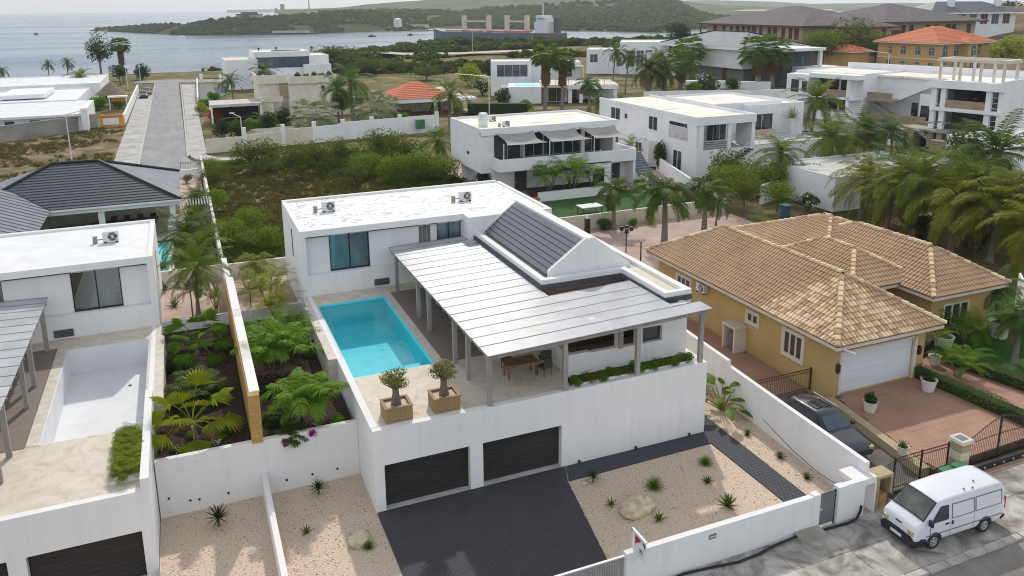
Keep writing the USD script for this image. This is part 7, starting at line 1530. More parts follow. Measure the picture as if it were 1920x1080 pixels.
SCRUBG = tree('green_scrub', 2.6, 2.3, 1.4, 1700, .20, LEAF('fresh_leaf', (.05, .085, .010), (.10, .145, .018), (.18, .21, .03)), nb=14, r0=.08, limbs=8)
YUCCA = rosette('yucca', 46, .62, .055, DARKLEAF, (.0, 1.45), .25, .35); AGAVE = rosette('agave', 26, .55, .10, AGAVELEAF, (.25, 1.4), .2); TUFT = rosette('grass_tuft', 110, .50, .03, BRIGHTLEAF, (.1, 1.45), .7); SMALLA = rosette('small_agave', 16, .36, .06, AGAVELEAF, (.2, 1.3), .3); BLUEAG = rosette('blue_agave', 30, 1.3, .2, SILVERLEAF, (.1, 1.4), .15)
p = BOP = proto('bird_of_paradise'); m = MB(); q_ = MB()
for k in range(20):
    a = k * 2.4; e = 1.45 - .05 * k; c = bend(4, R.uniform(.7, 1.7), a, e, .3); q_.tube(c, [.03, .025, .02, .018, .012], 4); t = c[-1] - c[-2]; t /= np.linalg.norm(t); sd = np.array([-math.sin(a), math.cos(a), 0]); d2 = t * .8 + np.array([math.cos(a), math.sin(a), -.3]) * .5; V = []
    for u, w in ((0, .06), (.25, .19), (.5, .22), (.75, .15), (1, .0)):
        V += [c[-1] + d2 * u * .75 - sd * w - (0, 0, .05 + .25 * u * u), c[-1] + d2 * u * .75 - (0, 0, .25 * u * u), c[-1] + d2 * u * .75 + sd * w - (0, 0, .05 + .25 * u * u)]
    m.add(V, [x for i in range(4) for x in ((3 * i, 3 * i + 1, 3 * i + 4, 3 * i + 3), (3 * i + 1, 3 * i + 2, 3 * i + 5, 3 * i + 4))])
m.build('leaves', AGAVELEAF, p, local=True); q_.build('stalks', YELLOWLEAF, p, local=True)

def plant(src, name, label, cat, xy, z=0.0, sc=1.0, rz=None, group=None):
    return copy_of(src, name, label, cat, (xy[0], xy[1], z), R.uniform(0, 360) if rz is None else rz, sc, group)
T_ = 'tree'; P_ = 'palm'; S_ = 'shrub'
# beds between the white houses
for a in [
    (BFAN, 'fan_palm', 'bright green fan palm at the back of the left planting bed', P_, (-6.41, 13.87), 2.2, 1.45), (FERN, 'clump_palm', 'dense dark green drooping palm clump in the middle of the left planting bed', P_, (-6.54, 8.9), 2.2, 1.35), (YFAN, 'fan_palm', 'yellow-green fan palm near the front of the left planting bed', P_, (-6.69, 5.23), 2.2, 1.5), (BUSHB, 'shrub', 'small bright green shrub beside the yellow fan palm and the ochre fence', S_, (-5.4, 5.01), 2.2, .42), (BUSH, 'shrub', 'small green shrub beside the back of the ochre fence in the left bed', S_, (-5.29, 14.73), 2.2, .45), (BUSHW, 'ground_shrub', 'pale-leaved little shrub at the front left edge of the left bed', S_, (-7.26, 4.08), 2.25, .32), (BUSHW, 'ground_shrub', 'pale-leaved little shrub at the front edge of the left bed, nearer the ochre fence', S_, (-5.89, 4.07), 2.25, .28), (BUSHD, 'shrub', 'dark low shrub at the left rim of the left bed behind the clump palm', S_, (-7.96, 10.42), 2.2, .3), (BUSH, 'shrub', 'low green shrub in front of the bright fan palm', S_, (-7.03, 12.59), 2.2, .34),
    (CANE, 'cane_palm', 'leafy cane palm with several pale stems in the middle of the right bed', P_, (-2.65, 9.66), 2.2, 1.45), (CANE, 'cane_palm', 'leafy cane palm with yellowing stems at the front of the right bed', P_, (-1.99, 4.43), 2.2, 1.3), (ARECA, 'areca_palm', 'tall bright areca palm at the back of the right bed below the pool edge', P_, (-1.59, 13.1), 2.2, 1.15), (ARECA, 'areca_palm', 'low arching areca palm at the back left of the right bed', P_, (-3.07, 13.75), 2.2, .95), (FERN, 'low_palm', 'small light palm near the front of the right bed beside the fence end', P_, (-3.16, 5.31), 2.2, .7), (FERN, 'low_palm', 'small yellowish palm right at the front rim of the right bed', P_, (-2.77, 3.67), 2.2, .62), (BUSHY, 'shrub', 'yellow leaved croton shrub between the two cane palms', S_, (-0.86, 8.24), 2.2, .5), (BUSHB, 'shrub', 'bright shrub at the front right corner of the right bed by the pool wall', S_, (-0.73, 3.89), 2.2, .45), (BUSHD, 'shrub', 'dark shrub under the fence cap in the right bed', S_, (-3.44, 7.54), 2.2, .4), (BUSH, 'shrub', 'green shrub against the pool side wall in the right bed', S_, (-0.38, 12.18), 2.2, .55), (BUSHR, 'shrub', 'reddish croton at the back of the right bed beside the fence', S_, (-3.67, 16.03), 2.2, .32),
    (COCO, 'coconut_palm', 'tall green palm with a brown trunk on the left patio behind the low wall', P_, (-6.1, 20.4), 2.3, .72), (SLIM, 'slim_palm', 'thin stemmed palm standing beside the thick palm on the left patio', P_, (-6.42, 19.7), 2.3, 1.15), (ARECAY, 'areca_palm', 'yellow-green young palm against the wall of the left patio', P_, (-5.05, 21.2), 2.3, .6), (SMALLA, 'dark_yucca', 'dark shaggy yucca standing alone on the left patio floor', 'yucca', (-7.45, 22.57), 2.3, 1.9), (BUSHD, 'shrub', 'small dark shrub at the foot of the left house wall on the patio', S_, (-8.21, 25.76), 2.3, .5), (ARECAY, 'areca_palm', 'golden yellow areca palm on the right patio beside the white house', P_, (-1.96, 20.12), 2.3, 1.15), (ARECAY, 'areca_palm', 'yellow-green areca palm in front of the golden one, leaning over the bed', P_, (-1.79, 17.38), 2.3, .9), (SLIM, 'slim_palm', 'slender palm with forked trunks on the right patio near the fence', P_, (-3.12, 18.89), 2.3, 1.0), (COCOY, 'palm', 'short yellowish palm at the back wall of the right patio', P_, (-2.37, 24.28), 2.3, .5),
    (BUSHS, 'shrub', 'low shrubs along the back of the neighbour pool', S_, (-8.75, 37.18), 0, .9)]:
    plant(*a)
for k in range(6):
    plant(FERNY, 'trough_palm', 'feathery palm in the white trough on the left house terrace', P_, (-9.1 - .04 * (k % 2), 1.25 + k * .55), 3.45, .52, None, 'palms in the trough of the left terrace')
m = MB(); pt, nr = clump_points(160, .22, .2, .25, 2.62); leaves(m, pt + (-2.0, 3.15, -.15), nr, .09, asp=.9); one('bougainvillea', m, MAGENTA, 'magenta bougainvillea blossoms spilling over the middle of the retaining wall', 'flowers')
m = MB(); pt, nr = clump_points(90, .15, .15, .28, 2.5); leaves(m, pt + (-3.15, 3.12, -.2), nr, .08, asp=.9); one('bougainvillea', m, MAGENTA, 'small purple blossoms hanging over the retaining wall near the fence end', 'flowers')
m = []
for k in range(10):
    plant(BUSHT if k % 3 == 1 else BUSHB, 'trough_plant', 'leafy green plant spilling from the long trough under the pergola', 'plant', (9.5 + k * .66, .50 + .10 * (k % 2)), 3.64, (.50 + .06 * (k % 3), .50, .36 + .06 * (k % 2)), None, 'plants in the long terrace trough')
BED = [(BUSHB, -7.6, 4.4, .3), (BUSHY, -6.9, 5.3, .26), (BUSH, -7.7, 7.2, .34), (BUSHB, -5.2, 8.2, .3), (BUSHT, -7.4, 9.4, .36), (BUSHD, -7.6, 12.6, .45), (BUSHB, -3.4, 5.0, .34), (BUSHW, -1.9, 3.9, .24), (BUSH, -3.5, 7.6, .42), (BUSHY, -.9, 6.4, .34), (BUSHB, -.7, 8.6, .42), (BUSHB, -.8, 11.5, .45), (BUSHY, -2.2, 16.2, .45)]
WHERE = ('front left corner of the left bed', 'left bed just behind the front pale shrub', 'left bed at its left rim', 'left bed along the fence', 'left bed beside the dark clump palm', 'left bed under the bright fan palm', 'right bed just behind the fence end post', 'right bed at the middle of the front rim', 'right bed along the fence', 'right bed in front of the pool wall', 'right bed at the pool wall, second from front', 'right bed at the pool wall, halfway back', 'right bed at its back edge')
for (src, x, y, sc_), w_ in zip(BED, WHERE):
    plant(src, 'bed_plant', {BUSHB: 'bright green', BUSHY: 'yellow-green', BUSHW: 'pale flecked', BUSH: 'mid green', BUSHT: 'twiggy olive', BUSHD: 'dark green'}[src] + ' small plant in the ' + w_, 'plant', (x, y), 2.2, sc_)
# gravel yards
for a in [
    (YUCCA, 'yucca', 'dark green spiky yucca on the left gravel yard in front of the retaining wall', 'yucca', (-6.1, 1.75), 0, 1.05), (YUCCA, 'yucca', 'small dark yucca against the retaining wall right of the divider', 'yucca', (-2.0, 2.35), 0, .8), (SMALLA, 'small_agave', 'tiny agave in the middle of the gravel strip left of the driveway', 'agave', (-2.88, -.1), 0, 1.0), (TUFT, 'grass_tuft', 'green grass tuft in front of the smaller pale boulder', 'plant', (-.8, -2.0), 0, .7),
    (YUCCA, 'yucca', 'small palm-like yucca at the corner of the gravel bed near the garage', 'yucca', (9.3, -1.6), 0, .7), (TUFT, 'grass_tuft', 'big green grass tuft behind the large boulder', 'plant', (11.55, -3.0), 0, 1.15), (TUFT, 'grass_tuft', 'round green grass tuft at the back of the gravel bed near the path', 'plant', (14.7, -2.35), 0, .95), (AGAVE, 'agave', 'small yellow-green agave in the middle of the gravel bed', 'agave', (13.9, -3.6), 0, .65), (AGAVE, 'agave', 'spiky yellow-green agave near the front garden wall', 'agave', (13.65, -5.35), 0, 1.05), (SMALLA, 'small_agave', 'tiny dark plant left of the large boulder', 'plant', (9.2, -3.35), 0, 1.0), (SMALLA, 'small_agave', 'small plant in front of the large boulder', 'plant', (10.5, -5.0), 0, 1.2),
    (AGAVE, 'agave', 'small agave on the gravel strip nearest the house corner', 'agave', (18.1, -1.05), 0, .62), (AGAVE, 'agave', 'agave in the middle of the gravel strip beside the boundary wall', 'agave', (18.15, -3.3), 0, .68), (AGAVE, 'agave', 'bright agave on the gravel strip near the side gate', 'agave', (18.1, -5.1), 0, .62), (BOP, 'bird_of_paradise', 'tall broad-leaved plant on the gravel strip at the right house corner', 'plant', (18.45, 1.45), 0, 1.15)]:
    plant(*a)
# the ochre house garden
def potted(src, xy, z, psc, sc, label, pl, kind='plant', mat=POT, dz=.55):
    t = thing('flower_pot', label, 'pot', (*xy, z)); MB().lathe([(0, z), (.26 * psc, z), (.36 * psc, z + .52 * psc), (.40 * psc, z + .60 * psc), (.34 * psc, z + .60 * psc), (.30 * psc, z + .5 * psc), (0, z + .5 * psc)], (*xy, 0), 14).build('pot', mat, t, smooth=30); MB().lathe([(.31 * psc, z + .51 * psc), (0, z + .53 * psc)], (*xy, 0), 12).build('soil', SOIL, t); plant(src, 'potted_' + kind, pl, 'plant', xy, z + .45 * psc, sc)
potted(BUSHD, (24.75, -2.2), .4, .95, .42, 'white pot with a clipped dark plant in front of the garage door', 'round dark plant in the white pot before the garage door')
potted(BUSH, (29.3, -1.75), .4, 1.1, .42, 'white pot beside the right end of the garage door', 'green plant in the white pot beside the garage door', 'shrub')
potted(SLIM, (30.4, .9), .4, .8, .75, 'white pot with a thin stemmed palm at the garage corner', 'thin palm in the pot at the garage corner', 'palm'); potted(SLIM, (32.3, .4), .4, .9, .8, 'white pot with a leaning stem between hedge and garage', 'leaning stem plant in the white pot behind the hedge', 'palm')
potted(BUSHY, (34.4, 1.6), .4, 1.5, .5, 'large round white pot near the window of the ochre house', 'leafy plant in the large round white pot', 'shrub'); potted(BUSHB, (39.2, 1.6), .4, 1.7, .5, 'large white pot on the lawn edge at the right', 'bright plant in the large white pot on the lawn', 'shrub'); potted(AGAVE, (22.95, -5.8), .42, .7, .75, 'small white pot on the masonry edge by the iron railing', 'yellowish spiky plant in the small pot on the masonry edge', 'agave')
potted(BUSHB, (43.4, 45.5), 0, 1.0, .5, 'terracotta pot at the foot of the blue steps', 'leafy plant in the terracotta pot by the blue steps', 'shrub', TERRAPOT)
def hedge(name, label, p0, p1, w, h, z, n, leaf=HEDGELEAF):
    p0, p1 = np.array(p0), np.array(p1); d = p1 - p0; L_ = np.linalg.norm(d); d /= L_; s = np.array([-d[1], d[0]]); u = rng.uniform(0, L_, n); f = rng.integers(0, 3, n); v = rng.uniform(-.5, .5, n); zz = rng.uniform(.05, 1, n) ** .8
    wv = np.where(f == 0, v, np.sign(v) * .5) * w * (1 + .12 * np.sin(u * 2.1)); hz = np.where(f == 0, 1.0, zz) * h * (1 + .10 * np.sin(u * 1.7 + 1)) ; P = np.c_[p0[0] + d[0] * u + s[0] * wv, p0[1] + d[1] * u + s[1] * wv, z + hz + rng.normal(0, .03, n)]
    N_ = np.where((f == 0)[:, None], [[0, 0, 1.0]], np.c_[s[0] * np.sign(v), s[1] * np.sign(v), v * 0 + .3]); t = thing(name, label, 'hedge', (*p0, z)); m = MB(); leaves(m, P, N_, .075); m.build('foliage', leaf, t); a = s * w * .4; MB().prism([tuple(p0 - a), tuple(p1 - a), tuple(p1 + a), tuple(p0 + a)], z, z + h * .88).build('core', DARKLEAF, t)
hedge('hedge', 'clipped grey-green hedge along the right side of the red tiled forecourt', (30.2, -.2), (30.75, -7.0), .75, .6, .4, 4200); hedge('hedge', 'clipped grey-green hedge along the lawn side of the tan path', (33.2, 1.2), (34.7, -7.0), .8, .65, .4, 4600); hedge('hedge', 'dark clipped hedge under the plants beside the garage corner', (31.0, 1.6), (33.0, 2.6), .8, .7, .4, 2400, DARKLEAF); hedge('hedge', 'long clipped green hedge below the white flowering shrubs', (46, 118), (56, 112.5), 2.0, 2.4, 0, 2600, SHRUBLEAF)
for a in [
    (FERN, 'garden_palm', 'dark leafy plant beside the garage corner of the ochre house', 'plant', (31.4, 3.4), .38, 1.3), (ARECA, 'garden_palm', 'palm in front of the window of the ochre house', P_, (36.6, 1.8), .38, 1.1), (BUSHD, 'shrub', 'dark shrub under the ochre house window', S_, (35.4, 2.2), .38, .8), (ARECA, 'garden_palm', 'arching bright palm growing from the far end of the lawn hedge', P_, (32.2, -1.2), .4, .95), (FOX, 'garden_palm', 'drooping small palm on the lawn beside the stone ring', P_, (36.6, -1.3), .36, .8), (COCO, 'garden_palm', 'palm at the right picture edge above the lawn', P_, (39.0, -.6), .36, .55), (BUSHB, 'shrub', 'bright shrub near the stone ring at the right picture edge', S_, (37.6, -2.6), .36, .8), (BUSHD, 'shrub', 'dark plant in the stone ring on the lawn', S_, (36.9, -3.4), .36, .55), (COCO3, 'garden_palm', 'dark palm at the corner of the ochre house by the white wall', P_, (41.0, 3.2), .36, .6)]:
    plant(*a)
for k in range(12):
    a = k * .52; MB_ = trimesh.creation.icosphere(1, .2); MB_.vertices *= [1.1, .8, .7]; MB_.apply_translation([36.9 + 1.0 * math.cos(a), -3.4 + .8 * math.sin(a), .42]); one('edging_stone', MB().tm(MB_), ROCK, 'pale rounded stone edging the bed on the lawn', 'stone', 'stones edging the bed on the lawn')
# court, turf and the palms in the middle
for a in [
    (FOX, 'foxtail_palm', 'drooping dark palm against the cream wall, left of three on the court', P_, (30.6, 34.0), 0, 1.10), (FOX, 'foxtail_palm', 'tall drooping palm in the middle of the pinkish court', P_, (31.5, 26.8), 0, 1.49), (FOX, 'foxtail_palm', 'bluish drooping palm nearest the tiled roof', P_, (37.2, 29.0), 0, 1.26), (COCO3, 'palm', 'leaning palm behind the drooping palm at the end of the cream wall', P_, (40.0, 31.0), 0, .55), (BUSH, 'shrub', 'loose shrub against the cream wall left of the first palm', S_, (29.6, 34.0), 0, .85), (BUSHB, 'shrub', 'round light shrub against the cream wall right of the first palm', S_, (32.8, 34.1), 0, .65), (BUSHB, 'shrub', 'small shrub behind the slate gable by the cream wall', S_, (25.9, 33.9), 0, .6), (BUSHY, 'shrub', 'yellow-green bush against the cream wall behind the tall palm', S_, (34.6, 33.9), 0, .7), (BUSHB, 'shrub', 'shrub at the corner where the white roof meets the turf', S_, (24.6, 38.2), 0, 1.0), (BUSHB, 'shrub', 'yellowish shrub at the foot of the blue steps', S_, (42.0, 48.0), 0, .9),
    (ARECA, 'areca_palm', 'broad clump of palms in the villa planter, left part', P_, (30.5, 48.0), .8, 1.72), (ARECA, 'areca_palm', 'tall clump of palms in the middle of the villa planter', P_, (33.4, 48.1), .8, 2.01), (ARECA, 'areca_palm', 'clump of palms at the right end of the villa planter', P_, (36.0, 48.2), .8, 1.3), (BUSHD, 'shrub', 'round dark green shrub at the left corner of the sail villa', S_, (25.4, 54.0), 0, 2.1), (COCO3, 'palm', 'palm beside the left wall of the sail villa', P_, (23.6, 66), 0, .95), (SLIM, 'palm', 'short palm between the sail villa and the boxy villa', P_, (47.5, 59.5), 0, 1.7), (BUSH, 'climber', 'green climber on the side wall of the boxy villa', S_, (49.3, 55.0), .0, (1.0, .9, 3.0)), (COCO3, 'palm', 'low palm at the right edge of the green turf', P_, (41.8, 37.5), 0, .45), (BUSH, 'shrub', 'dark round bush at the right edge of the turf', S_, (43.6, 40.5), 0, 1.1),
    (SCRUBG, 'garden_bush', 'large bright bush in front of the boxy villa stairs', S_, (47.2, 38.2), 0, 1.5), (SCRUBG, 'garden_bush', 'rounded green bush right of the large bright one', S_, (51.8, 38.0), 0, 1.45), (SCRUBT, 'garden_bush', 'darker bush in front of the boxy villa wall', S_, (50.2, 42.0), 0, 1.35), (SCRUBT, 'garden_bush', 'low bush behind the back corner of the tiled roof', S_, (45.2, 33.6), 0, 1.15), (SCRUBG, 'garden_bush', 'low spreading bush beside the teal hut', S_, (49.0, 33.0), 0, 1.1), (BUSHW, 'garden_bush', 'bush with white flowers beside the outbuilding', S_, (52.0, 32.0), 0, 1.3), (MANGO, 'young_tree', 'small round-crowned tree in front of the white garden wall', T_, (57.8, 36.5), 0, 1.0),
    (COCO, 'coconut_palm', 'coconut palm in front of the boxy villa terrace, leftmost of its group', P_, (54.6, 38.9), 0, 1.09), (COCO2, 'coconut_palm', 'large coconut palm with orange nuts in the middle of the group', P_, (62.8, 41.0), 0, 1.21), (COCO3, 'coconut_palm', 'dark coconut palm right of the one with orange nuts', P_, (70.2, 42.6), 0, 1.32), (COCO3, 'coconut_palm', 'dark coconut palm in front of the raw concrete wall', P_, (73.8, 41.6), 0, 1.20), (COCO, 'coconut_palm', 'coconut palm with upright crown in front of the unfinished house', P_, (80.8, 63.0), 0, 1.59), (CONE, 'conical_tree', 'dark dense conical tree in front of the unfinished house', T_, (75.5, 33.5), 0, 1.2), (BUSHY, 'shrub', 'yellow-green bush below the unfinished house', S_, (76, 42), 0, 1.4), (BUSHW, 'shrub', 'pale shrub behind the outbuilding among the palms', S_, (67.5, 36.5), 0, 1.3)]:
    plant(*a)
for k, (xy, src, sc) in enumerate((((53.83, 26.93), COCOY, .95), ((51.94, 22.09), COCOY, 1.05), ((52.53, 19.6), COCO, 1.05), ((57.24, 21.62), COCOY, 1.0), ((51.92, 15.46), COCOY, 1.1), ((57.27, 17.81), COCO, 1.0), ((53.1, 12.74), COCOY, 1.1), ((63.09, 19.96), COCO3, 1.3), ((56.72, 12.97), COCOY, 1.2), ((57.44, 25.28), COCO3, .9), ((51.31, 8.23), COCOY, 1.0), ((61.99, 22.55), COCO, .9))):
    sc = sc * 1.32; plant(src, 'grove_palm', ('yellowish palm at the left end of the grove behind the tiled roof', 'lime palm behind the middle ridge of the tiled roof', 'green palm in the front row of the grove, above the second ridge', 'lime palm in the middle of the palm grove', 'low lime palm directly above the right tiled slope', 'green palm at the centre right of the grove', 'arching lime palm above the right eaves', 'tall dark upright palm at the back of the grove', 'yellow palm at the right picture edge of the grove', 'dark palm behind the left part of the grove', 'yellow drooping palm cut by the right picture edge', 'green palm behind the middle of the grove')[k], P_, xy, 0, sc)
for k, xy in enumerate(((53.63, 24.28), (53.29, 18.71), (54.96, 15.38), (61.86, 17.58))):
    plant((BUSHY, BUSH, BUSHD, BUSHB)[k], 'undergrowth', ('yellow bush under the left palms of the grove', 'green bush under the middle palms of the grove', 'dark bush under the right palms of the grove', 'bright bush at the right rear of the grove')[k], S_, xy, 0, 1.9)
# left side
for k, (x, y, sc, src) in enumerate(((-5.4, 43, 1.1, BUSHB), (-5.2, 47, 1.2, BUSH), (-5.5, 51.5, 1.3, BUSHB), (-5.3, 56, 1.1, BUSHY), (-5.3, 61, 1.2, BUSH), (-5.0, 39, 1.1, BUSHD), (-7.0, 40.3, .8, BUSHW))):
    plant(src, 'garden_shrub', ('bright shrub along the lot wall beside the small pool', 'green shrub along the lot wall beside the teal sofa', 'bright shrub along the lot wall by the small pergola', 'yellowish shrub along the lot wall behind the pergola', 'green shrub along the lot wall at the roof end', 'dark shrub along the lot wall in front of the pool', 'flowering shrub at the near corner of the small pool')[k], S_, (x, y), 0, sc)
plant(COCO, 'garden_palm', 'palm at the lot wall over the small pool', P_, (-5.6, 44.5), 0, .6); plant(COCO, 'garden_palm', 'palm at the lot wall beside the grey roof corner', P_, (-5.6, 53), 0, .6); plant(COCO3, 'garden_palm', 'dark palm between the small pool and the left patio', P_, (-6.8, 34.5), 0, .95); plant(COCO, 'garden_palm', 'palm near the back wall of the left patio', P_, (-5.6, 31.0), 0, .85); plant(BUSHS, 'shrub', 'small grey agave in the yard beside the street railing', S_, (-6.0, 73), 0, .9)
for a in [
    (ROYAL, 'royal_palm', 'tall royal palm with long dark fronds left of the orange roof', P_, (21.67, 109.23), 0, 1.21), (ROYAL, 'royal_palm', 'shorter royal palm overlapping the cream house', P_, (19.63, 111.64), 0, 1.00), (SILV, 'silver_palm', 'silver-blue palm in front of the cream house', P_, (14.67, 107.28), 0, 1.56), (SILV, 'silver_palm', 'big silver-blue palm left of the orange-roofed porch', P_, (25.22, 110.32), 0, 1.6), (SILV, 'silver_palm', 'silver palm behind the low weathered wall', P_, (29.64, 118.89), 0, 1.2), (COCO, 'coconut_palm', 'coconut palm in front of the orange-roofed house', P_, (36.81, 101.79), 0, 1.38), (DTREE, 'garden_tree', 'dark tree in the gap between the silver palms', T_, (21.73, 119.6), 0, .8), (BUSHB, 'garden_bush', 'bright bush beside the porch column of the orange-roofed house', S_, (30.54, 110.62), 0, 1.9),
    (BUSHB, 'street_shrub', 'bright street shrubs nearest the carport', S_, (-1.09, 149.63), 0, 2.0), (BUSHY, 'street_shrub', 'yellow-green street shrub at the footway edge', S_, (-2.12, 140.74), 0, 1.7), (BUSHR, 'red_shrub', 'red flowering shrub at the street corner', S_, (-0.53, 127.5), 0, 1.9), (BUSHD, 'street_shrub', 'dark hedge-like bush behind the curved footway', S_, (0.05, 108.13), 0, 2.1), (BUSH, 'street_shrub', 'green bush in the middle of the corner garden', S_, (2.45, 106.96), 0, 2.3), (BUSHB, 'street_shrub', 'light bush with palm leaves in the corner garden', S_, (5.28, 110.56), 0, 2.2), (BUSHD, 'street_shrub', 'dark bush behind the white panelled wall', S_, (7.75, 109.36), 0, 2.4), (BUSHD, 'street_shrub', 'dark bush below the cream house terrace', S_, (10.94, 115.91), 0, 2.3), (ARECA, 'street_palm', 'small palms in front of the carport opening', P_, (7.77, 116.06), 0, 1.6), (COCO3, 'palm', 'palm between the carport and the seaside house', P_, (5.56, 164.72), 0, 1.1), (COCO3, 'palm', 'dark palm behind the cream house roof terrace', P_, (14.58, 181.05), 0, 1.25), (BUSHB, 'shrub', 'bright bush beside the dark forecourt', S_, (1.4, 164.49), 0, 1.9),
    (GAPTREE, 'tall_tree', 'tall dark tree with gaps in its crown at the far street end', T_, (-24.47, 210.74), 0, 1.05), (WASH, 'fan_palm', 'fan palm with a dead leaf skirt beside the tall dark tree', P_, (-19.9, 223.57), 0, 1.1), (DTREE, 'street_tree', 'dark bushy tree under the fan palm at the street end', T_, (-20.61, 218.65), 0, .9), (BUSHD, 'coast_bush', 'dark bush at the far end of the street', S_, (-15.8, 234.63), 0, 3.2), (COCOL, 'palm', 'palm top behind the long white house, left of two', P_, (-41.12, 244.4), -2, .85), (COCOL, 'palm', 'pair of windblown palm tops behind the long white house', P_, (-35.78, 241.51), -2, .9), (COCOL, 'palm', 'palm top at the left picture edge by the sea', P_, (-50.14, 225.96), -2, .8), (COCOY, 'palm', 'yellow-green palm among the white roofs at the left', P_, (-28.27, 195.01), 0, 1.3), (BUSHB, 'shrub', 'bright bush behind the concrete wall near the thatched hut', S_, (-21.86, 160.12), 0, 2.4), (BUSHB, 'shrub', 'bush inside the orange porch', S_, (-17.98, 160.19), 0, 1.8), (BUSHD, 'shrub', 'dark shrub beside the thatched hut', S_, (-20.79, 175.89), 0, 2.2),
    (ACACIA, 'spreading_tree', 'wide spreading green tree right of the seaside house', T_, (44.91, 252.66), 0, 1.25), (ACACIA, 'spreading_tree', 'wide low tree behind the royal palm', T_, (49.18, 220.21), -1, 1.0), (ACACIA, 'spreading_tree', 'green spreading tree on the dry slope left of the yellow bush', T_, (60.05, 225.9), -1.5, .85), (ACACIA, 'spreading_tree', 'low tree above the orange roof', T_, (60.15, 193.38), -1.5, .9), (BUSHY, 'yellow_bush', 'yellow-green bush behind the white flowering shrubs', S_, (65.7, 172.55), 0, 4.2), (DTREE, 'dark_tree', 'dark round tree left of the low modern house', T_, (68.8, 162.91), 0, 1.15), (DTREE, 'dark_tree', 'dark tree left of the roof pool', T_, (68.13, 152.94), 0, .95), (BUSHW, 'white_shrub', 'white flowering shrub behind the long hedge', S_, (60.56, 148.76), 0, 2.8), (BUSHW, 'white_shrub', 'white flowering shrub beside the roof pool wall', S_, (57.8, 130.02), 0, 2.4), (BUSHB, 'shrub', 'rounded bright shrub in front of the low modern house', S_, (56.46, 114.05), 0, 2.2), (WASH, 'washingtonia', 'left of the two tall fan palms with brown skirts before the modern house', P_, (59.58, 111.59), 0, 1.13), (WASH, 'washingtonia', 'right of the two tall fan palms with brown skirts before the modern house', P_, (64.33, 113.74), 0, 1.03), (FOX, 'palm', 'drooping palm in front of the carport', P_, (70.33, 113.53), 0, 1.5), (COCO, 'palm', 'low drooping palm beside the timber gate', P_, (65.83, 100.87), 0, .75),
    (COCOL, 'coconut_palm', 'tall coconut palm left of the tall blue windows', P_, (87.62, 134.67), 0, 1.21), (COCOL, 'coconut_palm', 'coconut palm beside the tall blue windows', P_, (90.25, 133.3), 0, 1.09), (DATE, 'date_palm', 'date palm with a round crown behind the boxy villa, leftmost', P_, (90.76, 124.38), 0, 1.95), (DATE, 'date_palm', 'date palm with a round crown, second behind the boxy villa', P_, (95.77, 125.4), 0, 1.89), (DATE, 'date_palm', 'date palm in front of the branching posts', P_, (109.96, 148.92), 0, 1.88), (FANP, 'fan_palm', 'fan palm left of the blue-roofed house', P_, (124.96, 158.18), 0, 1.76), (FANP, 'fan_palm', 'fan palm behind the date palms', P_, (103.43, 130.35), 0, 1.62), (BUSHW, 'tree', 'light green tree with white blossom right of the date palms', T_, (106.87, 124.64), 0, 3.4), (BUSHB, 'tree', 'light green tree behind the boxy villa roof', T_, (101.38, 122.49), 0, 3.0), (FANP, 'fan_palm', 'broad fan palm in front of the blue-roofed house, left of two', P_, (126.45, 130.86), 0, 1.94), (FANP, 'fan_palm', 'broad fan palm in front of the blue-roofed house, right of two', P_, (131.15, 131.37), 0, 1.88), (DTREE, 'dark_tree', 'dark tree beside the lower pillars of the blue-roofed house', T_, (139.41, 159.91), 0, 1.1), (BUSH, 'round_bush', 'rounded clipped bushes below the blue-roofed house', S_, (118.13, 129.48), 0, 2.6), (BLUEAG, 'blue_agave', 'blue agaves beside the carport', 'agave', (82.03, 120.89), 0, 2.3), (BLUEAG, 'blue_agave', 'blue-green agave in the tall planter', 'agave', (69.0, 54.0), 5.6, 1.35), (DTREE, 'dark_tree', 'dark tree on the skyline left of the blue-roofed house', T_, (198.12, 271.01), 0, 2.0),
    (DTREE, 'dark_tree', 'big dark tree in front of the brown building', T_, (239.66, 214.66), 0, 1.25), (DTREE, 'dark_tree', 'dark bushy tree left of the big one before the brown building', T_, (222.06, 213.69), 0, 1.1), (SCRUBG, 'bank_bush', 'green bushes on the bank above the unfinished house, left part', S_, (189.87, 175.47), 0, 4.5), (SCRUBT, 'bank_bush', 'green bushes on the bank above the unfinished house, middle part', S_, (199.11, 175.61), 0, 4.6), (SCRUBG, 'bank_bush', 'green bushes on the bank left of the apricot mansion', S_, (210.82, 174.47), 0, 4.0), (SCRUBT, 'bank_bush', 'green bushes right of the white canopy house', S_, (183.77, 173.7), 0, 3.4), (BUSHY, 'yellow_tree', 'yellow-green tree at the right edge behind the mansion', T_, (231.1, 141.83), 0, 7.5), (DTREE, 'dark_tree', 'dark green tree right of the mansion roof', T_, (313.2, 213.03), 0, 2.4), (DTREE, 'dark_tree', 'dark tree below the rocky hill', T_, (356.8, 259.54), 2, 2.2), (DTREE, 'dark_tree', 'trees on the slope at the top right edge', T_, (411.6, 274.32), 3, 2.8)]:
    plant(*a)
for k in range(5):
    plant(BUSHB if k % 2 else BUSHD, 'roof_plant', 'potted green plant on the roof terrace of the cream house', 'plant', (15.8 + k * 1.5, 131.4), 7.0, .9, None, 'pots on the cream house roof')
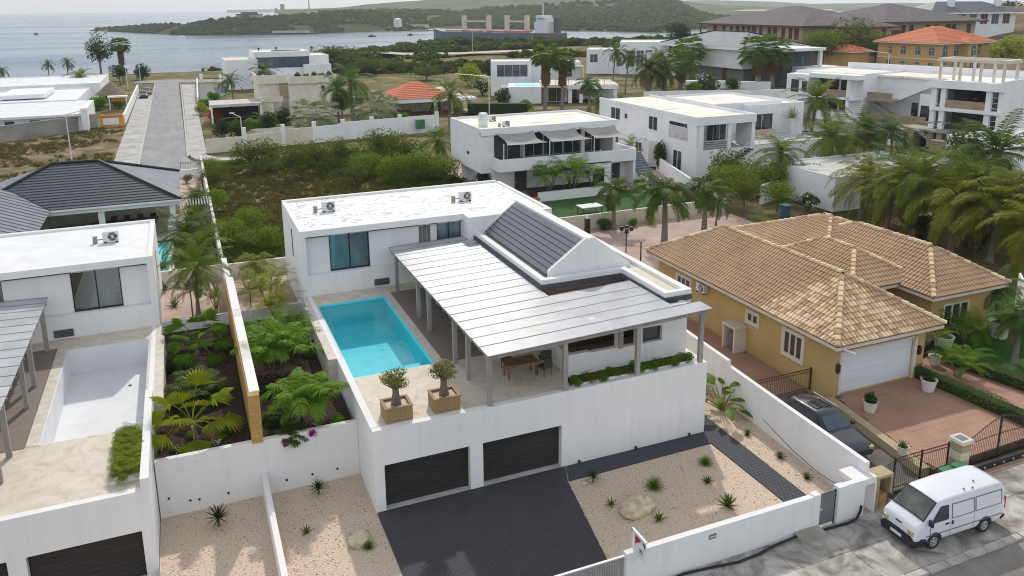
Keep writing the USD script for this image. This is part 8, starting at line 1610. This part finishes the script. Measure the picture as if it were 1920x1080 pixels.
# the overgrown lot: named bushes at the back, uncounted weeds and grass elsewhere
LOT = [(470, 325, SCRUBT, 1.25, 'leafy bush at the left rear corner of the overgrown lot'), (510, 322, SCRUBT, 1.3, 'bush with yellow tips second from the left at the back of the lot'), (550, 335, SCRUBT, 1.35, 'wide olive bush at the back of the lot below the panelled wall'), (595, 325, SCRUBT, 1.3, 'olive bush left of the gap before the weathered wall'), (640, 315, SCRUBT, 1.2, 'bush in front of the gap in the panelled wall'), (690, 335, SCRUBG, 1.25, 'bright bush in the middle rear of the lot'), (720, 310, SCRUBT, 1.5, 'tall olive bush below the green cabinet'), (760, 320, SCRUBT, 1.45, 'tall olive bush left of the palm beside the sail villa'), (745, 345, SCRUBG, 1.35, 'bright green bush in front of the tall olive bushes'), (795, 340, SCRUBG, 1.45, 'bright green bush nearest the left wall of the sail villa'), (835, 345, SCRUBG, 1.2, 'bright low bush beside the round dark shrub'), (665, 350, SCRUBT, .9, 'low bush behind the near white roof, left part'), (395, 330, SCRUBG, .9, 'small bush beside the white lot wall at the street corner'), (400, 400, SCRUBG, 1.0, 'bright bush against the lot wall opposite the pergola'), (430, 470, SCRUBG, 1.1, 'large green bush in the near left corner of the lot'), (470, 440, SCRUBG, 1.0, 'green bush in the left part of the lot'), (500, 475, SCRUBG, .95, 'green bush near the corner of the white house'), (405, 360, SCRUBT, .9, 'olive bush along the lot wall near the street')]
for px, xy in zip(LOT, ((1.58, 75.84), (4.19, 75.72), (6.12, 70.15), (9.37, 72.18), (12.83, 74.34), (14.53, 66.21), (18.37, 73.71), (20.01, 69.03), (17.04, 61.71), (20.35, 61.8), (22.23, 59.28), (12.1, 62.42), (-3.2, 76.27), (-3.82, 56.09), (-3.17, 41.67), (-1, 46.16), (-0.27, 39.51), (-3.05, 66.41))):
    plant(px[2], 'scrub_bush', px[4], S_, xy, -.1, px[3])
def tuft(n, L, w, sp):
    m = MB(); V, F, k = [], [], 0
    for i in range(n):
        a = R.uniform(0, 6.28); e = R.uniform(.5, 1.5); o = np.array([R.gauss(0, sp), R.gauss(0, sp), 0]); d = np.array([math.cos(a) * math.cos(e), math.sin(a) * math.cos(e), math.sin(e)]); s = np.array([-math.sin(a), math.cos(a), 0]) * w; l = L * R.uniform(.6, 1.2)
        V += [o - s, o + s, o + d * l * .6 + s * .7, o + d * l - (0, 0, .15 * l)]; F += [(k, k + 1, k + 2), (k, k + 2, k + 3)]; k += 4
    return m.add(V, F)
def weed(n, r_, size):
    m = MB(); pt, nr = clump_points(n, r_, r_, r_ * .7, r_ * .6, nb=6); leaves(m, pt, nr + [0, 0, .5], size); return m
pcs = [tuft(26, .5, .02, .12), tuft(22, .35, .02, .15), weed(90, .42, .12), weed(120, .6, .13), weed(70, .35, .11)]; mts = [DRYGRASS, DRYGRASS, WEED, SHRUBLEAF, WEED]
NV = lambda x, y, s=9: meshkit.fbm(np.stack([x / s, y / s, x * 0 + 3.1], -1), 3)
LP = Polygon([(-3.7, 27.5), (24.2, 25.8), (24.2, 66), (20, 86), (-3.7, 83)])
x, y = rng.uniform(-3.7, 24.2, 12000), 27 + 60 * rng.random(12000) ** 1.5; k_ = shapely.contains_xy(LP, x, y); x, y = x[k_][:9000], y[k_][:9000]
g = NV(x, y) + .18 * (1 - np.minimum(1, (y - 27) / 22)) - .10 * (np.abs(y - 52) < 12); wet = g > .50
wh = np.where(wet, rng.choice([2, 3, 4, 2], len(x)), rng.choice([0, 1, 0, 4], len(x)))
scatter('scrub_vegetation', pcs, mts, np.c_[x, y, x * 0 - .02], which=wh, scales=rng.uniform(.6, 1.5, len(x)) * np.where(wet, 1.2, 1), label='low weeds and dry grass covering the overgrown lot', cat='weeds')
x, y = rng.uniform(-60, -15.5, 4200), rng.uniform(78, 128, 4200); k_ = (y < 84 + 44 * np.minimum(1, (x + 60) / 40)) & (NV(x, y, 7) > .42); x, y = x[k_], y[k_]
scatter('dry_grass', pcs, mts, np.c_[x, y, x * 0 - .02], which=rng.choice([0, 1, 1, 4], len(x)), scales=rng.uniform(.7, 1.6, len(x)), label='sparse dry grass on the empty lot at the left', cat='grass')
# coastal scrub, headland and hills
def blob(n, r_, size):
    m = MB(); pt, nr = clump_points(n, r_, r_, r_ * .72, r_ * .5, nb=7, base=-.2); leaves(m, pt, nr + [0, 0, .5], size, asp=.7); return m
bl = [blob(130, 1.6, .75), blob(150, 1.9, .8), blob(110, 1.4, .7)]; bm = [SHRUBLEAF, LEAF('coast_leaf', (.04, .05, .014), (.075, .085, .022), (.13, .125, .04), tr=.15), DARKLEAF]
x, y = rng.uniform(-20, 330, 26000), rng.uniform(205, 520, 26000); P_s = shapely.points(x, y); near = shapely.distance(P_s, LAND.exterior)
d_, az_ = np.hypot(x + 6, y + 29), np.degrees(np.arctan2(x + 6, y + 29))
k_ = shapely.contains(LAND, P_s) & (az_ < 38) & (d_ > 255) & ((NV(x, y, 28) > .52) | (near < 26)) & ~((x < 40) & (y < 262)); x, y, near = x[k_][:2600], y[k_][:2600], near[k_][:2600]
zz = gz[np.clip(np.searchsorted(xs, x) - 1, 0, n0 - 1), np.clip(np.searchsorted(ys, y) - 1, 0, n1 - 1)]
scatter('coastal_scrub', bl, bm, np.c_[x, y, zz - .3], scales=rng.uniform(.7, 1.9, len(x)) * np.where(near < 26, 1.3, 1), label='dark green scrub along the near shore of the channel', cat='scrub')
def on_grid(Gd, n, lo, hi, i0=0):
    a = Gd.shape[0]; N_ = n * 3; i, j, u, v = rng.integers(i0, a - 1, N_), rng.integers(lo, hi, N_), rng.random((N_, 1)), rng.random((N_, 1))
    q = Gd[i, j] * (1 - u) * (1 - v) + Gd[i + 1, j] * u * (1 - v) + Gd[i, j + 1] * (1 - u) * v + Gd[i + 1, j + 1] * u * v
    return (q[(NV(q[:, 0], q[:, 1], 70) > .36) & (q[:, 2] > -8.5)] - (0, 0, .6))[:n]
pos = on_grid(HEADG, 3000, 1, 28, 4); scatter('headland_scrub', bl, [SHRUBLEAF, bm[1], bm[1]], pos, scales=rng.uniform(1.0, 2.4, len(pos)), label='low trees and scrub covering the headland across the water', cat='scrub')
pos = on_grid(HILLG, 5200, 2, 33); scatter('hill_woods', bl, [SHRUBLEAF, bm[1], bm[1]], pos, scales=rng.uniform(1.8, 4.2, len(pos)), label='trees covering the green hills behind the ship', cat='woods')

# ---------------------------------------------------------------- the hazy air
hz = usdkit.material(stage, '/World/Looks/haze', {'v': ('principled_volume', {'color': (0.90, 0.94, 1.0), 'density': 0.00012, 'anisotropy': 0.2})}, volume='v.volume')
m = MB(); m.box(-9800, 9800, -9800, 9800, -60, 190); v_, f_ = m.arrays(); usdkit.mesh(stage, '/World/haze', (v_, f_), hz); tag(stage.GetPrimAtPath('/World/haze'), kind='stuff')
